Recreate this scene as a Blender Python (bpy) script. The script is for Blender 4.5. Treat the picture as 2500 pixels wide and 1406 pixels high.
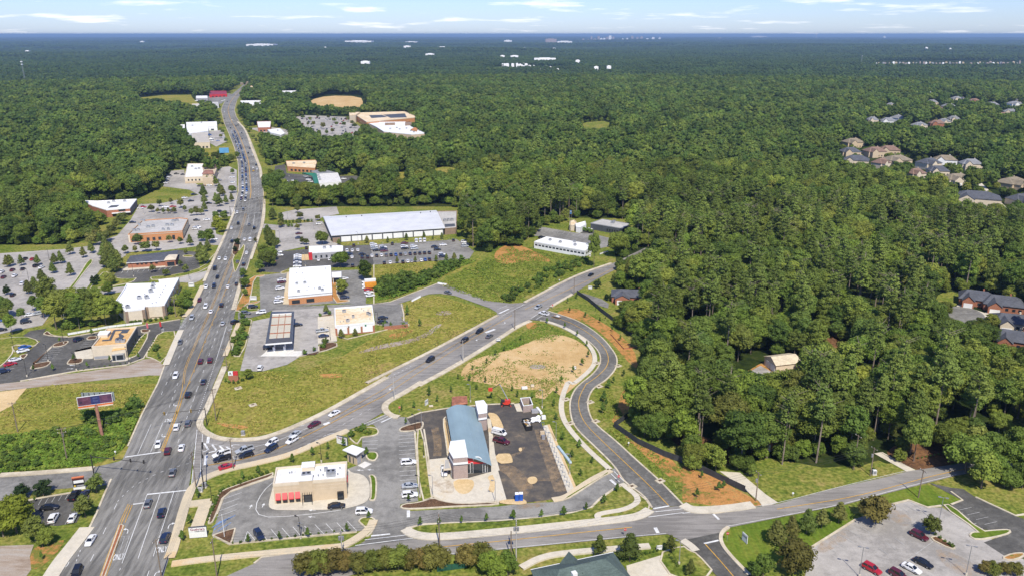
import bpy, math, random
import numpy as np
from mathutils import Vector, Matrix, noise as mnoise
from mathutils.geometry import tessellate_polygon
sc = bpy.context.scene
for o in list(bpy.data.objects): bpy.data.objects.remove(o)
R = math.radians
# ---------------------------------------------------------------- camera
W_, H_, F_ = 2500.0, 1406.0, 1950.0        # photograph size and focal length in its pixels
CAMH = 128.0                               # drone height above the ground, metres
PITCH = math.atan((703 - 84) / F_)
cam = bpy.data.cameras.new('camera'); cam.lens = 36 * F_ / W_; cam.sensor_width = 36
cam.clip_start = 1; cam.clip_end = 120000
camo = bpy.data.objects.new('camera', cam); sc.collection.objects.link(camo)
camo.location = (0, 0, CAMH); camo.rotation_euler = (math.pi/2 - PITCH, 0, 0)
sc.camera = camo
# ---------------------------------------------------------------- sky, sun, exposure
SUN_EL, SUN_AZ = R(51), math.atan2(.20, -.98)      # azimuth clockwise from +Y (the view direction)
SUNV = Vector((math.sin(SUN_AZ)*math.cos(SUN_EL), math.cos(SUN_AZ)*math.cos(SUN_EL), math.sin(SUN_EL)))
wd = bpy.data.worlds.new('World'); sc.world = wd; wd.use_nodes = True
nt = wd.node_tree; nt.nodes.clear()
def N(tree, t, **kw):
    n = tree.nodes.new(t)
    for k, v in kw.items(): setattr(n, k, v)
    return n
sky = N(nt, 'ShaderNodeTexSky', sky_type='NISHITA', sun_disc=False)
sky.sun_elevation = SUN_EL; sky.sun_rotation = SUN_AZ; sky.altitude = 100
sky.air_density = 1.0; sky.dust_density = 0.3; sky.ozone_density = 3.0
bg = N(nt, 'ShaderNodeBackground'); bg.inputs[1].default_value = 0.10
out = N(nt, 'ShaderNodeOutputWorld')
# thin fair-weather clouds: noise laid on a level cloud deck (direction / height), so they flatten towards the horizon
tc = N(nt, 'ShaderNodeTexCoord'); sep = N(nt, 'ShaderNodeSeparateXYZ'); nt.links.new(tc.outputs['Generated'], sep.inputs[0])
def MA(tree, op, a, b=None, clamp=False):
    n = N(tree, 'ShaderNodeMath', operation=op, use_clamp=clamp)
    for i, v in enumerate((a, b)):
        if v is None: continue
        if isinstance(v, (int, float)): n.inputs[i].default_value = v
        else: tree.links.new(v, n.inputs[i])
    return n.outputs[0]
zz = MA(nt, 'MAXIMUM', sep.outputs[2], 0.0)
zc = MA(nt, 'ADD', zz, 0.075)
comb = N(nt, 'ShaderNodeCombineXYZ')
nt.links.new(MA(nt, 'DIVIDE', sep.outputs[0], zc), comb.inputs[0]); nt.links.new(MA(nt, 'DIVIDE', sep.outputs[1], zc), comb.inputs[1])
nz = N(nt, 'ShaderNodeTexNoise'); nz.inputs['Scale'].default_value = 0.85; nz.inputs['Detail'].default_value = 7; nz.inputs['Roughness'].default_value = .58
nt.links.new(comb.outputs[0], nz.inputs['Vector'])
cr = N(nt, 'ShaderNodeValToRGB'); cr.color_ramp.elements[0].position = .55; cr.color_ramp.elements[1].position = .72
nt.links.new(nz.outputs['Fac'], cr.inputs[0])
hsv = N(nt, 'ShaderNodeHueSaturation'); hsv.inputs['Saturation'].default_value = 1.0; hsv.inputs['Value'].default_value = 1.0
tint = N(nt, 'ShaderNodeMixRGB', blend_type='MULTIPLY'); tint.inputs[0].default_value = 1; tint.inputs[2].default_value = (.66, .785, 1.19, 1)
nt.links.new(sky.outputs[0], tint.inputs[1])
mx = N(nt, 'ShaderNodeMixRGB'); mx.inputs[2].default_value = (11.0, 10.6, 10.4, 1)
nt.links.new(MA(nt, 'MULTIPLY', cr.outputs[0], .75), mx.inputs[0]); nt.links.new(tint.outputs[0], mx.inputs[1])
nt.links.new(mx.outputs[0], bg.inputs[0]); nt.links.new(bg.outputs[0], out.inputs[0])
sl = bpy.data.lights.new('sun', 'SUN'); sl.energy = 4.2; sl.angle = R(.53); sl.color = (1, .935, .81)
so = bpy.data.objects.new('sun', sl); sc.collection.objects.link(so); so.rotation_euler = (-SUNV).to_track_quat('-Z', 'Y').to_euler()
so.location = (0, -200, 400)
vs = sc.view_settings; vs.view_transform = 'Standard'; vs.look = 'None'; vs.exposure = 0.48; vs.gamma = 1
sc.cycles.use_denoising = True; sc.cycles.max_bounces = 6; sc.cycles.diffuse_bounces = 2; sc.cycles.glossy_bounces = 2
sc.cycles.transmission_bounces = 3; sc.cycles.transparent_max_bounces = 6; sc.cycles.volume_bounces = 0
sc.render.use_persistent_data = False
# ---------------------------------------------------------------- photograph pixel -> place
_FW = Vector((0, math.cos(PITCH), -math.sin(PITCH))); _UP = Vector((0, math.sin(PITCH), math.cos(PITCH)))
def g(px, py, z=0.0):
    d = _FW + Vector(((px-1250)/F_, 0, 0)) - _UP*((py-703)/F_)
    t = (z-CAMH)/d.z
    return Vector((d.x*t, d.y*t, z))
def proj(p):
    q = Vector(p) - Vector((0, 0, CAMH)); zc_ = q.dot(_FW)
    return 1250 + F_*q.x/zc_, 703 - F_*q.dot(_UP)/zc_, zc_
# enlarged views used while measuring: number -> (x0, y0, pixels per unit)
CR = {0: (0, 0, 1), 10: (400, 1040, .21617), 11: (940, 940, .21617), 12: (560, 620, .17635), 13: (0, 760, .17635), 14: (640, 480, .21617),
      15: (0, 560, .21617), 16: (0, 1100, .21766), 17: (400, 900, .21617), 18: (140, 930, .08), 19: (200, 360, .2), 20: (400, 170, .2),
      21: (1280, 540, .16), 22: (1960, 200, .22756)}
for i, (a, b) in enumerate([(0, 0), (834, 0), (1666, 0), (0, 468), (834, 468), (1666, 468), (0, 936), (834, 936), (1666, 936)]): CR[i+1] = (a, b, .33427)
def X(c, x, y): a, b, s = CR[c]; return (a + x*s, b + y*s)
def XS(c, s): return [X(c, *map(float, q.split(','))) for q in s.split()]
def G(c, s, z=0.0): return [g(x, y, z) for x, y in XS(c, s)]
# ---------------------------------------------------------------- tagging
COL = sc.collection; ORG = {}
def link(o): COL.objects.link(o); return o
def tag(o, label=None, cat=None, group=None, kind=None):
    if label: o['label'] = label
    if cat: o['category'] = cat
    if group: o['group'] = group
    if kind: o['kind'] = kind
    return o
def thing(name, label, cat, loc, rz=0, group=None):
    o = link(bpy.data.objects.new(name, None)); o.location = loc; o.rotation_euler = (0, 0, rz); o.empty_display_size = .5
    ORG[o] = Vector(loc); tag(o, label, cat, group); return o
def copy_tree(o, loc, rz, label=None, group=None, color=None, scale=None):
    r = link(o.copy()); r.location = loc; r.rotation_euler = (0, 0, rz)
    if scale: r.scale = scale if hasattr(scale, '__len__') else (scale,)*3
    if label: r['label'] = label
    if group: r['group'] = group
    if color: r.color = color
    for ch in o.children:
        c = link(ch.copy()); c.parent = r
        if color: c.color = color
        for q in ch.children:
            d = link(q.copy()); d.parent = c
            if color: d.color = color
    return r
class MB:
    def __init__(s): s.v = []; s.f = []; s.m = []
    def add(s, vs, fs, mi=0):
        b = len(s.v); s.v += [tuple(p) for p in vs]; s.f += [tuple(b+i for i in f) for f in fs]; s.m += [mi]*len(fs); return s
    def box(s, c, d, rz=0, mi=0, taper=1.0):
        ca, sa = math.cos(rz), math.sin(rz); vs = []
        for z in (-.5, .5):
            k = taper if z > 0 else 1
            for x, y in ((-.5, -.5), (.5, -.5), (.5, .5), (-.5, .5)):
                X_, Y_ = x*d[0]*k, y*d[1]*k
                vs.append((c[0]+X_*ca-Y_*sa, c[1]+X_*sa+Y_*ca, c[2]+z*d[2]))
        return s.add(vs, [(3, 2, 1, 0), (4, 5, 6, 7), (0, 1, 5, 4), (1, 2, 6, 5), (2, 3, 7, 6), (3, 0, 4, 7)], mi)
    def prism(s, pts, z0, z1, mi=0, cap=True, bot=False):
        p = [(q[0], q[1]) for q in pts]; n = len(p)
        if sum(p[i][0]*p[(i+1) % n][1]-p[(i+1) % n][0]*p[i][1] for i in range(n)) < 0: p.reverse()
        vs = [(x, y, z0) for x, y in p] + [(x, y, z1) for x, y in p]
        fs = [(i, (i+1) % n, n+(i+1) % n, n+i) for i in range(n)]
        if cap or bot:
            tr = tessellate_polygon([[Vector((x, y, 0)) for x, y in p]])
            for t in tr:
                a, b, c = t
                cr_ = (p[b][0]-p[a][0])*(p[c][1]-p[a][1])-(p[b][1]-p[a][1])*(p[c][0]-p[a][0])
                if cr_ < 0: b, c = c, b
                if cap: fs.append((n+a, n+b, n+c))
                if bot: fs.append((a, c, b))
        return s.add(vs, fs, mi)
    def sheet(s, pts, z, mi=0):
        p = [(q[0], q[1]) for q in pts]; fs = []
        for a, b, c in tessellate_polygon([[Vector((x, y, 0)) for x, y in p]]):
            if (p[b][0]-p[a][0])*(p[c][1]-p[a][1])-(p[b][1]-p[a][1])*(p[c][0]-p[a][0]) < 0: b, c = c, b
            fs.append((a, b, c))
        return s.add([(x, y, z) for x, y in p], fs, mi)
    def tube(s, a, b, r0, r1=None, n=6, mi=0, cap=True):
        a, b = Vector(a), Vector(b); r1 = r0 if r1 is None else r1
        d = (b-a).normalized(); u = d.orthogonal().normalized(); w = d.cross(u); vs = []
        for p, r in ((a, r0), (b, r1)):
            for i in range(n):
                t = 2*math.pi*i/n; vs.append(p + (u*math.cos(t)+w*math.sin(t))*r)
        fs = [(i, (i+1) % n, n+(i+1) % n, n+i) for i in range(n)]
        if cap: fs += [tuple(range(n-1, -1, -1)), tuple(range(n, 2*n))]
        return s.add(vs, fs, mi)
    def quad(s, a, b, c, d, mi=0): return s.add([a, b, c, d], [(0, 1, 2, 3)], mi)
    def mesh(s, name, mats, smooth=False, org=None):
        me = bpy.data.meshes.new(name); o = org or Vector((0, 0, 0))
        me.from_pydata([(x-o[0], y-o[1], z-o[2]) for x, y, z in s.v], [], s.f)
        for m in (mats if isinstance(mats, (list, tuple)) else [mats]): me.materials.append(m)
        if any(s.m): me.polygons.foreach_set('material_index', s.m)
        if smooth: me.polygons.foreach_set('use_smooth', [True]*len(s.f))
        me.update(); return me
    def build(s, name, mats, parent=None, base=None, smooth=False):
        if parent is not None: org = ORG[parent]
        elif base is not None: org = Vector(base)
        else: org = Vector((0, 0, 0))
        o = link(bpy.data.objects.new(name, s.mesh(name, mats, smooth, org)))
        ORG[o] = org
        if parent is not None: o.parent = parent
        else: o.location = org
        return o
def font_mesh(cu):
    o = bpy.data.objects.new('lettering', cu); COL.objects.link(o); dg = bpy.context.evaluated_depsgraph_get(); me = bpy.data.meshes.new_from_object(o.evaluated_get(dg)); me.name = 'lettering'; bpy.data.objects.remove(o); return me
def struct(name, mb, mat, parent=None):
    o = mb.build(name, mat, parent)
    if parent is None: o['kind'] = 'structure'
    return o
def chaikin(p, n=2, closed=True):
    p = [Vector((q[0], q[1], 0)) for q in p]
    for _ in range(n):
        q = []; m = len(p)
        if not closed: q.append(p[0])
        for i in range(m if closed else m-1):
            a, b = p[i], p[(i+1) % m]; q += [a*.75+b*.25, a*.25+b*.75]
        if not closed: q.append(p[-1])
        p = q
    return p
def inset(p, d):
    n = len(p); q = [Vector((v[0], v[1], 0)) for v in p]
    ar = sum(q[i].x*q[(i+1) % n].y-q[(i+1) % n].x*q[i].y for i in range(n)); sg = 1 if ar > 0 else -1; r = []
    for i in range(n):
        e0 = (q[i]-q[i-1]); e1 = (q[(i+1) % n]-q[i])
        if e0.length < 1e-6 or e1.length < 1e-6: r.append(q[i].copy()); continue
        e0.normalize(); e1.normalize()
        n0 = Vector((-e0.y, e0.x, 0))*sg; n1 = Vector((-e1.y, e1.x, 0))*sg; b = n0+n1
        if b.length < .3: b = n0.copy()
        b.normalize(); k = 1/max(.45, b.dot(n0)); r.append(q[i]+b*d*k)
    return r
def ribbon(p, w, closed=False, off=0.0):
    """left and right offset lines of a path"""
    q = [Vector((v[0], v[1], 0)) for v in p]; n = len(q); L = []; Rr = []
    for i in range(n):
        a = q[i-1] if (i > 0 or closed) else q[i]; b = q[(i+1) % n] if (i < n-1 or closed) else q[i]
        t = (b-a).normalized(); m = Vector((-t.y, t.x, 0)); L.append(q[i]+m*(off+w/2)); Rr.append(q[i]+m*(off-w/2))
    return L, Rr
def strip(mb, p, w, z, closed=False, off=0.0, h=0.0, mi=0):
    L, Rr = ribbon(p, w, closed, off); n = len(L)
    vs = [(v.x, v.y, z+h) for v in L]+[(v.x, v.y, z+h) for v in Rr]; fs = []
    rg = range(n if closed else n-1)
    for i in rg: j = (i+1) % n; fs.append((n+i, n+j, j, i))
    if h > 0:
        vs += [(v.x, v.y, z) for v in L]+[(v.x, v.y, z) for v in Rr]
        for i in rg: j = (i+1) % n; fs += [(i, j, 2*n+j, 2*n+i), (n+j, n+i, 3*n+i, 3*n+j)]
    mb.add(vs, fs, mi); return mb
def dash(p, on, off_):
    q = [Vector((v[0], v[1], 0)) for v in p]; segs = []; cur = [q[0]]; left = on; draw = True
    for i in range(len(q)-1):
        a, b = q[i], q[i+1]
        while True:
            L = (b-a).length
            if L <= left:
                left -= L
                if draw: cur.append(b)
                break
            m = a+(b-a)*(left/L)
            if draw: cur.append(m); segs.append(cur)
            draw = not draw; left = on if draw else off_; cur = [m]; a = m
    return segs
def inpoly(x, y, p):
    c = False; j = len(p)-1
    for i in range(len(p)):
        if (p[i][1] > y) != (p[j][1] > y) and x < (p[j][0]-p[i][0])*(y-p[i][1])/(p[j][1]-p[i][1])+p[i][0]: c = not c
        j = i
    return c
def hz(x, y):
    """rolling country far off; level where the road and lots are"""
    d = math.hypot(x, y); k = min(1, max(0, (d-2300)/4000)); k = k*k*(3-2*k)
    if k <= 0: return 0.0
    return k*(mnoise.noise(Vector((x/2600, y/1500, 1.3)))*34 + mnoise.noise(Vector((x/800, y/520, 7.7)))*12)
# ---------------------------------------------------------------- materials
def _new(name):
    m = bpy.data.materials.new(name); m.use_nodes = True; t = m.node_tree; t.nodes.clear()
    o = N(t, 'ShaderNodeOutputMaterial'); b = N(t, 'ShaderNodeBsdfPrincipled'); t.links.new(b.outputs[0], o.inputs[0])
    return m, t, b
def c4(c): return (*c, 1) if len(c) == 3 else c
def surf(name, ramp, s1=.05, s2=1.2, mixf=.35, rough=.9, bump=0.0, bscale=3.0, spec=.25, stretch=None, s3=None, amp3=.25, fine=None, fine_amp=.18, metal=0):
    """two-scale noise through a colour ramp, optional streaks and fine grain"""
    m, t, b = _new(name); tc = N(t, 'ShaderNodeTexCoord'); src = tc.outputs['Object']
    n1 = N(t, 'ShaderNodeTexNoise'); n1.inputs['Scale'].default_value = s1; n1.inputs['Detail'].default_value = 5; n1.inputs['Roughness'].default_value = .6
    n2 = N(t, 'ShaderNodeTexNoise'); n2.inputs['Scale'].default_value = s2; n2.inputs['Detail'].default_value = 4; n2.inputs['Roughness'].default_value = .65
    v = src
    if stretch:
        mp = N(t, 'ShaderNodeMapping'); mp.inputs['Scale'].default_value = stretch[:3]
        if len(stretch) > 3: mp.inputs['Rotation'].default_value = (0, 0, stretch[3])
        t.links.new(src, mp.inputs[0]); v = mp.outputs[0]
    t.links.new(src, n1.inputs['Vector']); t.links.new(v, n2.inputs['Vector'])
    mxn = N(t, 'ShaderNodeMixRGB'); mxn.inputs[0].default_value = mixf
    t.links.new(n1.outputs['Fac'], mxn.inputs[1]); t.links.new(n2.outputs['Fac'], mxn.inputs[2])
    rp = N(t, 'ShaderNodeValToRGB'); el = rp.color_ramp.elements
    while len(el) < len(ramp): el.new(.5)
    for e, (p, c) in zip(el, ramp): e.position = p; e.color = c4(c)
    wid = N(t, 'ShaderNodeMapRange'); wid.inputs[1].default_value = .34; wid.inputs[2].default_value = .66; wid.inputs[3].default_value = .12; wid.inputs[4].default_value = .88; t.links.new(mxn.outputs[0], wid.inputs[0])
    t.links.new(wid.outputs[0], rp.inputs[0]); col = rp.outputs[0]
    if fine:
        n3 = N(t, 'ShaderNodeTexNoise'); n3.inputs['Scale'].default_value = fine; n3.inputs['Detail'].default_value = 3
        t.links.new(src, n3.inputs['Vector'])
        mr = N(t, 'ShaderNodeMapRange'); mr.inputs[1].default_value = .3; mr.inputs[2].default_value = .7; mr.inputs[3].default_value = 1-fine_amp; mr.inputs[4].default_value = 1+fine_amp
        t.links.new(n3.outputs['Fac'], mr.inputs[0])
        mm = N(t, 'ShaderNodeVectorMath', operation='SCALE'); t.links.new(col, mm.inputs[0]); t.links.new(mr.outputs[0], mm.inputs['Scale']); col = mm.outputs[0]
    t.links.new(col, b.inputs['Base Color']); b.inputs['Roughness'].default_value = rough; b.inputs['Specular IOR Level'].default_value = spec; b.inputs['Metallic'].default_value = metal
    if bump > 0:
        bn = N(t, 'ShaderNodeTexNoise'); bn.inputs['Scale'].default_value = bscale; bn.inputs['Detail'].default_value = 4
        t.links.new(src, bn.inputs['Vector']); bp = N(t, 'ShaderNodeBump'); bp.inputs['Strength'].default_value = min(1, bump); bp.inputs['Distance'].default_value = bump*.5
        t.links.new(bn.outputs['Fac'], bp.inputs['Height']); t.links.new(bp.outputs[0], b.inputs['Normal'])
    return m
def plain(name, c, rough=.6, spec=.4, metal=0, var=.12, s=.8):
    k0, k1 = 1-var, 1+var
    return surf(name, [(.3, tuple(x*k0 for x in c)), (.7, tuple(min(1, x*k1) for x in c))], s*.25, s, .5, rough, spec=spec, metal=metal)
def glassy(name, c, rough=.12):
    m, t, b = _new(name); b.inputs['Base Color'].default_value = c4(c); b.inputs['Roughness'].default_value = rough; b.inputs['Specular IOR Level'].default_value = .7; return m
# ================================================================ ground materials
def gray(v, w=1.0): return (v*1.30*w, v*1.25, v*1.13)
m_road = surf('road_asphalt', [(.34, gray(.105)), (.5, gray(.15)), (.68, gray(.185))], .035, .5, .45, .92, .02, 6, fine=4, fine_amp=.12, stretch=(1.6, .10, 1, R(-14)))
m_road2 = surf('hill_road_asphalt', [(.34, gray(.13, 1.03)), (.5, gray(.17, 1.03)), (.68, gray(.205, 1.03))], .035, .6, .45, .92, .02, 6, fine=4, fine_amp=.1, stretch=(.14, 1.4, 1, R(-32)))
m_light = surf('old_lot_asphalt', [(.32, gray(.19, 1.03)), (.5, gray(.255, 1.03)), (.7, gray(.30, 1.03))], .03, .35, .4, .93, .02, 5, fine=3, fine_amp=.1)
m_mid = surf('grey_lot_asphalt', [(.3, gray(.11)), (.5, gray(.155)), (.7, gray(.2))], .04, .4, .4, .93, .02, 5, fine=3, fine_amp=.12)
m_dark = surf('dark_lot_asphalt', [(.3, gray(.052)), (.5, gray(.07)), (.72, gray(.10))], .04, .5, .4, .9, .02, 5, fine=3, fine_amp=.15)
m_new = surf('fresh_asphalt_dusted_with_clay', [(.2, (.058, .054, .052)), (.45, (.075, .068, .062)), (.66, (.115, .098, .078)), (.82, (.20, .155, .105)), (.95, (.33, .24, .15))], .045, .22, .5, .9, .02, 5, fine=3, fine_amp=.15)
m_conc = surf('pale_concrete', [(.2, (.46, .415, .33)), (.6, (.57, .52, .42)), (.85, (.53, .45, .32))], .06, .5, .5, .9, fine=2.5, fine_amp=.06)
m_kerb = surf('kerb_concrete', [(.3, (.42, .36, .26)), (.7, (.58, .515, .39))], .05, .4, .5, .9, fine=3, fine_amp=.1)
m_walk = surf('clay_stained_concrete', [(.25, (.48, .41, .29)), (.55, (.56, .47, .325)), (.8, (.56, .41, .23))], .05, .5, .4, .9, fine=2.5, fine_amp=.08)
m_white = plain('white_concrete', (.62, .60, .55), .85, var=.08)
m_lawn = surf('lawn_grass', [(.22, (.085, .125, .020)), (.42, (.135, .165, .030)), (.60, (.195, .195, .045)), (.80, (.25, .205, .070))], .045, .45, .45, 1, .25, 5, 0, fine=.9, fine_amp=.34)
m_field = surf('dry_field_grass', [(.15, (.10, .13, .02)), (.36, (.17, .18, .032)), (.55, (.235, .215, .047)), (.72, (.27, .215, .065)), (.90, (.34, .225, .10))], .028, .33, .42, 1, .3, 3, 0, fine=.6, fine_amp=.36)
m_weed = surf('weedy_grass', [(.2, (.06, .095, .016)), (.42, (.115, .15, .024)), (.62, (.185, .195, .04)), (.82, (.25, .21, .065))], .04, .3, .5, 1, .5, 2.5, 0, fine=.7, fine_amp=.42)
m_green = surf('mown_lawn', [(.2, (.075, .125, .016)), (.5, (.115, .165, .022)), (.8, (.17, .19, .034))], .06, .6, .45, 1, .2, 5, 0, fine=1.0, fine_amp=.24, stretch=(1.2, .12, 1, R(28)))
m_dirt = surf('tan_graded_dirt', [(.06, (.20, .19, .05)), (.16, (.40, .26, .11)), (.5, (.50, .345, .165)), (.8, (.56, .41, .225))], .04, .35, .4, 1, .15, 3, 0, fine=2, fine_amp=.15)
m_clay = surf('red_clay', [(.3, (.16, .16, .035)), (.42, (.34, .175, .06)), (.6, (.45, .22, .075)), (.75, (.33, .22, .08))], .07, .5, .5, 1, .2, 3, 0, fine=2.5, fine_amp=.2)
m_sand = surf('sandy_fill', [(.3, (.50, .36, .18)), (.7, (.60, .45, .25))], .15, 1, .5, 1, fine=3, fine_amp=.12)
m_mulch = surf('bark_mulch', [(.3, (.075, .045, .028)), (.7, (.15, .09, .055))], .3, 2.5, .5, 1, .2, 4, 0, fine=5, fine_amp=.3)
m_gravel = surf('pinkish_gravel', [(.3, (.25, .19, .14)), (.5, (.33, .27, .215)), (.7, (.36, .32, .28))], .05, .6, .5, 1, .05, 6, 0, fine=3, fine_amp=.12, stretch=(.2, 1, 1, R(3)))
m_pineneedle = surf('pine_straw_soil', [(.3, (.09, .05, .028)), (.55, (.17, .09, .045)), (.7, (.22, .115, .055)), (.8, (.10, .11, .03))], .06, .7, .5, 1, .3, 3, 0, fine=3, fine_amp=.25)
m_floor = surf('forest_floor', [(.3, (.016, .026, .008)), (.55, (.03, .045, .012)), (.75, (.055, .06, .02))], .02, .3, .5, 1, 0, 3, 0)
m_paintw = plain('white_road_paint', (.62, .62, .60), .7, var=.14, s=1.5)
m_painty = plain('yellow_road_paint', (.52, .30, .055), .7, var=.16, s=1.5)
m_paintb = plain('blue_road_paint', (.16, .24, .40), .8, var=.25, s=2)
m_paintf = plain('worn_white_paint', (.40, .40, .385), .8, var=.2, s=2)
m_wear = plain('brick_paving_red', (.28, .105, .045), .9, var=.25, s=4)
# ================================================================ the ground sheet: one mesh to the horizon
def ground_sheet():
    mb = MB(); rs = [0, 60, 150, 300, 600, 1000, 1500, 2000, 2300]
    r = 2300
    while r < 70000: r *= 1.075; rs.append(r)
    na = 150; vs = []
    for r in rs[1:]:
        for i in range(na):
            a = 2*math.pi*i/na; x, y = r*math.sin(a), r*math.cos(a)
            vs.append((x, y, hz(x, y)-.05 - (0 if r < 40000 else (r-40000)*.0006)))
    fs = []
    nr = len(rs)-1
    for k in range(nr-1):
        for i in range(na):
            j = (i+1) % na; fs.append((k*na+i, (k+1)*na+i, (k+1)*na+j, k*na+j))
    vs.append((0, 0, -.05)); c = len(vs)-1
    for i in range(na): fs.append((c, i, (i+1) % na))
    # orient upwards
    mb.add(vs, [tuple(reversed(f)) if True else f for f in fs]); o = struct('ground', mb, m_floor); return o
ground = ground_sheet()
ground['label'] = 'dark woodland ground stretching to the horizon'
# ================================================================ sheets laid on it (each its own level)
_lv = {}; PAVED = []; FOOT = []
def sheet(name, mat, pts, lv, smooth=0, kind='structure'):
    if smooth: pts = chaikin(pts, smooth)
    k = _lv.get(lv, 0); _lv[lv] = k+1
    if lv >= .06: PAVED.append(pts)
    o = struct(name, MB().sheet(pts, lv + k*.003), mat); return o
Z0, Z1, Z2, Z3 = .0, .06, .16, .20       # open ground, paving, roads, overlays
LAWN = XS(0, '-500,1700 -500,602 170,597 215,585 250,540 330,490 400,455 440,390 470,330 450,300 540,262 520,238 560,206 603,190 622,190 640,215 600,250 640,285 860,285 1050,272 1062,340 900,345 640,345 660,390 900,392 905,455 700,480 690,505 1130,505 1160,600 1290,560 1310,530 1560,535 1500,610 1512,690 1640,850 1570,1040 1860,1150 2340,1120 3000,1080 3000,1700')
sheet('grass_verge', m_lawn, [g(*q) for q in LAWN], Z0)
# fields
sheet('grass_field', m_field, G(0, '531,940 505,1040 530,1062 600,1069 660,1056 780,1006 940,921 1065,851 1214,771 1190,755 1060,720 985,740 975,790 900,830 835,870 740,905 640,905 560,930'), Z0+.012)
sheet('weedy_field', m_weed, G(0, '1075,697 1190,737 1280,738 1400,674 1487,648 1460,632 1310,596 1230,585 1150,645 1100,660'), Z0+.012)
sheet('weedy_field', m_field, G(14, '1250,780 1900,730 2300,720 2450,700 2400,800 1900,950 1290,1180 1270,960'), Z0+.012)
sheet('grass_field', m_field, G(7, '0,215 190,40 400,0 1158,0 905,540 690,622 0,664'), Z0+.012)
sheet('weedy_bank', m_weed, G(7, '0,390 440,335 600,300 640,230 1040,190 990,300 905,500 690,600 0,655'), Z0+.03, 1)
sheet('graded_site', m_dirt, G(0, '1120,912 1150,876 1240,856 1290,836 1345,812 1405,826 1442,856 1450,885 1436,914 1402,944 1360,980 1300,968 1200,956 1140,938'), Z0+.03, 2)
sheet('gravel_pile_patch', m_gravel, G(5, '1365,1275 1400,1258 1470,1262 1500,1278 1470,1292 1390,1294'), Z0+.05, 2)
sheet('clay_bank', m_clay, G(5, '1110,490 1130,425 1240,375 1330,400 1500,480 1540,520 1400,500 1240,530 1150,525'), Z0+.03, 2)
sheet('clay_bank', m_clay, G(0, '1352,765 1400,748 1450,775 1500,805 1548,850 1560,905 1530,880 1498,840 1440,790 1380,775'), Z0+.03, 1)
sheet('clay_bank', m_clay, G(9, '0,600 230,680 450,800 600,885 520,895 300,900 60,868 0,860'), Z0+.03)
sheet('clay_bank', m_clay, G(8, '2040,340 2200,440 2490,600 2490,760 2300,600 2100,420'), Z0+.03, 1)
sheet('clay_bank', m_clay, G(8, '1960,290 2050,270 2140,180 2110,60 2050,40 2010,200'), Z0+.034, 1)
sheet('pine_straw_bed', m_pineneedle, G(9, '1470,520 1640,600 1740,640 2000,580 2060,520 2000,440 1800,420 1560,440'), Z0+.03, 1)
sheet('pine_straw_bed', m_pineneedle, G(0, '1620,1075 1780,1140 1830,1120 1760,1080 1680,1050'), Z0+.03, 1)
sheet('yard_lawn', m_lawn, G(9, '440,630 580,540 760,560 1050,620 1240,620 1430,560 1640,640 1440,695 1100,775 700,868 560,760'), Z0+.04)
sheet('mown_lawn', m_green, G(9, '335,1050 740,975 1200,885 1275,985 940,1195 640,1330 500,1406 390,1330 290,1210 268,1110'), Z0+.04)
sheet('mown_lawn', m_green, G(9, '1280,870 1450,815 1740,742 1800,740 1960,790 2040,850 1960,885 1890,890 1790,905 1640,850 1530,880'), Z0+.04)
sheet('grass_patch', m_lawn, G(9, '2100,800 2500,850 2500,955 2430,965 2140,830'), Z0+.045)
sheet('yard_lawn', m_lawn, G(9, '2300,400 2500,380 2500,150 2420,130 2330,280'), Z0+.045)
sheet('dirt_strip', m_clay, G(16, '390,1060 500,1090 640,1010 740,1000 610,1180 420,1330 340,1320 330,1200'), Z0+.03, 1)
sheet('gravel_yard', m_gravel, G(16, '-400,1080 380,1052 335,1180 350,1330 285,1420 -400,1420'), Z1)
sheet('gravel_track', m_gravel, G(13, '-900,1080 0,1000 400,958 1000,868 2085,790 2055,885 1400,950 370,1062 0,1102 -900,1200'), Z1)
sheet('dirt_strip', m_gravel, G(13, '300,920 1060,850 1780,745 2000,660 2120,650 2270,745 2215,885 2055,882 2085,790 1000,866 400,955'), Z0+.03)
sheet('sandy_pad', m_sand, G(13, '-400,1150 0,1110 370,1062 170,1300 -60,1420 -400,1420'), Z1)
sheet('dirt_lot', m_dirt, G(20, '1770,380 2000,320 2400,330 2440,420 2380,490 2000,470 1800,440'), Z0+.05, 1)
sheet('dirt_field', m_field, G(20, '-340,350 0,315 330,310 350,350 430,420 300,450 150,400 -300,400'), Z0+.05)
sheet('dirt_field', m_field, G(20, '470,960 860,930 880,1010 640,1100 480,1100'), Z0+.05)
for c, s, m in [(5, '80,1190 250,1120 470,1085 600,1040 690,975 740,960 700,1005 620,1062 480,1112 260,1152', m_gravel), (5, '670,890 760,860 820,890 740,905', m_gravel), (5, '330,1050 420,1020 540,1000 480,1050 380,1080', m_clay), (17, '560,600 760,620 980,650 900,680 700,660', m_clay), (17, '1700,60 2000,50 2050,90 1850,110', m_clay), (5, '1340,960 1420,950 1440,990 1360,1010', m_clay), (8, '700,60 780,70 800,140 720,165 690,120', m_sand), (5, '880,640 1080,620 1040,660 900,680', m_field), (5, '1190,600 1420,570 1440,600 1230,640', m_field)]:
    sheet('bare_patch', m, chaikin(G(c, s), 2), Z0+.052)
def drape(name, mat, pts, up=1.5):
    mb = MB(); mb.sheet(pts, 0); mb.v = [(x, y, hz(x, y)+up) for x, y, z in mb.v]; return struct(name, mb, mat)
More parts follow.
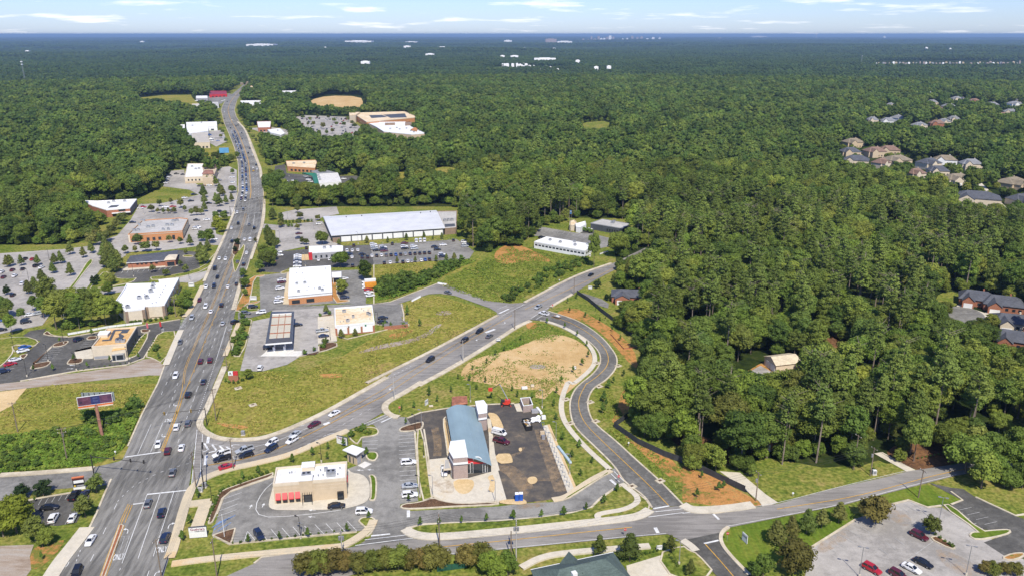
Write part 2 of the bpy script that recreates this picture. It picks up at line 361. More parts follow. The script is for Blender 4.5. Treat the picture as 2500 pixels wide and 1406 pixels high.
for c, s, m in [(2, '1735,905 1965,888 1965,958 1745,965', m_lawn), (2, '640,1280 700,1230 860,1235 820,1285', m_field), (2, '380,1270 480,1270 480,1330 400,1320', m_field), (2, '500,515 700,492 900,500 1130,512 1060,526 720,528', m_field), (2, '905,405 1050,404 1060,416 910,420', m_gravel), (1, '1860,322 2100,318 2160,332 1900,336', m_gravel), (2, '520,432 600,430 610,445 520,455', m_clay), (2, '120,480 265,433 272,440 165,492', m_gravel)]: drape('far_clearing', m, chaikin(G(c, s), 1))
# paving: parking lots and drives
sheet('side_drive', m_mid, G(16, '-500,320 0,285 600,235 1050,185 1330,120 1400,90 1240,340 1200,385 600,432 370,460 330,520 -500,620'), Z1)
sheet('parking_lot', m_dark, G(16, '290,565 720,482 900,468 1010,500 860,805 640,842 400,825 290,640'), Z1)
sheet('parking_lot', m_dark, G(13, '-400,1050 0,1002 280,965 1060,828 1750,742 1990,652 2172,322 2500,255 2500,108 1950,198 940,362 590,322 640,236 420,268 320,335 560,412 380,562 -400,1000'), Z1)
sheet('parking_lot', m_light, G(15, '-900,330 0,275 740,225 1000,190 1150,130 1430,40 1560,-60 1700,-60 1440,180 1420,300 1130,460 960,690 700,770 480,1080 0,1180 -900,1300'), Z1)
sheet('access_drive', m_light, G(15, '900,740 1300,655 1460,640 1440,700 1050,745'), Z1+.03)
sheet('access_drive', m_light, G(15, '2020,600 2030,545 2330,470 2400,480 2250,585 2200,605'), Z1+.03)
sheet('parking_lot', m_dark, G(15, '1270,525 1430,400 1440,340 2000,235 2215,258 2260,430 2000,520 1690,545 1690,590 1480,605 1530,565 1330,560'), Z1+.03)
sheet('parking_lot', m_light, G(19, '200,1400 370,1150 600,880 700,700 1000,680 1440,580 1900,470 1880,690 1830,840 1600,870 1640,1060 1770,1090 1700,1200 1560,1190 1400,1210 1000,1260 600,1280 450,1340'), Z1)
sheet('parking_lot', m_light, G(19, '990,480 1090,290 1250,275 1260,370 1450,480 1600,470 1680,250 1800,235 1890,280 1890,480 1440,590 1310,520'), Z1+.03)
sheet('parking_lot', m_light, G(14, '-60,320 20,310 180,325 680,280 790,440 770,500 910,560 520,562 210,622 150,600 150,385 -60,350'), Z1)
sheet('parking_lot', m_light, G(14, '185,190 380,150 840,115 870,200 680,235 600,290 480,265 250,270'), Z1+.03)
sheet('parking_lot', m_dark, G(14, '-20,650 220,622 910,560 1222,548 1262,772 1000,802 320,800 200,862 -40,850'), Z1+.05)
sheet('parking_lot', m_mid, G(14, '1222,548 2200,488 2395,620 2340,705 1262,772'), Z1+.03)
sheet('parking_lot', m_mid, G(14, '-30,895 300,855 1080,830 1185,960 1170,1212 780,1205 300,1245 110,1255 -20,1300'), Z1)
sheet('parking_lot', m_light, G(12, '150,1615 322,930 560,880 600,770 900,755 1460,728 1460,900 1492,1210 1230,1250 1230,1375 1010,1400 800,1530 450,1625'), Z1)
sheet('access_drive', m_mid, G(12, '120,905 120,815 400,765 700,735 1870,685 2010,695 2010,730 1460,742 900,768 600,780 420,850 300,880'), Z1+.03)
sheet('parking_lot', m_mid, G(12, '1980,705 2400,690 2435,945 2030,1002 2010,860'), Z1)
sheet('loop_road', m_road2, G(0, '905,742 953,736 1007,715 1070,692 1092,696 1126,709 1188,734 1245,741 1284,739 1260,760 1216,772 1212,762 1195,752 1111,722 1075,717 1048,718 1020,727 985,738 960,745 905,752'), Z1+.05)
sheet('parking_lot', m_mid, G(0, '517,1306 549,1206 670,1163 850,1144 873,1135 884,1094 884,1068 926,1053 912,1036 884,1037 950,1008 971,1018 1001,1016 1011,1053 1021,1223 978,1230 976,1238 1000,1245 991,1290 1026,1320 865,1336 907,1310 917,1270 895,1294 569,1328 573,1289 521,1306'), Z1)
sheet('parking_lot', m_new, G(11, '245,375 400,310 700,258 1150,218 1450,208 1560,290 1700,280 1775,450 2075,1255 1870,1290 1600,1325 1560,1345 500,1300 480,700'), Z1)
sheet('access_drive', m_mid, G(0, '985,1248 1218,1236 1285,1228 1342,1226 1376,1222 1409,1198 1489,1150 1503,1140 1524,1180 1516,1180 1466,1214 1436,1244 1268,1268 1035,1278 985,1290'), Z1+.04)
sheet('parking_lot', m_light, G(9, '880,1470 945,1192 1270,988 1530,882 1650,852 1790,905 1900,905 2180,1085 2250,1130 2500,1290 2700,1500'), Z1)
sheet('parking_lot', m_dark, G(9, '1800,725 1960,760 2050,770 2140,830 2430,965 2600,1030 2600,1260 2400,1290 2200,1160 2400,1090 2170,1060 1960,885 2045,852'), Z1)
sheet('driveway', m_conc, G(9, '270,640 420,650 610,810 700,870 590,905 560,860 440,760'), Z1)
sheet('driveway', m_conc, G(9, '1400,510 1460,500 1640,600 1720,640 1650,650 1580,610'), Z1)
sheet('driveway', m_conc, G(9, '2060,280 2140,330 2350,430 2460,470 2500,540 2400,520 2250,420'), Z1)
sheet('driveway', m_mid, G(21, '800,1090 900,1100 1180,1190 1290,1260 1280,1330 1150,1290'), Z1)
sheet('driveway', m_conc, G(8, '2080,1330 2380,1240 2495,1400 2495,1470 2100,1470'), Z1)
sheet('parking_lot', m_mid, G(21, '150,230 250,90 480,130 760,180 1050,200 1290,260 1300,390 1150,420 1050,360 340,240'), Z1)
sheet('parking_lot', m_dark, G(21, '800,170 930,110 1060,120 1070,190 1010,210'), Z1+.03)
sheet('cul_de_sac', m_mid, chaikin(G(6, '1890,850 1990,835 2110,850 2200,890 2215,930 2170,960 2080,970 2010,970 1960,930 1900,900'), 2), Z1)
sheet('driveway', m_conc, G(6, '2000,835 2050,805 2110,825 2100,850 2210,885 2240,860 2320,885 2260,940 2210,950 2140,890'), Z1+.03)
sheet('yard_lawn', m_lawn, chaikin(G(6, '1840,770 1940,720 2060,760 2020,830 1880,850'), 1), Z0+.05)
sheet('parking_lot', m_light, G(6, '460,1330 570,1270 680,1330 560,1380'), Z1)
sheet('dirt_patch', m_clay, chaikin(G(6, '440,1330 590,1240 680,1230 880,1290 960,1350 900,1406 560,1420'), 1), Z0+.05)
sheet('dirt_patch', m_pineneedle, chaikin(G(6, '900,1180 1100,1030 1350,1050 1400,1130 1230,1160 1000,1280 900,1290'), 1), Z0+.05)
sheet('parking_lot', m_light, G(20, '1570,590 1700,560 2230,580 2420,720 2330,830 1960,840 1700,720'), Z1)
sheet('parking_lot', m_light, G(20, '1050,720 1280,700 1520,740 1560,830 1300,820'), Z1)
sheet('parking_lot', m_light, G(20, '540,760 720,740 770,880 640,945 560,900'), Z1)
sheet('parking_lot', m_dark, G(20, '1360,1180 1480,1160 1500,1270 1880,1300 1880,1400 1400,1430 1330,1330'), Z1)
sheet('parking_lot', m_dark, G(20, '2130,1300 2400,1300 2420,1390 2160,1400'), Z1)
sheet('parking_lot', m_mid, G(20, '530,330 860,300 800,340 700,420 560,440 440,420'), Z1)
sheet('driveway', m_conc, G(22, '1850,1110 1920,1090 2030,1200 2240,1406 2150,1406 2050,1290'), Z1)
# ---- roads
RL = XS(0, '60,1560 137,1406 152,1374 218,1296 240,1250 267,1183 302,1118 348,1013 388,936 406,886 435,806 452,775 476,745 495,697 511,655 538,608 551,571 568,528 583,468 583,401 573,361 557,321 548,301 540,267 549,248 565,232 588,213 611,192 622,180')
RR = XS(0, '352,1560 399,1406 424,1327 450,1233 461,1197 481,1036 501,993 522,936 548,876 565,806 577,750 587,685 602,655 618,602 630,578 637,545 642,501 642,468 637,435 632,398 618,361 605,328 590,306 578,292 571,267 578,247 588,231 602,214 615,194 626,181')
def xat(line, y):
    for (x0, y0), (x1, y1) in zip(line, line[1:]):
        if (y0-y)*(y1-y) <= 0 and y0 != y1: return x0+(x1-x0)*(y-y0)/(y1-y0)
    return line[-1][0]
ROWS = [1540, 1500, 1460, 1406, 1370, 1330, 1290, 1250, 1210, 1170, 1130, 1090, 1050, 1010, 970, 936, 900, 870, 840, 810, 780, 755, 730, 705, 680, 655, 630, 608, 590, 571, 550, 528, 505, 485, 468, 450, 430, 410, 395, 378, 361, 340, 325, 312, 300, 285, 270, 258, 247, 238, 230, 220, 210, 200, 192, 184]
def across(k, y): return g(xat(RL, y)*(1-k)+xat(RR, y)*k, y)
main_pts = [across(0, y) for y in ROWS]+[across(1, y) for y in reversed(ROWS)]
main_road = sheet('main_road', m_road, main_pts, Z2)
hill_road = sheet('hill_road', m_road2, G(0, '470,1180 478,1040 493,1051 521,1066 551,1073 595,1076 638,1073 670,1062 703,1049 789,1012 876,963 940,924 961,906 1068,852 1218,772 1282,740 1402,675 1489,647 1575,606 1600,612 1496,662 1452,685 1396,720 1342,752 1320,775 1295,781 1262,794 1212,829 1108,893 1028,936 938,986 940,1004 884,1037 850,1050 789,1078 709,1111 638,1128 573,1141 530,1153 490,1170'), Z2)
curve_o = G(0, '1330,756 1345,762 1376,771 1419,787 1469,822 1499,859 1508,879 1503,903 1479,929 1460,940 1446,951 1434,976 1436,1003 1449,1033 1503,1076 1553,1123 1610,1173 1668,1233')
curve_i = G(0, '1296,781 1332,784 1376,797 1419,819 1452,846 1466,866 1466,889 1449,913 1416,938 1402,953 1391,979 1392,1010 1402,1043 1452,1090 1503,1140 1523,1177 1573,1210 1592,1240')
co, ci = chaikin(curve_o, 2, False), chaikin(curve_i, 2, False)
m_curve = surf('curved_road_asphalt', [(.34, gray(.085)), (.5, gray(.118)), (.68, gray(.145))], .035, .6, .45, .92, fine=4, fine_amp=.12)
curved_road = sheet('curved_road', m_curve, co+list(reversed(ci)), Z2)
front_road = sheet('front_road', m_road2, G(0, '545,1410 625,1374 640,1359 700,1351 834,1341 866,1334 1026,1317 1168,1307 1335,1290 1503,1275 1569,1264 1591,1244 1668,1233 1690,1246 1720,1253 1840,1239 1900,1230 2034,1193 2151,1167 2218,1150 2335,1133 2420,1120 2700,1090 2700,1115 2420,1146 2335,1161 2268,1178 2151,1208 2067,1231 1913,1261 1776,1289 1758,1300 1664,1320 1630,1304 1503,1315 1335,1331 1215,1343 1088,1356 900,1392 700,1450 520,1480'), Z2)
south_drive = sheet('south_drive', m_dark, G(0, '1650,1309 1776,1286 1757,1296 1757,1317 1768,1342 1830,1408 1870,1450 1790,1450 1750,1406 1700,1350 1676,1322'), Z2+.004)
# ---- concrete pads
sheet('wash_apron', m_conc, G(11, '500,842 700,820 760,1062 940,1052 1180,985 1275,960 1372,1292 1285,1322 850,1342 650,1312 530,1242 505,1000'), Z3)
sheet('wash_walk', m_conc, G(11, '1150,380 1195,380 1242,770 1295,965 1185,985 1172,560'), Z3)
for pts in ('1150,310 1250,320 1300,380 1352,512 1222,492 1192,385', '1242,780 1395,772 1420,785 1447,862 1432,882 1272,892', '770,1070 980,1064 1012,1110 990,1180 930,1230 850,1232 780,1172', '1150,1035 1235,1010 1245,1222 1160,1205 1192,1100'):
    sheet('sandy_island', m_sand, chaikin(G(11, pts), 1), Z3+.02)
sheet('sand_drift', m_sand, chaikin(G(11, '1605,1060 1640,1035 1700,1035 1725,1070 1710,1105 1660,1125 1615,1105'), 2), Z3+.02)
sheet('sand_drift', m_sand, chaikin(G(11, '1508,715 1535,705 1552,730 1540,752 1512,748'), 2), Z3+.02)
sheet('sandy_island', m_sand, chaikin(G(11, '1285,1300 1560,1285 1605,1320 1590,1355 1300,1345'), 1), Z3+.02)
sheet('vacuum_pad', m_conc, G(11, '1780,462 1832,450 2140,1182 2072,1252'), Z3)
sheet('sand_edge', m_sand, G(11, '1832,450 1860,445 2165,1165 2140,1182'), Z3)
sheet('enclosure_pad', m_conc, G(11, '1455,215 1530,205 1560,290 1700,280 1690,300 1490,300'), Z3)
sheet('drive_thru_pad', m_conc, chaikin(G(10, '1180,880 1230,700 1240,640 2080,480 2120,530 2240,545 2310,610 2330,700 2320,830 2230,890 2010,945 1300,955 1200,935'), 1), Z3)
sheet('loading_pad', m_white, G(10, '2190,450 2270,400 2350,430 2260,480'), Z3+.01)
sheet('forecourt_pad', m_white, G(12, '520,1340 890,1310 895,1345 1005,1345 1000,1420 430,1420'), Z3)
sheet('store_walk', m_conc, G(12, '1390,850 1440,850 1490,1205 1400,1215'), Z3)
sheet('store_bay', m_conc, G(12, '1225,870 1390,860 1398,1210 1225,1240'), Z3-.01)
sheet('cafe_walk', m_conc, G(13, '1030,545 1265,485 1300,660 1490,650 1560,705 1750,690 1910,605 1760,640 1740,400 1290,480'), Z3)
sheet('bank_walk', m_walk, G(12, '740,700 800,260 830,260 830,700'), Z3)
sheet('pharmacy_walk', m_conc, G(15, '1380,460 1430,430 1990,395 2010,420 1400,470'), Z3)
# dust dragged over the fresh tarmac by site traffic
def dustmat(name, c, lo, hi, amt):
    m, t, b = _new(name); b.inputs['Base Color'].default_value = c4(c); b.inputs['Roughness'].default_value = 1; tcn = N(t, 'ShaderNodeTexCoord'); nz_ = N(t, 'ShaderNodeTexNoise'); nz_.inputs['Scale'].default_value = .35; nz_.inputs['Detail'].default_value = 6; nz_.inputs['Roughness'].default_value = .7; t.links.new(tcn.outputs['Object'], nz_.inputs['Vector'])
    mr = N(t, 'ShaderNodeMapRange'); mr.inputs[1].default_value = lo; mr.inputs[2].default_value = hi; mr.inputs[3].default_value = 0; mr.inputs[4].default_value = amt; t.links.new(nz_.outputs['Fac'], mr.inputs[0]); tr = N(t, 'ShaderNodeBsdfTransparent'); ms = N(t, 'ShaderNodeMixShader'); t.links.new(mr.outputs[0], ms.inputs[0]); t.links.new(tr.outputs[0], ms.inputs[1]); t.links.new(b.outputs[0], ms.inputs[2])
    o = [n for n in t.nodes if n.type == 'OUTPUT_MATERIAL'][0]; t.links.new(ms.outputs[0], o.inputs[0]); return m
m_dust = dustmat('dragged_clay_dust', (.38, .27, .16), .36, .7, .75)
for i, (s, w) in enumerate([('1600,420 1640,600 1700,760 1660,900 1640,1050 1690,1200 1780,1340', 3.0), ('1180,240 1350,300 1480,400 1560,520 1545,640 1600,760', 2.4), ('470,360 490,540 560,720', 3.6), ('560,480 600,650 590,800', 2.6), ('1500,1200 1620,1110 1740,1060 1950,1070', 1.6), ('1640,1050 1600,1200 1500,1290', 2.2), ('1420,800 1530,760 1560,700', 1.2), ('1300,900 1480,1000 1600,1180', 5.0), ('1750,500 1850,800 1990,1200', 4.0)]):
    struct('dust_trail', strip(MB(), chaikin(G(11, s), 2, False), w, Z1+.03+i*.004), m_dust)
m_stain = dustmat('clay_stain', (.42, .28, .15), .42, .75, .6)
for i, (c, s) in enumerate([(9, '1540,900 1700,1000 1620,1060 1480,960'), (9, '1800,1200 2000,1240 2250,1400 2000,1420'), (9, '960,1190 1200,1050 1250,1120 1020,1260'), (11, '520,1060 760,1070 800,1240 560,1200'), (8, '1300,880 1450,870 1500,900 1260,930')]): struct('clay_stain', MB().sheet(chaikin(G(c, s), 2), Z3+.04+i*.003), m_stain)
# ---- raised islands: kerb ring and planted or paved top
def island(name, top, pts, sm=1, k=.45, h=.15, lift=Z2):
    if sm: pts = chaikin(pts, sm)
    mb = MB().prism(pts, 0, lift+h); o = struct(name, mb, m_kerb)
    s = MB().sheet(inset(pts, k), lift+h+.012).build('planting' if top in (m_mulch, m_lawn, m_green, m_weed) else 'surface', top, o)
    return o
IS = [(13, m_mulch, '405,790 560,640 722,470 745,485 560,645 445,735 690,690 716,712 640,772 440,802'), (13, m_mulch, '715,480 780,440 930,408 962,425 890,480 740,500'),
      (13, m_mulch, '1188,382 1240,345 1350,340 1345,388 1220,398'), (13, m_mulch, '918,722 980,650 1165,645 1140,722 940,738'), (13, m_mulch, '265,612 380,588 385,610 330,662 285,650'),
      (13, m_lawn, '1740,655 1780,600 1975,315 2085,300 1915,605 1840,640'), (13, m_lawn, '2000,630 2100,460 2200,290 2490,268 2265,742 2100,650'), (13, m_mulch, '1940,252 2075,250 2085,285 1960,308'),
      (13, m_mulch, '600,310 660,270 720,330 860,350 940,345 940,362 700,345 600,322'), (13, m_lawn, '170,470 200,560 100,690 0,770 -300,900 -300,420 330,340 560,412 480,492 380,470'),
      (15, m_green, '745,705 880,540 1000,340 1068,352 960,480 800,700 740,718'), (15, m_weed, '1000,690 1090,560 1180,470 1280,520 1330,560 1500,560 1555,548 1500,600 1300,640 1030,672'),
      (15, m_lawn, '2060,300 2120,290 2190,300 2180,318 2070,318'), (15, m_lawn, '1690,545 1740,535 2000,515 2300,430 2400,300 2480,230 2440,330 2330,465 2030,545 1720,580'),
      (10, m_lawn, '2240,130 2330,120 2415,100 2435,60 2400,20 2290,10 2180,40 2090,60 2080,130 2180,220 2230,150'), (10, m_green, '2290,380 2380,400 2425,350 2415,305 2370,290 2270,300'),
      (10, m_green, '2305,560 2370,548 2410,600 2405,800 2380,848 2310,840 2335,800 2330,600'), (10, m_lawn, '2195,1070 2230,1035 2340,1025 2400,1060 2400,1130 2330,1240 2270,1250 2290,1165 2200,1090'),
      (10, m_mulch, '540,1235 800,1150 818,1160 770,1330 735,1335 560,1250'), (10, m_mulch, '690,765 1000,650 1240,570 1240,520 1200,540 900,640 650,730 600,790 480,1100 545,1110 600,1000'),
      (11, m_lawn, '345,515 430,490 530,1240 545,1280 390,1320'), (11, m_mulch, '150,505 200,470 420,410 440,430 430,490 330,520 180,530'), (11, m_mulch, '165,1395 190,1345 390,1325 545,1270 640,1310 850,1342 1290,1320 1285,1355 800,1375 300,1406'),
      (11, m_sand, '645,400 680,355 720,370 760,700 770,830 700,820 690,700'), 
      (0, m_lawn, '994,1291 1035,1279 1268,1269 1436,1246 1466,1216 1514,1184 1530,1190 1575,1215 1592,1240 1560,1262 1450,1272 1260,1290 1090,1306 1010,1304'),
       (8, m_lawn, '1610,845 1720,775 1950,645 1955,655 1760,780 1640,855'),
      (9, m_green, '1885,890 1960,880 2185,1080 2280,1070 2390,1065 2405,1095 2300,1125 2150,1148 2085,1115 2110,1085 2165,1085'), (9, m_clay, '2320,1275 2400,1240 2500,1235 2500,1270 2400,1300'),
      (9, m_pineneedle, '1790,1130 1860,1110 2005,1205 1960,1215'), (9, m_lawn, '0,1180 60,1225 110,1240 260,1406 -60,1450 -200,1250'), (12, m_mulch, '1228,1250 1235,1390 1010,1400 900,1440 1500,1300 1490,1215'),
      (12, m_clay, '250,690 420,650 430,660 370,690 255,700'), (12, m_lawn, '110,790 250,700 260,770 400,760 415,775 380,800 150,810'), (12, m_mulch, '1225,880 1290,850 1440,835 1440,850 1390,865'), (12, m_lawn, '190,1420 320,930 300,905 160,900 60,1140 20,1420'),
      (12, m_clay, '290,320 500,290 480,315 350,325 300,600 280,690 250,690 150,790 60,790 220,480'), (12, m_lawn, '700,255 830,215 850,260 720,285'), (12, m_clay, '1400,330 1480,320 1500,640 1660,640 1670,660 1420,690'),
      (12, m_lawn, '1460,910 1492,1215 2020,1090 2460,980 2490,1010 2490,960 2030,1005 2005,900'), (0, m_lawn, '566,628 590,606 594,596 600,604 588,640 575,668 570,660')]
sheet('grass_patch', m_lawn, G(11, '20,60 60,10 130,-10 400,-60 900,-60 1450,40 1700,60 1700,200 1450,205 1150,215 700,255 400,305 250,365 130,350 20,290'), Z0+.06)
sheet('grass_patch', m_lawn, G(11, '1870,450 2130,1150 2160,1160 2480,930 2420,860 2150,600 2000,400 1960,250 1980,120 1900,60 1760,200 1850,400'), Z0+.06)
for c, top, s in IS: island('kerbed_island', top, G(c, s), 1)
# road median with shrubs, brick median
island('road_median', m_mulch, G(4, '1690,465 1700,400 1720,345 1755,340 1755,400 1735,468'), 1, .4)
mb = MB().prism(G(16, '1128,1420 1180,1420 1392,842 1368,828 1340,832'), 0, Z2+.13); bm_ = struct('brick_median', mb, m_kerb)
MB().sheet(inset(G(16, '1128,1420 1180,1420 1392,842 1368,828 1340,832'), .3), Z2+.145).build('brick_surface', m_wear, bm_)
# ---- sidewalks, each a raised strip
WALKS = [(10, m_walk, 2.7, '60,1500 105,1400 180,1110 260,830 320,700 420,615 560,545 760,480 1000,432 1430,330 1800,165 2085,50'),
         (7, m_walk, 2.2, '1255,1320 1500,1285 2000,1235 2500,1190'), (8, m_walk, 2.4, '0,1195 120,1130 210,1060 235,1000'), (8, m_conc, 3.0, '465,1065 500,1095 580,1118 720,1125 1100,1092 1600,1042 2100,988 2190,965 2250,925'),
         (8, m_conc, 1.8, '1875,990 1865,965 1910,950 2090,922 2190,850 2045,735'), (10, m_walk, 3.2, '300,885 520,860'), (10, m_walk, 3.4, '480,860 380,1140'),
         (17, m_kerb, 2.2, '690,-20 500,430 425,560 400,620 430,690 500,740 600,785 750,806 900,808 1100,790 1250,745 1400,690 1800,510 2200,285 2520,100'),
         (5, m_kerb, 1.6, '180,1400 380,1303 700,1145 1140,905'), (5, m_kerb, 1.6, '1335,812 1700,616 1970,525'), (5, m_kerb, 2.2, '560,1420 820,1280 1130,1090 1285,985 1380,945'), (5, m_kerb, 1.5, '1525,845 1600,800 1685,752'),
         (8, m_kerb, 2.4, '590,-10 460,70 330,140 312,180 330,215 370,240 420,248'), (12, m_walk, 2.0, '-60,1420 60,1130 130,960'), (4, m_kerb, 2.0, '1702,868 1735,760 1765,640'), (4, m_kerb, 1.8, '1830,500 1885,345 1930,200 1930,60'),
         (4, m_conc, 2.6, '1212,1270 1270,1130 1322,1015'), (4, m_walk, 2.4, '1345,918 1400,860 1480,690'), (4, m_kerb, 1.6, '1490,660 1560,500 1640,330 1710,150'), (16, m_conc, 4.0, '560,1440 680,1250 810,1090 980,870'),
         (9, m_conc, 3.2, '0,890 60,925 160,930 350,915 515,890'), (9, m_conc, 2.2, '0,1150 60,1190 100,1230'), (8, m_conc, 2.0, '1310,1350 1470,1265 1700,1235 2000,1210 2250,1190'), (9, m_kerb, 1.0, '335,1052 285,1090 275,1150 320,1230 490,1406'),
         (20, m_kerb, 2.5, '900,640 985,720 1040,850 1060,930 1140,1120 1180,1210 1190,1330'), (7, m_kerb, 2.0, '0,672 300,655 690,622')]
for c, m, w, s in WALKS:
    p = chaikin(G(c, s), 2, False); struct('sidewalk', strip(MB(), p, w, 0, h=Z2+.16+.004*len(_lv)), m); _lv[('w', s)] = 1
wk = chaikin(G(5, '1500,950 1560,968 1640,1000 1760,1070 1835,1155 1855,1230 1830,1290 1740,1370 1690,1406'), 2, False)[:-1] + chaikin(G(8, '1655,-10 1612,90 1600,200 1640,310 1780,470 1960,630'), 2, False)
struct('sidewalk', strip(MB(), wk, 1.9, 0, h=Z2+.16), m_conc)
wk = chaikin(G(8, '1965,635 1850,690 1740,760 1640,835 1540,852'), 2, False); struct('sidewalk', strip(MB(), wk, 2.2, 0, h=Z2+.16), m_walk)
# ---- kerb lines along roads and lots
KERBS = [[across(0, y)+Vector((-.3, 0, 0)) for y in ROWS if 1130 < y < 1296], [across(0, y)+Vector((-.3, 0, 0)) for y in ROWS if 840 < y < 1115], [across(0, y)+Vector((-.4, 0, 0)) for y in ROWS if 245 < y < 700],
         [across(1, y)+Vector((.4, 0, 0)) for y in ROWS if 245 < y < 740], co[4:], ci[4:], G(10, '600,1000 690,765 1000,655 1240,572'), G(10, '560,1230 740,1335 1500,1260 2180,1195'),
         G(11, '335,520 395,1260'), G(11, '440,500 490,820 500,1010 530,1250 650,1318 850,1345 1280,1322'), G(11, '250,375 400,312 700,262 1150,220 1460,208'), G(0, '991,1290 1035,1280 1268,1270 1436,1246 1466,1216 1514,1183'),
         G(13, '280,965 1060,825 1750,742 1990,650 2090,480'), G(13, '940,362 1500,262 1950,200 2490,112'), G(14, '1570,1210 1600,1330 1600,1406'), G(14, '1262,772 1262,1220 1450,1190 1700,1092 1985,982'),
         G(9, '945,1195 1270,990'), G(9, '1530,882 1650,852 1790,905 1890,892'), G(9, '1960,885 2045,852 1960,790'), G(9, '2140,830 2430,965 2500,955'), G(0, '1740,1254 1840,1239'), G(16, '300,560 600,505 820,470'), G(0, '620,1376 640,1360 700,1352 834,1342')]
for p in KERBS: struct('kerb', strip(MB(), p, .55, 0, h=Z2+.14), m_kerb)
for c, x, y in [(8, 1640, 120), (8, 1670, 295), (8, 1880, 25), (8, 1815, 140), (8, 1855, 280), (8, 2325, 715), (8, 2120, 755), (5, 1865, 1255), (5, 2020, 1275), (17, 840, 225), (17, 1005, 415)]:
    p = g(*X(c, x, y)); o = MB().box((p.x, p.y, Z2+.12), (2.6, 2.0, .3), .6).build('drain_inlet', m_kerb, base=(p.x, p.y, 0)); MB().box((p.x, p.y, Z2+.28), (1.0, .8, .03), .6).build('cover', m_mulch, o)
    tag(o, 'concrete storm drain inlet beside the ' + ('curved road' if c != 17 else 'open field'), 'drain', 'storm drain inlets')
# ================================================================ markings: every stroke is a piece of its road
ZM = Z2+.10
def mark(parent, mat, pts, w, name='lane_line', z=ZM):
    o = strip(MB(), pts, w, z).build(name, mat, parent); return o
def line(parent, mat, c, s, w=.14, on=None, off=None, sm=1, name='lane_line', z=ZM):
    p = G(c, s)
    if sm and len(p) > 2: p = chaikin(p, 2, False)
    if on:
        for d in dash(p, on, off):
            if len(d) > 1: mark(parent, mat, d, w, 'lane_dash', z)
    else: mark(parent, mat, p, w, name, z)
MR, HR, FR, CV = main_road, hill_road, front_road, curved_road
line(MR, m_paintw, 16, '1312,596 1050,1180 930,1420', .16, 3, 9); line(MR, m_paintw, 16, '905,1120 850,1260', .16, .8, 1.2)
for s in ('1650,500 1380,1240', '1800,480 1550,1215', '1950,470 1720,1190'): line(MR, m_paintw, 16, s, .17)
line(MR, m_paintw, 16, '1380,1240 1320,1420', .15, 1, 2); line(MR, m_paintw, 16, '1675,1350 1650,1420', .15)
line(MR, m_paintw, 16, '1480,608 1612,590', .6, name='stop_bar'); line(MR, m_paintw, 16, '1650,495 2095,448', .6, name='stop_bar')
line(MR, m_paintw, 16, '1320,575 1410,480 1500,400 1590,350 1730,275 1880,215 2060,160 2150,140', .15, .9, 1.6)
for s in ('1340,822 1440,602 1490,602 1402,812', '1362,826 1460,612'): line(MR, m_painty, 16, s, .2, sm=0)
line(MR, m_painty, 16, '1120,1425 1335,835', .16); line(MR, m_painty, 16, '1188,1425 1398,845', .16)
line(MR, m_paintf, 16, '1350,970 1455,962 1380,1180', .15, sm=0); line(MR, m_paintf, 16, '1350,970 1290,1150', .12); line(MR, m_paintf, 16, '1400,966 1340,1150', .12)
line(MR, m_paintw, 7, '915,540 1175,503', .6, name='stop_bar'); line(MR, m_paintw, 7, '1105,300 1005,522', .15); line(MR, m_paintw, 7, '1190,290 1100,505', .15)
line(MR, m_paintw, 4, '1565,655 1440,930 1300,1225 1170,1500', .15, 3, 6); line(MR, m_paintw, 7, '1300,0 1195,290', .15, 2.4, 4); line(MR, m_paintw, 4, '1855,225 1790,470 1700,720 1600,990 1455,1400 1380,1620', .15, 3, 6)
line(MR, m_paintw, 7, '1450,20 1275,505', .15, 2.6, 6); line(MR, m_paintw, 4, '1655,985 1580,1228', .16); line(MR, m_paintw, 4, '1580,1228 1490,1500 1450,1620', .2, .7, 1.0)
line(MR, m_paintw, 4, '1720,290 1640,480 1565,655', .15, 3, 6)
line(MR, m_paintw, 7, '1440,340 1400,742', .2); line(MR, m_paintw, 7, '1480,372 1462,722', .2)
for dx in (0, 11):
    d = dx
    line(MR, m_painty, 4, f'{1335+d},1406 {1345+d},1290 {1420+d},1120 {1500+d},940 {1600+d},710 {1690+d},470 {1740+d},345 {1790+d},165', .15)
    if dx == 0: line(MR, m_painty, 4, '1375,1406 1430,1270 1520,1030 1600,840 1680,640 1735,475', .17)
line(MR, m_painty, 4, '1383,1406 1438,1270 1528,1030 1608,840 1688,640 1743,475', .15, 3, 8)
line(MR, m_painty, 7, '1335,0 1330,60 1280,230 1175,492', .2); line(MR, m_painty, 7, '1380,0 1345,70 1300,222 1192,500', .2); line(MR, m_painty, 7, '1345,70 1288,240 1184,498', .2)
line(MR, m_paintw, 4, '1555,530 1500,660', .15); line(MR, m_paintw, 19, '2010,813 2182,805', .6, name='stop_bar'); line(MR, m_paintw, 19, '1830,752 1850,830', .4); line(MR, m_paintw, 19, '1855,750 1872,820', .4)
line(MR, m_paintw, 19, '2040,830 2010,960', .16); line(MR, m_paintw, 19, '2110,830 2090,960', .16)
for i in range(7): line(MR, m_paintw, 19, f'{2150-i*5},{960+i*14} {2200-i*5},{955+i*14}', .4, name='gore_stripe')
for k, mt in ((.5, m_painty), (.515, m_painty)): mark(MR, mt, [across(k, y) for y in ROWS if y < 500], .28)
for k in (.22, .36, .66, .83):
    for d in dash([across(k, y) for y in ROWS if 240 < y < 500], 3, 11):
        if len(d) > 1: mark(MR, m_paintw, d, .22, 'lane_dash')
for i in range(8):
    a = X(4, 1310+i*3, 995-i*11); b = X(4, 1355+i*2, 985-i*10); mark(MR, m_paintw, [g(*a), g(*b)], .35, 'crosswalk_bar')
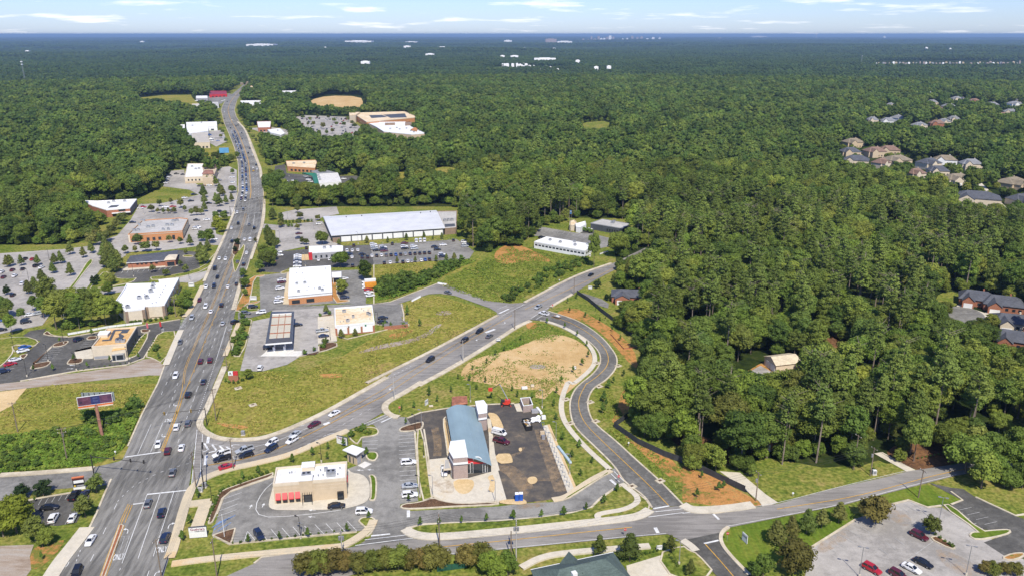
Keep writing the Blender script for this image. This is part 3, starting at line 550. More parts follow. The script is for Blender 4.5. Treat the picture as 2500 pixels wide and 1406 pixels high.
# darker wheel paths worn along the lanes
def wearmat():
    m, t, b = _new('tyre_darkened_asphalt'); b.inputs['Base Color'].default_value = (.075, .073, .07, 1); b.inputs['Roughness'].default_value = .9; tcn = N(t, 'ShaderNodeTexCoord'); mp = N(t, 'ShaderNodeMapping'); mp.inputs['Scale'].default_value = (1, .12, 1); nz_ = N(t, 'ShaderNodeTexNoise'); nz_.inputs['Scale'].default_value = .5; nz_.inputs['Detail'].default_value = 4
    t.links.new(tcn.outputs['Object'], mp.inputs[0]); t.links.new(mp.outputs[0], nz_.inputs['Vector']); mr = N(t, 'ShaderNodeMapRange'); mr.inputs[1].default_value = .35; mr.inputs[2].default_value = .7; mr.inputs[3].default_value = .0; mr.inputs[4].default_value = .26; t.links.new(nz_.outputs['Fac'], mr.inputs[0])
    tr = N(t, 'ShaderNodeBsdfTransparent'); ms = N(t, 'ShaderNodeMixShader'); t.links.new(mr.outputs[0], ms.inputs[0]); t.links.new(tr.outputs[0], ms.inputs[1]); t.links.new(b.outputs[0], ms.inputs[2]); o = [n for n in t.nodes if n.type == 'OUTPUT_MATERIAL'][0]; t.links.new(ms.outputs[0], o.inputs[0]); return m
m_trk = wearmat()
for k in (.115, .26, .40, .60, .74, .88):
    pp = [across(k, y) for y in ROWS if 480 < y < 1480]
    for off in (-.95, .95): strip(MB(), pp, 1.0, Z2+.06, off=off).build('wheel_track', m_trk, MR)
for pts in (G(17, '520,1050 800,1005 1050,945 1300,862 1600,725 1900,575 2200,415 2498,265'), G(17, '620,1115 900,1068 1200,1000 1500,890 1900,690 2200,540 2498,390'), G(5, '200,1370 700,1110 1000,960 1300,820 1600,690 1970,550')):
    for off in (-.95, .95): strip(MB(), chaikin(pts, 2, False), .75, Z2+.06, off=off).build('wheel_track', m_trk, HR)
# hill road
for s in ('500,1090 800,1045 1050,980 1300,900 1600,760 1900,610 2200,450 2498,300',): line(HR, m_painty, 17, s, .2); line(HR, m_painty, 17, '505,1096 800,1051 1050,986 1300,906 1600,766 1900,616 2200,456 2498,306', .12)
line(HR, m_painty, 17, '1870,580 2498,228', .2); line(HR, m_painty, 0, '940,949 1065,868 1200,790', .2); line(HR, m_painty, 0, '940,965 1068,880 1168,818 1250,770', .2)
line(HR, m_painty, 0, '1282,756 1369,717 1400,702 1492,660 1580,612', .24)
line(HR, m_paintw, 17, '500,1026 820,985 1100,930 1400,830', .16, 3, 5); line(HR, m_paintw, 17, '680,1140 880,1090 1130,1035 1420,950 1620,860 1880,730', .18, 1.2, 2.2)
line(HR, m_paintw, 17, '1010,890 1250,830 1420,760 1700,640', .18, 4, 4); line(HR, m_paintw, 17, '2020,640 2170,545 2400,420', .16, 1.4, 3); line(HR, m_paintw, 5, '380,1340 520,1270', .2, 1.0, 1.4)
line(HR, m_paintw, 17, '480,980 466,1092', .9, name='stop_bar'); line(HR, m_paintw, 17, '506,770 496,842', .9, name='stop_bar'); line(HR, m_paintw, 17, '450,842 545,855 640,872 800,892', .16)
for s in ('458,846 506,925', '545,860 595,925', '628,874 678,922', '705,890 772,916', '440,945 508,922', '510,950 592,930'): line(HR, m_paintw, 17, s, .6, name='gore_stripe')
for s in ('155,302 325,228', '182,312 348,237'): line(HR, m_paintw, 8, s, .25)
line(HR, m_paintw, 8, '290,286 372,248', .6, name='stop_bar')
for s in ('1150,892 1222,858',): line(HR, m_paintw, 5, s, 1.0, name='stop_bar')
for s in ('1165,912 1335,825', '1140,862 1210,832', '1380,928 1512,850', '1420,935 1520,875'): line(HR, m_paintw, 5, s, .22)
# curved and front roads
line(CV, m_painty, 5, '1530,917 1650,947 1790,1022 1900,1112 1950,1192 1945,1272 1880,1342 1790,1406', .25); line(CV, m_painty, 8, '1790,0 1735,95 1728,180 1770,290 1900,420 2060,570 2240,740 2385,890', .25)
line(CV, m_paintw, 8, '2275,917 2392,897', .6, name='stop_bar'); line(CV, m_paintw, 8, '1962,705 2005,742', .9, name='stop_bar'); line(CV, m_paintw, 8, '1990,645 2065,720', .25); line(CV, m_paintw, 8, '1965,660 2030,722', .25)
line(FR, m_painty, 8, '740,1195 1200,1150 1700,1096 2120,1052', .25); line(FR, m_painty, 9, '690,920 880,890 1200,840 1500,768 1900,655 2300,590', .25)
line(FR, m_paintw, 8, '760,1250 1140,1212 1500,1178 2000,1128 2370,1098', .16); line(FR, m_paintw, 9, '330,1045 740,968 1200,878 1450,805 1800,715 2000,668', .16); line(FR, m_paintw, 9, '520,902 700,876 1100,768 1650,636', .14)
line(FR, m_paintw, 8, '2272,942 2498,917', .25); line(FR, m_paintw, 8, '2240,978 2498,945', .25); line(FR, m_paintw, 9, '0,952 108,934', .25); line(FR, m_paintw, 9, '0,918 40,912', .25); line(FR, m_paintw, 9, '225,956 267,997', .7, name='stop_bar')
line(FR, m_paintw, 8, '215,1116 355,1102', .6, name='stop_bar'); line(FR, m_paintw, 8, '170,1145 480,1108', .25); line(FR, m_paintw, 8, '100,1186 520,1132', .25); line(FR, m_paintw, 8, '488,930 488,980', .9, name='stop_bar')
line(south_drive, m_painty, 9, '165,1175 270,1290 380,1420', .25); line(south_drive, m_paintw, 9, '158,1172 265,1148', .6, name='stop_bar')
line(FR, m_paintw, 8, '2290,1055 2310,1095', 1.0, name='stop_bar')
# parking stripes: pieces of their lot
lots = [o for o in bpy.data.objects if o.name.startswith('parking_lot')]
def lot_at(p):
    best = None
    for o in lots:
        vs = [v.co for v in o.data.vertices]
        if inpoly(p.x, p.y, [(v.x, v.y) for v in vs]): best = o
    return best or main_road
def stripes(c, items, w=.13, mat=m_paintw):
    for s in items:
        p = G(c, s); par = lot_at((p[0]+p[-1])/2); mark(par, mat, p, w, 'parking_stripe', Z2+.02)
stripes(10, ['670,825 880,750', '650,890 855,817', '622,960 838,880', '595,1030 820,945', '1210,1165 1290,1260', '1335,1152 1435,1265', '1458,1140 1555,1250', '1590,1130 1685,1240', '1708,1115 1808,1220', '1832,1103 1930,1208', '1955,1092 2050,1195', '2075,1078 2180,1185',
             '945,1190 905,1310', '945,1190 1040,1300', '1130,1240 1170,1292', '2245,175 2415,165', '2240,214 2415,206', '2240,258 2405,250', '930,1230 990,1250', '915,1275 1015,1280'])
stripes(10, [f'{545+i*34},{1150-i*18} {640+i*34},{1075-i*14}' for i in range(6)]+['560,1180 700,1080', '610,1190 760,1090'], .3, m_paintb)
stripes(10, ['1230,640 1150,710 1090,790 1050,870 1040,945 1075,1000 1180,1028 1400,1020 1700,990 2000,950'], .2)
stripes(11, [f'{152+(y-565)*.03:.0f},{y+8} {328+(y-565)*.04:.0f},{y-4}' for y in (565, 605, 645, 688, 732, 778, 825, 872, 918, 968, 1018, 1070, 1125, 1180, 1235, 1290)])
stripes(13, ['720,520 880,500', '690,548 858,532', '662,580 832,563', '640,610 800,595', '610,642 770,628', '580,668 750,655', '540,700 680,695', '1180,410 1300,392', '1150,438 1285,420', '1130,465 1275,448', '1105,495 1265,478', '1085,525 1262,508', '110,800 200,790', '60,850 170,832', '100,760 220,750'])
stripes(15, [f'{1395+i*62},{462-i*5} {1372+i*60},{500-i*5}' for i in range(10)]+[f'{2090+i*4},{335+i*22} {2200},{330+i*22}' for i in range(5)])
stripes(12, [f'{345-i*4},{345+i*22} {480-i*4},{340+i*22}' for i in range(6)]+[f'{305-i*3},{495+i*20} {440-i*3},{485+i*20}' for i in range(5)]+[f'{660-i*6},{425+i*22} {790-i*4},{418+i*22}' for i in range(11)]+[f'{1228},{900+i*48} {1340},{895+i*48}' for i in range(7)], .13, m_paintf)
stripes(9, [f'{1010+i*62},{1165-i*36} {1120+i*62},{1235-i*36}' for i in range(5)]+[f'{1560+i*55},{890-i*8} {1660+i*55},{945-i*8}' for i in range(3)]+[f'{1900+i*48},{990+i*38} {2050+i*48},{945+i*38}' for i in range(4)]+[f'{2020+i*62},{925+i*35} {2110+i*62},{905+i*35}' for i in range(4)]+['1830,1155 1560,1350', '1430,1200 1500,1250', '1490,1165 1560,1215', '1550,1130 1620,1180'], .13, m_paintf)
stripes(14, [f'{1240+i*53},{700-i*4} {1228+i*53},{652-i*4}' for i in range(14)]+[f'{1350+i*75},{545-i*4} {1368+i*75},{520-i*4}' for i in range(12)], .13, m_paintf)
stripes(16, [f'{470+i*75},{545-i*15} {430+i*75},{610-i*15}' for i in range(5)]+['660,740 600,840', '770,760 730,830'], .13, m_paintf)
stripes(21, [f'{300+i*80},{105+i*14} {260+i*80},{150+i*14}' for i in range(9)], .13, m_paintf)
# lettering and arrows on the road
def road_text(parent, txt, c, x, y, ht, wd_, head, mat=m_paintw):
    cu = bpy.data.curves.new('road_lettering', 'FONT'); cu.body = txt; cu.align_x = 'CENTER'; cu.align_y = 'CENTER'; cu.size = 1; cu.materials.append(mat); cu.offset = .02
    o = link(bpy.data.objects.new('road_lettering', font_mesh(cu))); p = g(*X(c, x, y)); o.location = (p.x, p.y, ZM); o.rotation_euler = (0, 0, head); o.scale = (wd_, ht, 1); o.parent = parent
HEAD = R(14)
road_text(MR, 'ONLY', 16, 1330, 1200, 3.6, .95, HEAD); road_text(MR, 'ONLY', 16, 1815, 1117, 3.6, .95, HEAD); road_text(MR, 'ONLY', 7, 1232, 270, 3.4, .95, HEAD+math.pi)
def arrow(parent, c, x, y, head, turn=0, L=3.2, mat=m_paintw, w=.22):
    p = g(*X(c, x, y)); f = Vector((-math.sin(head), math.cos(head), 0)); r = Vector((f.y, -f.x, 0)); mb = MB()
    if turn == 0: path = [p-f*L*.5, p+f*L*.2]; tip = f
    else: path = [p-f*L*.45, p-f*L*.05, p+f*L*.18+r*turn*.25, p+f*L*.25+r*turn*.7]; path = [path[0]]+chaikin(path, 1, False)[1:]; tip = r*turn
    strip(mb, path, w, ZM); e = Vector((path[-1].x, path[-1].y, ZM)); n = Vector((-tip.y, tip.x, 0))
    mb.add([e+n*.5, e-n*.5, e+tip*1.0], [(0, 1, 2)]); mb.build('turn_arrow', mat, parent)
for c, x, y, h, t in [(16, 1440, 900, 0, -1), (16, 1895, 845, 0, 1), (16, 1740, 1390, 0, 1), (16, 760, 1290, 3.14, 1), (7, 1268, 160, 3.14, -1), (7, 1182, 385, 3.14, -1), (4, 1640, 1165, 0, 1), (4, 1675, 1010, 0, 1)]: arrow(MR, c, x, y, HEAD+h, t)
for c, x, y, h, t in [(17, 1550, 650, 2.2, 1), (17, 1540, 780, 1.2, -1), (17, 810, 860, 1.4, -1), (17, 790, 1020, 1.5, 1), (17, 1895, 735, -1.0, 1), (5, 1190, 965, -1.0, -1), (5, 990, 1080, 2.1, -1), (8, 360, 35, 2.1, -1)]: arrow(HR, c, x, y, h, t)
for c, x, y in [(17, 1840, 625), (17, 1815, 500), (5, 1085, 1020)]: mark(HR, m_paintw, [g(*X(c, x-35, y+12)), g(*X(c, x+35, y-14))], 1.5, 'road_lettering')
lot_g = lot_at(g(*X(10, 1000, 900)))
for x, y, h in [(980, 920, 0), (1120, 905, 0), (1685, 955, 1.5), (1680, 1030, 1.5), (2225, 503, 1.5), (2345, 498, 1.5)]: arrow(lot_g, 10, x, y, h, 0, 1.6, w=.2)
lot_z = lot_at(g(*X(13, 850, 750)))
for x, y, h in [(1005, 752, 1.4), (970, 798, -1.5)]: arrow(lot_z, 13, x, y, h, 0, 2.4, w=.3)
# ================================================================ far houses, read by the wood and by the builders
HOUSES = []   # (view, x, y, width m, depth m, turn deg, roof, wall)
HOUSES += [(22, 530, 700, 17, 12, 10, 1, 0), (22, 500, 790, 16, 10, 0, 0, 0), (22, 570, 880, 19, 14, -25, 0, 1), (22, 760, 800, 16, 12, 5, 2, 0), (22, 920, 770, 17, 12, -15, 2, 0), (22, 1000, 880, 20, 13, 8, 1, 0), (22, 1340, 930, 15, 12, 20, 0, 1), (22, 1440, 1000, 14, 10, -10, 0, 1),
           (22, 1520, 880, 17, 10, -20, 1, 3), (22, 1790, 940, 15, 10, -10, 3, 1), (22, 1640, 1090, 18, 12, 5, 1, 1), (22, 2230, 1130, 20, 15, 25, 1, 0), (22, 1850, 1310, 26, 17, -25, 0, 1), (22, 2330, 1320, 14, 10, 10, 0, 1), (22, 910, 450, 16, 11, -15, 3, 3), (22, 1010, 430, 14, 12, 30, 3, 3),
           (22, 740, 440, 12, 9, 0, 3, 1), (22, 1240, 500, 16, 10, 20, 3, 1), (22, 1430, 490, 16, 10, -10, 2, 2), (22, 1500, 460, 14, 10, 15, 3, 1), (22, 1610, 430, 13, 9, 0, 3, 1), (22, 1640, 215, 16, 10, 5, 3, 1), (22, 1560, 290, 18, 12, -15, 3, 1), (22, 1700, 215, 12, 9, 10, 0, 1), (22, 1830, 240, 16, 10, 0, 2, 2), (22, 1380, 245, 16, 10, 0, 3, 1),
           (22, 2020, 270, 18, 11, -15, 3, 1), (22, 2260, 270, 20, 13, 15, 3, 3), (22, 2220, 350, 16, 10, -20, 3, 1), (22, 2150, 160, 18, 10, 0, 3, 1), (22, 2290, 180, 18, 10, 10, 3, 2), (22, 2140, 390, 14, 9, 0, 2, 1), (22, 2060, 150, 12, 9, 20, 3, 1), (22, 930, 290, 14, 9, 20, 3, 1), (22, 1440, 315, 12, 8, 0, 2, 1), (22, 2340, 220, 16, 11, -10, 3, 1),
           (22, 830, 930, 12, 9, 30, 2, 1), (22, 1200, 1030, 12, 9, 15, 2, 1)]
HOUSES = [(c, x, y, w*1.25, d*1.25, r_, rf_, wl) for c, x, y, w, d, r_, rf_, wl in HOUSES]
def core(mb, c, r, rng, mi=0, seg=6, rings=4):
    """uneven dark-side blob under the leaves so the crown is not hollow"""
    vs = [Vector((c[0], c[1], c[2]+r[2]))]; fs = []
    for i in range(1, rings):
        t = math.pi*i/rings
        for j in range(seg):
            a = 2*math.pi*(j+.5*(i % 2))/seg; k = rng.uniform(.8, 1.12)
            vs.append(Vector((c[0]+r[0]*math.sin(t)*math.cos(a)*k, c[1]+r[1]*math.sin(t)*math.sin(a)*k, c[2]+r[2]*math.cos(t)*k)))
    vs.append(Vector((c[0], c[1], c[2]-r[2]))); L = len(vs)-1
    for j in range(seg): fs.append((0, 1+j, 1+(j+1) % seg))
    for i in range(rings-2):
        for j in range(seg): a = 1+i*seg+j; b = 1+i*seg+(j+1) % seg; fs.append((a, a+seg, b+seg, b))
    for j in range(seg): a = 1+(rings-2)*seg; fs.append((a+j, L, a+(j+1) % seg))
    mb.add(vs, fs, mi)
# ================================================================ buildings
CR.update({23: (180, 470, .15218), 24: (640, 370, .128), 25: (1140, 950, .08), 26: (1080, 1120, .08), 27: (840, 260, .08818), 28: (2040, 1160, .184), 29: (1200, 1280, .208), 30: (700, 1280, .24)})
b_tan = plain('tan_stucco', (.50, .40, .275), .9, var=.05); b_cream = plain('cream_stucco', (.58, .50, .38), .9, var=.05); b_white = plain('white_panel', (.70, .70, .69), .7, var=.04)
b_grey = plain('grey_panel', (.30, .30, .31), .7, var=.06); b_dgrey = plain('dark_grey_panel', (.07, .075, .085), .6, var=.1); b_brown = plain('brown_pilaster', (.24, .17, .12), .9)
def brickmat(name, c, mortar, sx=1.0):
    m, t, b = _new(name); tcn = N(t, 'ShaderNodeTexCoord'); br = N(t, 'ShaderNodeTexBrick'); mp = N(t, 'ShaderNodeMapping'); mp.inputs['Rotation'].default_value = (R(90), 0, 0)
    t.links.new(tcn.outputs['Object'], mp.inputs[0]); t.links.new(mp.outputs[0], br.inputs[0]); br.inputs['Scale'].default_value = 2.2*sx
    br.inputs['Color1'].default_value = c4(c); br.inputs['Color2'].default_value = c4(tuple(x*.78 for x in c)); br.inputs['Mortar'].default_value = c4(mortar); br.inputs['Mortar Size'].default_value = .012
    t.links.new(br.outputs[0], b.inputs['Base Color']); b.inputs['Roughness'].default_value = .92; b.inputs['Specular IOR Level'].default_value = .2; return m
b_orange = brickmat('orange_brick', (.50, .215, .085), (.45, .33, .22)); b_red = brickmat('red_brick', (.36, .135, .075), (.36, .27, .2)); b_mauve = brickmat('mauve_stone', (.36, .28, .25), (.42, .36, .33), .6)
b_green = plain('green_metal', (.03, .16, .09), .5); b_rust = plain('rusty_metal', (.30, .12, .07), .8, var=.25); b_redp = plain('red_panel', (.48, .03, .035), .5); b_blk = plain('black_metal', (.018, .018, .02), .5); b_steel = plain('galvanised_steel', (.36, .37, .38), .4, metal=.4)
r_white = surf('white_membrane_roof', [(.15, (.58, .575, .56)), (.5, (.74, .74, .735)), (.75, (.78, .78, .775)), (.92, (.64, .62, .58))], .08, .5, .5, .6); r_cream = surf('cream_membrane_roof', [(.3, (.60, .44, .25)), (.55, (.70, .56, .37)), (.72, (.74, .64, .48))], .09, .5, .5, .7)
r_grey = surf('grey_gravel_roof', [(.3, (.36, .35, .33)), (.7, (.47, .455, .43))], .08, .6, .5, .9, fine=3, fine_amp=.07); r_tan = surf('tan_plywood_roof', [(.3, (.52, .30, .11)), (.7, (.64, .42, .19))], .1, .8, .5, .8)
def ribbed(name, c, freq, ang, rough=.45, metal=.1, amp=.08):
    m, t, b = _new(name); tcn = N(t, 'ShaderNodeTexCoord'); mp = N(t, 'ShaderNodeMapping'); mp.inputs['Rotation'].default_value = (0, 0, ang); t.links.new(tcn.outputs['Object'], mp.inputs[0])
    w = N(t, 'ShaderNodeTexWave'); w.inputs['Scale'].default_value = freq; w.inputs['Distortion'].default_value = 0; t.links.new(mp.outputs[0], w.inputs[0])
    nz_ = N(t, 'ShaderNodeTexNoise'); nz_.inputs['Scale'].default_value = .15; nz_.inputs['Detail'].default_value = 4; t.links.new(tcn.outputs['Object'], nz_.inputs['Vector'])
    mr = N(t, 'ShaderNodeMapRange'); mr.inputs[3].default_value = 1-amp; mr.inputs[4].default_value = 1+amp; t.links.new(w.outputs['Fac'], mr.inputs[0])
    m2 = N(t, 'ShaderNodeMapRange'); m2.inputs[1].default_value = .3; m2.inputs[2].default_value = .7; m2.inputs[3].default_value = .92; m2.inputs[4].default_value = 1.08; t.links.new(nz_.outputs['Fac'], m2.inputs[0])
    mu = MA(t, 'MULTIPLY', mr.outputs[0], m2.outputs[0]); s = N(t, 'ShaderNodeVectorMath', operation='SCALE'); s.inputs[0].default_value = c; t.links.new(mu, s.inputs['Scale']); t.links.new(s.outputs[0], b.inputs['Base Color'])
    b.inputs['Roughness'].default_value = rough; b.inputs['Metallic'].default_value = metal
    bp = N(t, 'ShaderNodeBump'); bp.inputs['Strength'].default_value = .4; bp.inputs['Distance'].default_value = .08; t.links.new(w.outputs['Fac'], bp.inputs['Height']); t.links.new(bp.outputs[0], b.inputs['Normal']); return m
r_wash = ribbed('blue_grey_standing_seam_roof', (.225, .31, .345), 1.2, R(94), .5, 0); r_ware = ribbed('white_ribbed_metal_roof', (.60, .605, .61), 1.0, R(-4), .5, 0, .04); r_corr = ribbed('corrugated_beige_deck', (.50, .46, .36), 2.2, R(90), .7, 0, .16)
def shingle(name, c):
    return surf(name, [(.3, tuple(x*.8 for x in c)), (.7, tuple(x*1.2 for x in c))], .25, 2.0, .6, .92, stretch=(.4, .4, 3), fine=4, fine_amp=.12)
SH = [shingle('slate_shingles', (.085, .09, .105)), shingle('tan_shingles', (.215, .18, .13)), shingle('red_brown_shingles', (.20, .13, .10)), shingle('grey_shingles', (.20, .205, .215))]
HW = [b_tan, b_cream, b_red, b_white]; sh_green = shingle('green_shingles', (.085, .115, .105)); sh_roof = shingle('terracotta_shingles', (.27, .135, .10))
gl = glassy('dark_window_glass', (.022, .028, .035)); gl2 = glassy('brown_window_glass', (.10, .075, .035), .2)
def cen(p): return sum((Vector((q[0], q[1], 0)) for q in p), Vector())/len(p)
class Bd:
    """a flat-roofed building from the outline of its parapet top"""
    def __init__(s, name, label, cat, pts, h, wall, roof, par=.6, pw=.35, trim=None, group=None):
        s.p = [Vector((q[0], q[1], 0)) for q in pts]; s.h = h; c = cen(s.p); s.c = c; s.par = par
        s.t = thing(name, label, cat, (c.x, c.y, 0), 0, group); FOOT.append(s.p)
        MB().prism(s.p, 0, h-par-.02, cap=False).build('wall', wall, s.t)
        ins = inset(s.p, pw); MB().sheet(inset(s.p, .02), h-par).build('roof', roof, s.t)
        if par > .05:
            mb = MB(); n = len(s.p); o = inset(s.p, -.06)
            vs = [(v.x, v.y, h) for v in o]+[(v.x, v.y, h) for v in ins]+[(v.x, v.y, h-par) for v in ins]+[(v.x, v.y, h-par-.15) for v in o]; fs = []
            for i in range(n):
                j = (i+1) % n; fs += [(i, j, n+j, n+i), (n+i, n+j, 2*n+j, 2*n+i), (i, 3*n+i, 3*n+j, j)]
            mb.add(vs, fs).build('parapet', trim or wall, s.t)
    def pan(s, e, u0, u1, z0, z1, mat, name='window', out=.06, parent=None):
        a, b = s.p[e], s.p[(e+1) % len(s.p)]; d = b-a; n = Vector((d.y, -d.x, 0)).normalized()
        if n.dot((a+b)/2-s.c) < 0: n = -n
        A, B = a+d*u0, a+d*u1; mb = MB(); q = [A-n*.03, B-n*.03, B+n*out, A+n*out]
        mb.prism(q, z0, z1, bot=True); return mb.build(name, mat, parent or s.t)
    def win(s, e, u0, u1, z0, z1, mat=None, frame=None):
        w = s.pan(e, u0, u1, z0, z1, frame or b_blk, 'window', .05)
        a, b = s.p[e], s.p[(e+1) % len(s.p)]; L = (b-a).length; k = .07/L
        s.pan(e, u0+k, u1-k, z0+.08, z1-.08, mat or gl, 'pane', .08, w); return w
    def row(s, e, n, u0, u1, z0, z1, fill=.6, mat=None):
        for i in range(n):
            a = u0+(u1-u0)*i/n; w = (u1-u0)/n; s.win(e, a+w*(1-fill)/2, a+w*(1+fill)/2, z0, z1, mat)
    def ac(s, c, x, y, w=2.2, d=1.6, h=1.3, rz=None, fans=2):
        z = s.h-s.par; p = g(*X(c, x, y), z); e = s.p[1]-s.p[0]; rz = math.atan2(e.y, e.x) if rz is None else rz
        o = MB().box((p.x, p.y, z+h/2+.1), (w, d, h), rz).box((p.x, p.y, z+.06), (w*.9, d*1.1, .12), rz).build('air_conditioner', b_steel, s.t)
        for k in range(fans):
            q = (k-(fans-1)/2)*w/fans; MB().tube((p.x+math.cos(rz)*q, p.y+math.sin(rz)*q, z+h+.1), (p.x+math.cos(rz)*q, p.y+math.sin(rz)*q, z+h+.22), .42, n=10).build('fan', b_blk, o)
    def vent(s, c, x, y, r=.25, h=.6):
        z = s.h-s.par; p = g(*X(c, x, y), z); MB().tube((p.x, p.y, z), (p.x, p.y, z+h), r, n=8).tube((p.x, p.y, z+h), (p.x, p.y, z+h+.12), r*1.5, n=8).build('roof_vent', b_steel, s.t)
    def block(s, pts, z0, z1, wall, roof, name='tower_block'):
        o = MB().prism(pts, z0, z1-.01, cap=False).build(name, wall, s.t); MB().prism(inset(pts, -.08), z1-.25, z1).build('block_roof', roof, o); return o
def sign_text(parent, txt, loc, rot, size, mat, ext=.02):
    cu = bpy.data.curves.new('lettering', 'FONT'); cu.body = txt; cu.size = size; cu.align_x = 'CENTER'; cu.align_y = 'CENTER'; cu.extrude = ext; cu.offset = size*.012; cu.materials.append(mat)
    o = link(bpy.data.objects.new('lettering', font_mesh(cu))); o.rotation_euler = rot; o.parent = parent; o.location = Vector(loc)-ORG[parent]; return o
def GZ(c, s, z): return G(c, s, z)
# ---- chicken restaurant
B = Bd('restaurant', 'tan restaurant with four red awnings and white roof', 'restaurant', GZ(10, '1232,652 2058,582 2068,392 1268,462', 6.7), 6.7, b_tan, r_white, .7, .4, b_cream)
for u in (.055, .145, .234, .322):
    B.win(0, u-.03, u+.03, .35, 2.3)
    a, b = B.p[0], B.p[1]; d = b-a; n = Vector((d.y, -d.x, 0)).normalized(); A, C_ = a+d*(u-.034), a+d*(u+.034); z1, z0 = 3.6, 2.2
    mb = MB(); P4 = [A, C_, C_+n*1.1, A+n*1.1]
    mb.add([(P4[0].x, P4[0].y, z1), (P4[1].x, P4[1].y, z1), (P4[2].x, P4[2].y, z0), (P4[3].x, P4[3].y, z0), (P4[2].x, P4[2].y, z0-.25), (P4[3].x, P4[3].y, z0-.25), (P4[0].x, P4[0].y, z0-.25), (P4[1].x, P4[1].y, z0-.25)], [(3, 2, 1, 0), (5, 4, 2, 3), (6, 5, 3, 0), (4, 7, 1, 2)]).build('awning', b_redp, B.t)
a, b = B.p[0], B.p[1]; d = b-a; n = Vector((d.y, -d.x, 0)).normalized(); dep = B.p[3]-B.p[0]
B.block([a+d*.355+n*.35, a+d*.535+n*.35, a+d*.535+dep*.25, a+d*.355+dep*.25], 0, 7.3, b_tan, r_white); B.block([a+d*.37+dep*.72, a+d*.55+dep*.72, a+d*.55+dep*1.02, a+d*.37+dep*1.02], 5, 7.6, b_cream, r_white)
o = B.pan(0, .40, .52, .1, 2.6, b_blk, 'door', .45); B.pan(0, .415, .505, .2, 2.3, gl, 'pane', .5, o)
mb = MB()
for k in range(5): p = a+d*(.39+.032*k); mb.tube((p.x, p.y, 3.3), (p.x+n.x*2.0, p.y+n.y*2.0, 3.3), .07, n=4)
for k in (0, 4): p = a+d*(.39+.032*k)+n*2; mb.tube((p.x, p.y, .1), (p.x, p.y, 3.3), .08, n=4)
p, q = a+d*.39+n*2, a+d*.518+n*2; mb.tube((p.x, p.y, 3.3), (q.x, q.y, 3.3), .08, n=4).build('entrance_trellis', b_blk, B.t)
o = B.pan(0, .865, .955, .3, 2.6, b_blk, 'drive_thru_window', .9); B.pan(0, .875, .945, .9, 2.2, gl, 'pane', .94, o)
for z in (3.9, 5.0): B.pan(0, .0, .352, z, z+.06, b_cream, 'wall_groove', .015); B.pan(0, .54, 1, z, z+.06, b_cream, 'wall_groove', .015)
B.win(1, .15, .30, .8, 2.2); B.win(1, .6, .75, .8, 2.2); B.pan(1, .3, .5, 3.6, 4.8, b_redp, 'wall_sign', .2)
B.ac(10, 1612, 580, 2.6, 1.9, 1.5); B.ac(10, 1890, 553, 2.6, 1.9, 1.5); B.ac(10, 1832, 500, 1.0, 1.0, 1.0, None, 0)
for x, y in ((1420, 535), (1445, 530), (1770, 505), (1690, 570), (1745, 565), (1800, 560), (1965, 550), (1990, 480)): B.vent(10, x, y, .16, .5)
# its store hut under a white canopy
P = GZ(10, '2018,266 2172,328 2272,258 2128,210', 4.2)
t = thing('storage_hut', 'small tan hut with overhanging square white roof beside the restaurant drive', 'hut', cen(P))
MB().prism(inset(P, .9), 0, 4.0, cap=False).build('wall', b_tan, t); MB().prism(inset(P, .85), 2.9, 3.85, cap=False).build('band', b_dgrey, t); MB().prism(P, 4.0, 4.3, bot=True).build('roof', r_white, t)
q = inset(P, .9); d = (q[1]-q[0]); n = Vector((d.y, -d.x, 0)).normalized(); n = n if n.dot(q[0]-cen(P)) > 0 else -n
for u0, u1 in ((.2, .36), (.62, .72)): MB().prism([q[0]+d*u0, q[0]+d*u1, q[0]+d*u1+n*.05, q[0]+d*u0+n*.05], .2, 2.3).build('door', b_dgrey, t)
d = q[2]-q[1]; n = Vector((d.y, -d.x, 0)).normalized(); n = n if n.dot(q[1]-cen(P)) > 0 else -n; MB().prism([q[1]+d*.15, q[1]+d*.85, q[1]+d*.85+n*.06, q[1]+d*.15+n*.06], .1, 2.6).build('gate', b_grey, t)
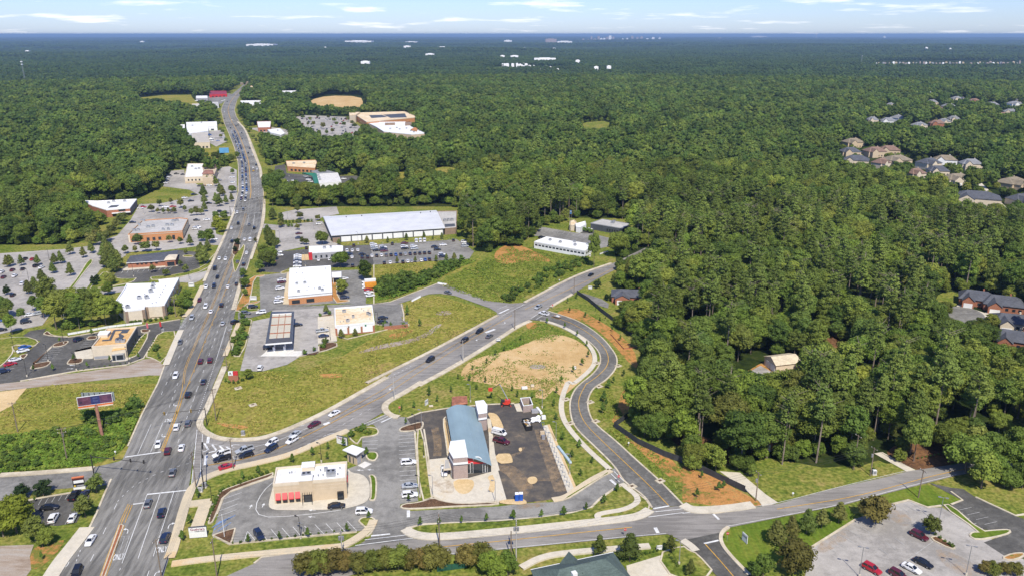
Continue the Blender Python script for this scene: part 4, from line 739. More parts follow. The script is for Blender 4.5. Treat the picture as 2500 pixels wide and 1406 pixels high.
# ---- car wash under construction
bl, br_, fl, fr = g(*X(11, 690, 284), 5.0), g(*X(11, 1048, 262), 3.2), g(*X(11, 792, 868), 5.0), g(*X(11, 1205, 908), 3.0)
t = thing('car_wash', 'unfinished car wash with curved blue grey metal roof and brick towers', 'car wash', ((bl.x+fr.x)/2, (bl.y+fr.y)/2, 0))
prof = [(0, 5.0), (.07, 5.5), (.15, 5.95), (.24, 6.2), (.34, 6.25), (.45, 6.0), (.58, 5.5), (.72, 4.75), (.86, 3.95), (1, 3.0)]
def sec(a, b, k=1): return [Vector((a.x+(b.x-a.x)*u, a.y+(b.y-a.y)*u, z)) for u, z in prof]
F1, B1 = sec(fl, fr), sec(bl, br_); n_ = len(prof)
NS = 12; secs = [[B1[i].lerp(F1[i], k/NS) for i in range(n_)] for k in range(NS+1)]
roof_o = None
for k in range(NS):    # each roof sheet between two seams
    mb = MB(); A, C_ = secs[k], secs[k+1]; z = .16
    vs = [(v.x, v.y, v.z+z) for v in A]+[(v.x, v.y, v.z+z) for v in C_]+[(v.x, v.y, v.z) for v in A]+[(v.x, v.y, v.z) for v in C_]
    fs = [(i, i+1, n_+i+1, n_+i) for i in range(n_-1)]+[(2*n_+i, 3*n_+i, 3*n_+i+1, 2*n_+i+1) for i in range(n_-1)]
    if k == 0: fs += [(i+1, i, 2*n_+i, 2*n_+i+1) for i in range(n_-1)]
    if k == NS-1: fs += [(n_+i, n_+i+1, 3*n_+i+1, 3*n_+i) for i in range(n_-1)]
    fs += [(0, n_, 3*n_, 2*n_), (n_-1, 2*n_+n_-1, 3*n_+n_-1, n_+n_-1)]
    mb.add(vs, fs).build('roof_sheet', r_wash, t, smooth=False)
def gable(S, dz, mat, name, off=Vector()):
    mb = MB(); vs = [(v.x+off.x, v.y+off.y, v.z-dz) for v in S]+[(v.x+off.x, v.y+off.y, 0) for v in S]; m_ = len(S); mb.add(vs, [(i, m_+i, m_+i+1, i+1) for i in range(m_-1)]); return mb.build(name, mat, t)
ax = (F1[0]-B1[0]).normalized(); ins = [v-ax*1.3 for v in F1]
gable(ins, .05, gl, 'front_wall'); mb = MB(); S_ = [v+ax*.05 for v in ins]; S_ = [v for v in S_ if v.z > 3.3]; m_ = len(S_); mb.add([(v.x, v.y, v.z-.06) for v in S_]+[(v.x, v.y, min(v.z-.1, 3.3)) for v in S_], [(i, m_+i, m_+i+1, i+1) for i in range(m_-1)]).build('red_fan_panel', b_redp, t); gable([v+ax*1 for v in B1], .05, b_mauve, 'back_wall')
def side(u, z, mat, name, k0=0.04, k1=.93, z0=0.0):
    i0 = [Vector((bl.x+(br_.x-bl.x)*u, bl.y+(br_.y-bl.y)*u, 0)), Vector((fl.x+(fr.x-fl.x)*u, fl.y+(fr.y-fl.y)*u, 0))]; p, q = i0[0].lerp(i0[1], k0), i0[0].lerp(i0[1], k1)
    nn = Vector(((q-p).y, -(q-p).x, 0)).normalized()*.12; MB().prism([p-nn, q-nn, q+nn, p+nn], z0, z).build(name, mat, t)
side(.03, 4.9, b_mauve, 'side_wall'); side(.965, 2.9, b_mauve, 'side_wall')
for k in range(7): side(-.005, 4.3, gl, 'window', .08+k*.085, .08+k*.085+.06, 1.0)
for k in range(9): side(.985, 2.6, gl, 'window', .12+k*.085, .12+k*.085+.055, .3)
d = (fr-fl).normalized()
for u0, u1, z1 in ((.34, .42, 3.6), (.43, .50, 3.9), (.76, .83, 3.2), (.84, .90, 3.0)):
    p, q = ins[0].lerp(ins[-1], u0), ins[0].lerp(ins[-1], u1); w = MB().prism([p+ax*.03, q+ax*.03, q+ax*.12, p+ax*.12], .2, z1).build('window', b_white, t); s = d*.08; MB().prism([p+ax*.1+s, q+ax*.1-s, q+ax*.16-s, p+ax*.16+s], .3, z1-.1).build('pane', gl, w)
c_ = ins[0].lerp(ins[-1], .63); rr = (fr-fl).length*.125; arc = [c_+d*rr*math.cos(math.pi*i/14)+Vector((0, 0, 1))*(.3+rr*1.05*math.sin(math.pi*i/14)) for i in range(15)]
for nm, k, off, mat in (('arch', 1.08, .1, b_white), ('arch_glass', 1, .16, gl2)):
    q = [Vector((c_.x+(v.x-c_.x)*k, c_.y+(v.y-c_.y)*k, (.3+(v.z-.3)*k)))+ax*off for v in arc]; MB().add(q, [tuple(range(15))]).build(nm, mat, t)
P = GZ(11, '770,812 932,798 896,612 742,630 722,730', 7.6)
def tower(P, h, name='brick_tower'):
    o = MB().prism(P, 0, h-.02, cap=False).build(name, b_mauve, t); MB().prism(inset(P, -.12), h-.3, h).build('tower_roof', r_white, o); MB().prism(inset(P, -.06), h-2.6, h-1.9, bot=True).build('white_band', b_white, o); MB().prism(inset(P, -.09), h-2.85, h-2.6, bot=True).build('dark_band', b_dgrey, o)
tower(P, 7.6); tower(GZ(11, '1055,315 1148,300 1152,222 1112,167 1022,178', 6.8), 6.8)
P = GZ(11, '660,945 748,938 722,830 668,838', 3.4); o = MB().prism(P, 2.9, 3.4, bot=True).build('pay_canopy', b_cream, t); MB().sheet(inset(P, .3), 3.42).build('canopy_top', r_grey, o)
for q in P: MB().tube((q.x*.97+cen(P).x*.03, q.y*.97+cen(P).y*.03, 0), (q.x*.97+cen(P).x*.03, q.y*.97+cen(P).y*.03, 2.9), .12, n=6).build('canopy_post', b_steel, t)
# vacuum stands along the pad
for k in range(13):
    u = k/12; x, y = 1795+u*285, 480+u*680; p = g(*X(11, x, y)); v = thing('vacuum_stand', 'blue hose vacuum post on the wash pad', 'vacuum', (p.x, p.y, Z3+.02), R(12), 'vacuum posts along the wash pad')
    MB().tube((p.x, p.y, Z3), (p.x, p.y, 2.1), .07, n=6).build('post', b_steel, v); MB().tube((p.x, p.y, 2.1), (p.x-1.0, p.y-.2, 2.3), .05, n=5).tube((p.x-1.0, p.y-.2, 2.3), (p.x-1.1, p.y-.3, .8), .04, n=5).build('hose', plain('blue_hose', (.03, .12, .28)) if k == 0 else bpy.data.materials['blue_hose'], v)
# dumpster pen
P = GZ(11, '1560,232 1672,216 1640,130 1525,141', 2.7); t = thing('dumpster_pen', 'roofless block pen for rubbish bins at the back of the car wash', 'enclosure', cen(P)); Q = inset(P, .3)
for i in range(4):
    j = (i+1) % 4; MB().prism([P[i], P[j], Q[j], Q[i]], 0, 2.6).build('wall', b_mauve, t); MB().prism([P[i], P[j], Q[j], Q[i]], 2.601, 2.72).build('coping', b_white, t)
# ---- bank with white roof
B = Bd('bank', 'single storey orange brick bank with wide white flat roof', 'bank', GZ(12, '815,578 1422,522 1402,160 835,196', 4.8), 4.8, b_orange, r_white, .35, .4, b_white)
B.pan(0, 0, 1, 3.3, 4.2, b_white, 'fascia', .1); B.pan(0, 0, 1, 4.25, 4.45, b_dgrey, 'fascia_line', .12); B.win(0, .07, .25, .4, 2.3); B.win(0, .40, .58, .4, 2.3); B.row(3, 8, .05, .95, .5, 2.4, .6); B.pan(3, 0, 1, 3.3, 4.2, b_white, 'fascia', .1); B.row(1, 5, .1, .9, .6, 2.4, .4)
for x, y in ((935, 425), (1045, 410), (960, 530), (1250, 490), (1290, 510)): B.ac(12, x, y, 1.4, 1.2, 1.0, None, 1)
for x, y in ((935, 275), (1010, 275), (1100, 468), (1075, 510), (1180, 485), (1310, 450), (1330, 210), (975, 205)): B.vent(12, x, y, .18, .5)
# drive-through canopy behind bank
P = GZ(12, '1420,320 1550,315 1550,245 1415,255', 4.2); t = thing('bank_canopy', 'flat white drive through canopy beside the white roofed bank', 'canopy', cen(P)); MB().prism(P, 3.7, 4.2, bot=True).build('roof', r_white, t)
for q in inset(P, .6): MB().tube((q.x, q.y, 0), (q.x, q.y, 3.7), .18, n=6).build('column', b_white, t)
# ---- fuel canopy
O_ = GZ(12, '497,1240 868,1210 897,790 575,795', 5.2); I_ = GZ(12, '547,1168 835,1150 862,812 592,826', 6.0)
t = thing('fuel_canopy', 'fuel station canopy with sloped dark metal edge and red beams on top', 'canopy', cen(O_)); MB().prism(O_, 4.5, 5.2, cap=False, bot=True).build('fascia', b_white, t)
mb = MB(); mb.add([tuple(v) for v in O_]+[tuple(v) for v in I_], [(i, (i+1) % 4, 4+(i+1) % 4, 4+i) for i in range(4)]).build('mansard', plain('charcoal_metal', (.075, .075, .08), .4), t)
MB().sheet(inset(I_, .05), 5.55).build('deck', r_corr, t); mb = MB().add([tuple(v) for v in I_]+[(v.x, v.y, 5.5) for v in I_], [(i, 4+i, 4+(i+1) % 4, (i+1) % 4) for i in range(4)]); mb.build('mansard_back', b_white, t)
for u in (.09, .42, .75): a, b = I_[0].lerp(I_[3], u+.12), I_[1].lerp(I_[2], u+.12); MB().prism([a, b, b+Vector((0, .7, 0)), a+Vector((0, .7, 0))], 5.56, 5.8).build('red_beam', b_rust, t)
for u in (.35, .67): a, b = I_[0].lerp(I_[1], u), I_[3].lerp(I_[2], u); MB().prism([a, a+Vector((.25, 0, 0)), b+Vector((.25, 0, 0)), b], 5.56, 5.72).build('red_purlin', b_rust, t)
cc = cen(O_)
for i in range(3):
    for j in range(2):
        p = O_[0].lerp(O_[1], .3+.4*j).lerp(O_[3].lerp(O_[2], .3+.4*j), .12+.36*i); MB().box((p.x, p.y, 2.25), (.4, .4, 4.5)).build('column', b_white, t)
        q = thing('fuel_pump', 'fuel pump on an island under the canopy', 'fuel pump', (p.x, p.y-1.3, Z2), 0, 'pumps under the fuel canopy'); MB().box((p.x, p.y-1.3, Z2+.95), (.9, .5, 1.9)).build('cabinet', b_white, q); MB().box((p.x, p.y-1.3, Z2+1.5), (.95, .4, .5)).build('display', b_redp, q)
# ---- convenience store
B = Bd('convenience_store', 'small shop with cream roof and white panels between brick pilasters', 'shop', GZ(12, '1462,985 2008,940 1976,702 1456,742', 5.1), 5.1, b_white, r_cream, .6, .35, b_white)
B.pan(0, 0, 1, 0, .8, b_red, 'plinth', .08)
for u in (.0, .30, .64, .95): B.pan(0, u, u+.05, 0, 3.6, b_red, 'pilaster', .2)
for u in (.1, .40, .73): B.pan(0, u, u+.16, .82, 3.1, r_white, 'panel', .06)
B.pan(0, .32, .36, 3.7, 4.3, b_brown, 'wall_lamp', .3); B.pan(0, .75, .79, 3.7, 4.3, b_green, 'wall_lamp', .3); B.pan(3, .05, .95, 2.6, 3.6, b_redp, 'sign_band', .12); B.row(3, 5, .1, .9, .3, 2.5, .8)
for x, y, w in ((1590, 805, 1.8), (1640, 935, 1.6), (1920, 835, 1.5), (1945, 850, 1.3), (1715, 880, 1.2)): B.ac(12, x, y, w, 1.3, 1.1, None, 1)
for x, y in ((1535, 945), (1580, 940), (1828, 765), (1860, 790), (1920, 785), (1600, 870), (1945, 905)): B.vent(12, x, y, .15, .5)
P = GZ(12, '2140,1000 2470,970 2470,930 2140,960', 1.8); B2 = Bd('dumpster_pen', 'low brick bin pen with green gates behind the shop', 'enclosure', P, 1.9, b_red, m_mid, .02, .2); B2.pan(2, .1, .45, .1, 1.8, b_green, 'gate', .1); B2.pan(2, .55, .9, .1, 1.8, b_green, 'gate', .1)
# ---- new cafe by the main road
B = Bd('cafe', 'new cafe with tan front, charcoal side and half finished orange roof', 'cafe', GZ(13, '1270,482 1745,446 1895,206 1475,232', 6.0), 6.0, b_cream, r_tan, .5, .35, b_cream)
B.pan(1, 0, 1, .05, 5.4, b_dgrey, 'dark_cladding', .08); B.pan(0, .02, .44, .3, 1.5, b_grey, 'mural_panel', .05); B.row(1, 3, .15, .85, 1.2, 2.6, .4)
o = B.block(GZ(13, '1548,542 1735,512 1722,480 1580,492', 4.4), 0, 4.4, b_cream, r_tan, 'entrance_block'); a, b = B.p[0], B.p[1]
B.pan(0, .60, .95, .2, 2.8, b_steel, 'shopfront', 3.6); B.pan(0, .62, .70, .3, 2.6, gl, 'door', 3.66); B.pan(0, .74, .93, .6, 2.6, gl, 'pane', 3.66)
B.block(GZ(13, '1352,320 1485,315 1535,262 1385,266', 6.9), 5, 6.9, b_cream, r_white)
for s in ('1505,400 1540,398 1600,270 1560,272', '1590,395 1690,385 1720,335 1660,300 1640,305 1650,350 1600,370', '1660,300 1760,295 1800,240 1580,250 1560,272 1690,262', '1410,408 1500,402 1510,385 1420,390'): MB().prism(GZ(13, s, 5.6), 5.5, 5.62).build('roof_board', b_dgrey, B.t)
B.ac(13, 1635, 425, 1.8, 1.6, 1.0, None, 1); B.ac(13, 1705, 420, 1.8, 1.6, 1.0, None, 1)
P = GZ(13, '1030,560 1265,512 1290,590 1290,640 1060,650', .4); struct('cafe_terrace', MB().prism(P, 0, .4), m_conc)
# ---- pharmacy-like bank with dark low roof
P = GZ(15, '1425,380 1862,352 1985,345 2012,240 1470,300', 3.5); t = thing('clinic', 'long brick clinic with slate grey roof and tan gabled porch', 'clinic', cen(P)); MB().prism(inset(P, .6), 0, 3.45, cap=False).build('wall', b_red, t)
def hip(mb, P, ze, zr, k=.28, th=.18):
    """hip roof over a four-cornered eave outline, ridge along the long side"""
    P = [Vector((q[0], q[1], ze)) for q in P]
    if (P[1]-P[0]).length < (P[2]-P[1]).length: P = P[1:]+P[:1]
    m0, m1 = (P[0]+P[3])/2, (P[1]+P[2])/2; r0, r1 = m0.lerp(m1, k), m0.lerp(m1, 1-k); r0.z = r1.z = zr
    lo = [Vector((q.x, q.y, ze-th)) for q in P]; vs = P+[r0, r1]+lo
    return mb.add(vs, [(0, 1, 5, 4), (1, 2, 5), (2, 3, 4, 5), (3, 0, 4), (0, 6, 7, 1), (1, 7, 8, 2), (2, 8, 9, 3), (3, 9, 6, 0), (9, 8, 7, 6)])
Q = [P[0], P[2], P[3], P[4]]; hip(MB(), Q, 3.5, 4.6, .2).build('roof', SH[0], t); MB().prism([P[0]-Vector((0, .12, 0)), P[1]-Vector((0, .12, 0)), P[1], P[0]], 3.2, 3.52).build('fascia', b_white, t)
W_in = inset(P, .6); a, b = W_in[0], W_in[2]; d = b-a; n = Vector((d.y, -d.x, 0)).normalized()
for u in (.18, .27, .36, .47, .58): MB().prism([a+d*u+n*.0, a+d*(u+.05), a+d*(u+.05)+n*.35, a+d*u+n*.35], 2.1, 2.7).build('window', gl, t)
P2 = GZ(15, '1850,352 1985,342 2008,285 1890,285', 4.1); hip(MB(), P2, 4.1, 5.0, .4).build('porch_roof', b_cream, t); MB().prism(inset(P2, .4), 0, 4.05, cap=False).build('porch_wall', b_red, t); q = inset(P2, .4); MB().prism([q[0].lerp(q[1], .2), q[0].lerp(q[1], .9), q[0].lerp(q[1], .9)-Vector((0, .1, 0)), q[0].lerp(q[1], .2)-Vector((0, .1, 0))], .2, 2.8).build('door', gl, t)
# ---- white-roofed shop on the left of the road
B = Bd('retail_store', 'beige shop with brown corner piers and brilliant white flat roof', 'shop', GZ(15, '1310,800 1410,915 1630,890 1640,862 1858,848 2022,546 1790,568 1800,604 1430,612 1400,668', 6.6), 6.6, b_cream, r_white, .55, .4, b_white)
for e in (1, 3): B.pan(e, .0, .14, 0, 6.1, b_brown, 'pier', .3); B.pan(e, .86, 1, 0, 6.1, b_brown, 'pier', .3); B.pan(e, .18, .82, .6, .9, b_brown, 'band', .1)
for k in range(6): B.pan(4, .04+k*.165, .07+k*.165, 0, 6.1, b_brown, 'pier', .25); B.win(4, .09+k*.165, .18+k*.165, .8, 3.2)
for x, y, w in ((1575, 785, 2.0), (1660, 780, 2.4), (1705, 710, 2.4), (1727, 668, 1.8), (1733, 632, 1.6), (1445, 890, 1.6)): B.ac(15, x, y, w, 1.7, 1.4, None, 2)
for x, y in ((1800, 770), (1815, 740), (1835, 710), (1850, 680), (1870, 650), (1765, 830), (1720, 840), (1635, 735)): B.vent(15, x, y, .2, .4)
# ---- orange brick block behind trees
B = Bd('office', 'wide orange brick block with grey flat roof and cream cornice', 'office', GZ(23, '868,668 1742,614 1835,418 1700,405 1165,440 1090,455', 5.8), 5.8, b_orange, r_grey, .6, .4, b_orange)
B.pan(0, 0, 1, 4.7, 4.95, b_cream, 'cornice', .12); B.win(0, .05, .2, .4, 2.4); B.row(0, 3, .3, .62, .6, 2.6, .5); B.win(0, .80, .85, .2, 3.2); B.pan(0, .0, .03, 0, 5.2, b_cream, 'corner_pier', .15); B.pan(1, .05, .95, .5, 4.8, plain('green_glass', (.05, .075, .07), .2), 'glass_wall', .05)
for e in (3,): B.pan(e, .05, .95, 5.0, 5.75, b_dgrey, 'roof_screen', .05)
for x, y, w in ((1110, 465, 2.6), (1195, 565, 2.2), (1275, 555, 2.0), (1500, 535, 2.2), (1575, 535, 2.2), (1600, 470, 2.4), (1655, 460, 2.2), (970, 620, 2.0), (1035, 615, 2.0), (1050, 530, 1.6), (1435, 608, 1.5), (1520, 605, 1.5)): B.ac(23, x, y, w, 1.6, 1.3, None, 1)
# ---- flat white-roofed brick school at the wood edge
B = Bd('bank_branch', 'brick branch with broad white roof and porch at the edge of the left wood', 'bank', GZ(23, '524,282 900,250 1012,106 380,136 120,128 300,215', 5.6), 5.6, b_red, r_white, .4, .35, b_white)
B.pan(0, .2, 1.0, 2.6, 3.1, b_white, 'porch_roof', 2.2); B.pan(0, .22, .98, .3, 2.4, gl, 'window_wall', .06); B.pan(0, .5, .8, 3.6, 5.1, gl, 'clerestory', .07); B.pan(1, .05, .95, .2, 5.0, b_dgrey, 'dark_side', .06)
for x, y in ((640, 155), (560, 180), (820, 150)): B.ac(23, x, y, 2.2, 1.6, 1.2, None, 1)
MB().prism(GZ(23, '545,250 690,238 735,205 600,212', 5.25), 5.2, 5.32).build('solar_panel', b_dgrey, B.t)
# ---- stucco building with tiled towers
B = Bd('restaurant', 'beige stucco restaurant with white roof and red tiled corner towers', 'restaurant', GZ(19, '1252,362 1475,356 1492,198 1290,200', 6.2), 6.2, b_cream, r_white, .5, .4, b_cream)
for s, z in (('1472,380 1600,372 1650,250 1500,200', 6.4),): o = MB().prism(GZ(19, s, z), 0, z).build('front_block', b_tan, B.t)
for s, z in (('1460,325 1610,322 1600,282 1500,280', 8.2), ('1460,240 1640,240 1625,196 1490,198', 8.2), ('1480,185 1605,185 1595,148 1490,150', 8.2)):
    P = GZ(19, s, z); o = MB().prism(inset(P, .7), 0, z-.1, cap=False).build('tower', b_tan, B.t); hip(MB(), P, z, z+1.8, .42).build('tower_roof', sh_roof, o)
    q = inset(P, .7); MB().prism([q[0].lerp(q[1], .3), q[0].lerp(q[1], .65), q[0].lerp(q[1], .65)-Vector((0, .1, 0)), q[0].lerp(q[1], .3)-Vector((0, .1, 0))], 1, 3.4).build('window', gl, o)
    MB().prism([q[0].lerp(q[1], .35), q[0].lerp(q[1], .6), q[0].lerp(q[1], .6)-Vector((0, .1, 0)), q[0].lerp(q[1], .35)-Vector((0, .1, 0))], 5.2, 7).build('window', gl, o)
B.pan(0, .0, 1, .2, 2.0, b_tan, 'plinth', .08); B.row(0, 4, .1, .9, 2.4, 4, .4)
for x, y in ((1390, 270), (1430, 265), (1345, 240)): B.ac(19, x, y, 2.0, 1.6, 1.2, None, 1)
# ---- long white warehouse
P = GZ(14, '780,442 2066,356 1966,156 685,226', 5.0); t = thing('warehouse', 'very long warehouse with pale metal roof and white panelled front', 'warehouse', cen(P)); Pi = inset(P, .8); MB().prism(Pi, 0, 4.9, cap=False).build('wall', b_dgrey, t)
r0, r1 = P[0].lerp(P[3], .8), P[1].lerp(P[2], .8); r0.z = r1.z = 5.9; E = [Vector((q.x, q.y, 5.0)) for q in P]
NB = 22
for k in range(NB):
    u, w = k/NB, (k+1)/NB; mb = MB(); f0, f1, a_, b_, k0, k1 = E[0].lerp(E[1], u), E[0].lerp(E[1], w), r0.lerp(r1, u), r0.lerp(r1, w), E[3].lerp(E[2], u), E[3].lerp(E[2], w); dn = Vector((0, 0, .35))
    mb.add([f0, f1, b_, a_, k1, k0, f0-dn, f1-dn], [(0, 1, 2, 3), (3, 2, 4, 5), (6, 7, 1, 0)])
    if k == 0: mb.add([f0, a_, k0, k0-dn, f0-dn], [(0, 1, 2, 3, 4)])
    if k == NB-1: mb.add([f1, b_, k1, k1-dn, f1-dn], [(4, 3, 2, 1, 0)])
    mb.build('roof_sheet', r_ware, t)
for k in range(10):
    d = Pi[1]-Pi[0]; n = Vector((d.y, -d.x, 0)).normalized(); u0, u1 = .075+k*.0925, .075+k*.0925+.082; a, b = Pi[0]+d*u0, Pi[0]+d*u1; MB().prism([a+n*.03, b+n*.03, b+n*.14, a+n*.14], .25, 3.6).build('wall_panel', b_white, t); p = Pi[0]+d*(u0-.006)+n*.25; MB().box((p.x, p.y, 2.3), (.5, .5, 4.6)).build('column', b_dgrey, t)
MB().prism([Pi[0], Pi[0]+d*.068, Pi[0]+d*.068+n*.1, Pi[0]+n*.1], 0, 3.2).build('brick_corner', b_brown, t)
for x, y in ((1125, 225), (950, 240), (1790, 195), (1900, 180)): p = g(*X(14, x, y), 5.7); MB().tube((p.x, p.y, 5.4), (p.x, p.y, 6.6), .35, n=8).build('roof_vent', b_dgrey, t)
B = Bd('warehouse_annex', 'brown brick annex with flat grey roof at the warehouse end', 'annex', GZ(14, '2062,362 2195,350 2200,160 1975,165', 4.4), 4.4, b_brown, r_grey, .5, .4)
MB().prism(GZ(14, '2065,345 2180,335 2175,305 2060,312', 4.1), 3.9, 4.0).build('dark_deck', b_dgrey, B.t)
for x, y in ((2065, 285), (2105, 280), (2145, 278)): B.ac(14, x, y, 1.8, 1.6, 1.8, None, 1)
# ---- dealership
B = Bd('dealership', 'low car dealership with white roof and red entrance corner', 'dealership', GZ(14, '528,636 912,612 912,556 640,558 530,562', 4.4), 4.4, b_grey, r_white, .45, .35, b_white)
B.pan(0, -.01, .09, 0, 4.6, b_redp, 'red_corner', .9); B.row(0, 5, .12, .9, .8, 2.4, .35); B.ac(14, 705, 588, 2.2, 1.8, 1.2, None, 1); B.ac(14, 775, 578, 1.4, 1.2, 1, None, 1)
P = GZ(14, '440,720 530,715 520,652 445,656', .3); struct('display_pad', MB().prism(P, 0, .3), m_sand)
# ---- white office and its neighbours near the wood
B = Bd('office', 'long white office with band of dark windows beside the weedy bank', 'office', GZ(21, '150,312 930,452 1052,358 340,236', 4.4), 4.4, b_white, r_white, .45, .35, b_white)
for k in range(14): B.win(0, .02+k*.07, .02+k*.07+.05, 1.9, 2.9)
B.row(1, 4, .1, .9, 1.6, 2.9, .7); B.pan(0, 0, 1, 3.3, 3.4, b_dgrey, 'gutter', .06)
for x, y in ((395, 298), (550, 330), (770, 325), (775, 375), (970, 360)): B.ac(21, x, y, 1.6, 1.4, 1.1, None, 1)
B = Bd('office', 'grey flat roofed office in front of tall dark pines', 'office', GZ(21, '1012,30 1500,112 1625,42 1190,-32', 4.6), 4.6, b_dgrey, r_grey, .3, .3, b_grey); B.row(0, 6, .5, .95, .8, 2.6, .6); B.ac(21, 1350, 35, 2.4, 1.8, 1.2, None, 1); B.ac(21, 1370, 10, 1.6, 1.4, 1.0, None, 1)
def house(name, label, x, y, w, d, rz, ze, zr, roof, wall, cat='house', wing=True, group=None, hipk=.3, garage=True, z=0.0):
    t = thing(name, label, cat, (x, y, z), rz, group); ORG[t] = Vector((0, 0, 0)); e = .5
    R4 = lambda w_, d_, ox=0, oy=0: [(ox-w_/2, oy-d_/2), (ox+w_/2, oy-d_/2), (ox+w_/2, oy+d_/2), (ox-w_/2, oy+d_/2)]
    MB().prism(R4(w, d), 0, ze, cap=False).build('wall', wall, t)
    r = hip(MB(), R4(w+2*e, d+2*e), ze+.12, zr, hipk).build('roof', roof, t)
    if wing:
        ww, wd2 = w*.34, d*.35; ox, oy = -w*.24, -d/2-wd2/2+.3
        MB().prism(R4(ww, wd2, ox, oy), 0, ze, cap=False).build('wing_wall', wall, t)
        zr2 = ze+(zr-ze)*.8; y0, y1 = oy-wd2/2-.35, 0.0; x0, x1 = ox-ww/2-.4, ox+ww/2+.4
        MB().add([(x0, y0, ze), (ox, y0, zr2), (ox, y1, zr2), (x0, y1, ze), (x1, y0, ze), (x1, y1, ze)], [(0, 1, 2, 3), (1, 4, 5, 2)]).build('gable_roof', roof, t)
        MB().add([(ox-ww/2, oy-wd2/2-.02, ze-.05), (ox+ww/2, oy-wd2/2-.02, ze-.05), (ox, oy-wd2/2-.02, zr2-.25)], [(0, 1, 2)]).build('gable_wall', wall, t)
        if garage: MB().box((ox, oy-wd2/2-.04, 1.2), (ww*.75, .08, 2.3)).build('garage_door', b_white, t)
    for k, ux in enumerate((.08, .25, .40)): MB().box((w*ux, -d/2-.03, 1.6), (1.3, .1, 1.3)).build('window', gl, t)
    MB().box((w*.18, d*.1, zr-.2), (.7, .9, 1.6)).build('chimney', wall, r)
    return t
RW = ['slate grey', 'tan brown', 'reddish brown', 'pale grey']; WW = ['tan', 'cream', 'brick', 'white']
for i, (c, x, y, w, d, r_, rf_, wl) in enumerate(HOUSES):
    p = g(*X(c, x, y)); far = p.y > 760
    house('house', f'{RW[rf_]} roofed {WW[wl]} house among trees ' + ('in the far estate' if far else 'in the nearer estate'), p.x, p.y, w, d, R(r_), 6.0 if i % 3 == 0 else 4.6, 10.5 if i % 3 == 0 else 9.0, SH[rf_], HW[wl], group='far estate houses' if far else 'near estate houses', garage=not far)
for (c, x, y, w, d, r_, ze, zr, rf_, wl, lab) in [(6, 2140, 815, 15, 12, -28, 3.4, 6.8, 0, 2, 'brick house with steep slate roof at the cul de sac end'), (6, 2330, 850, 17, 14, -25, 3.4, 6.6, 0, 2, 'brick house with broad slate roof beside the cul de sac'), (6, 2400, 985, 16, 12, -20, 3.4, 6.4, 0, 1, 'house with low slate roof below the cul de sac'),
                                                   (6, 2420, 1120, 16, 12, -30, 3.6, 6.8, 0, 2, 'orange brick house with slate roof at the right edge'), (9, 600, 420, 14, 8, 12, 3.0, 4.8, 3, 2, 'brick bungalow with grey roof half hidden under pines behind the lawn'), (21, 1640, 1200, 20, 11, -8, 3.2, 5.6, 0, 2, 'long brick ranch house with slate roof behind the black fence'), (6, 2060, 930, 1, 1, 0, 1, 1, 0, 0, None)]:
    if lab: p = g(*X(c, x, y)); house('house', lab, p.x, p.y, w, d, R(r_), ze, zr, SH[rf_], HW[wl], hipk=.22)
# barn
P = [g(*X(6, x, y)) for x, y in ((680, 1328), (866, 1306), (770, 1240), (595, 1262))]; t = thing('barn', 'tan metal barn with low gabled roof in the wood', 'barn', cen(P)); MB().prism(P, 0, 3.6, cap=False).build('wall', b_cream, t)
m0, m1 = (P[0]+P[3])/2, (P[1]+P[2])/2; m0.z = m1.z = 5.4; E = [Vector((q.x, q.y, 3.65)) for q in inset(P, -.5)]
MB().add([E[0], E[1], m1, m0, E[2], E[3]], [(0, 1, 2, 3), (3, 2, 4, 5)]).build('roof', plain('tan_metal_roof', (.55, .47, .33), .6), t); MB().add([P[0]+Vector((0, 0, 3.6)), P[3]+Vector((0, 0, 3.6)), m0], [(0, 1, 2)]).add([P[1]+Vector((0, 0, 3.6)), P[2]+Vector((0, 0, 3.6)), m1], [(0, 1, 2)]).build('gable_wall', b_cream, t)
a, b = P[0].lerp(P[3], .15), P[0].lerp(P[3], .45); n = Vector((-(b-a).y, (b-a).x, 0)).normalized()*.08
for k in (.1, .52): a, b = P[0].lerp(P[3], k), P[0].lerp(P[3], k+.36); nn = Vector(((b-a).y, -(b-a).x, 0)).normalized()*.1; nn = nn if nn.dot(a-cen(P)) > 0 else -nn; MB().prism([a, b, b+nn, a+nn], .1, 2.9).build('garage_door', b_white, t)
# green shed by the car wash
P = GZ(11, '752,225 935,205 925,120 756,130', 2.6); t = thing('site_shed', 'dark green site shed with rusty roof behind the car wash', 'shed', cen(P)); MB().prism(inset(P, .25), 0, 2.55, cap=False).build('wall', plain('bottle_green', (.012, .07, .05), .6), t); hip(MB(), P, 2.6, 3.1, .1).build('roof', b_rust, t); q = inset(P, .25); MB().prism([q[0].lerp(q[1], .35), q[0].lerp(q[1], .55), q[0].lerp(q[1], .55)-Vector((0, .08, 0)), q[0].lerp(q[1], .35)-Vector((0, .08, 0))], .1, 2.0).build('door', b_white, t)
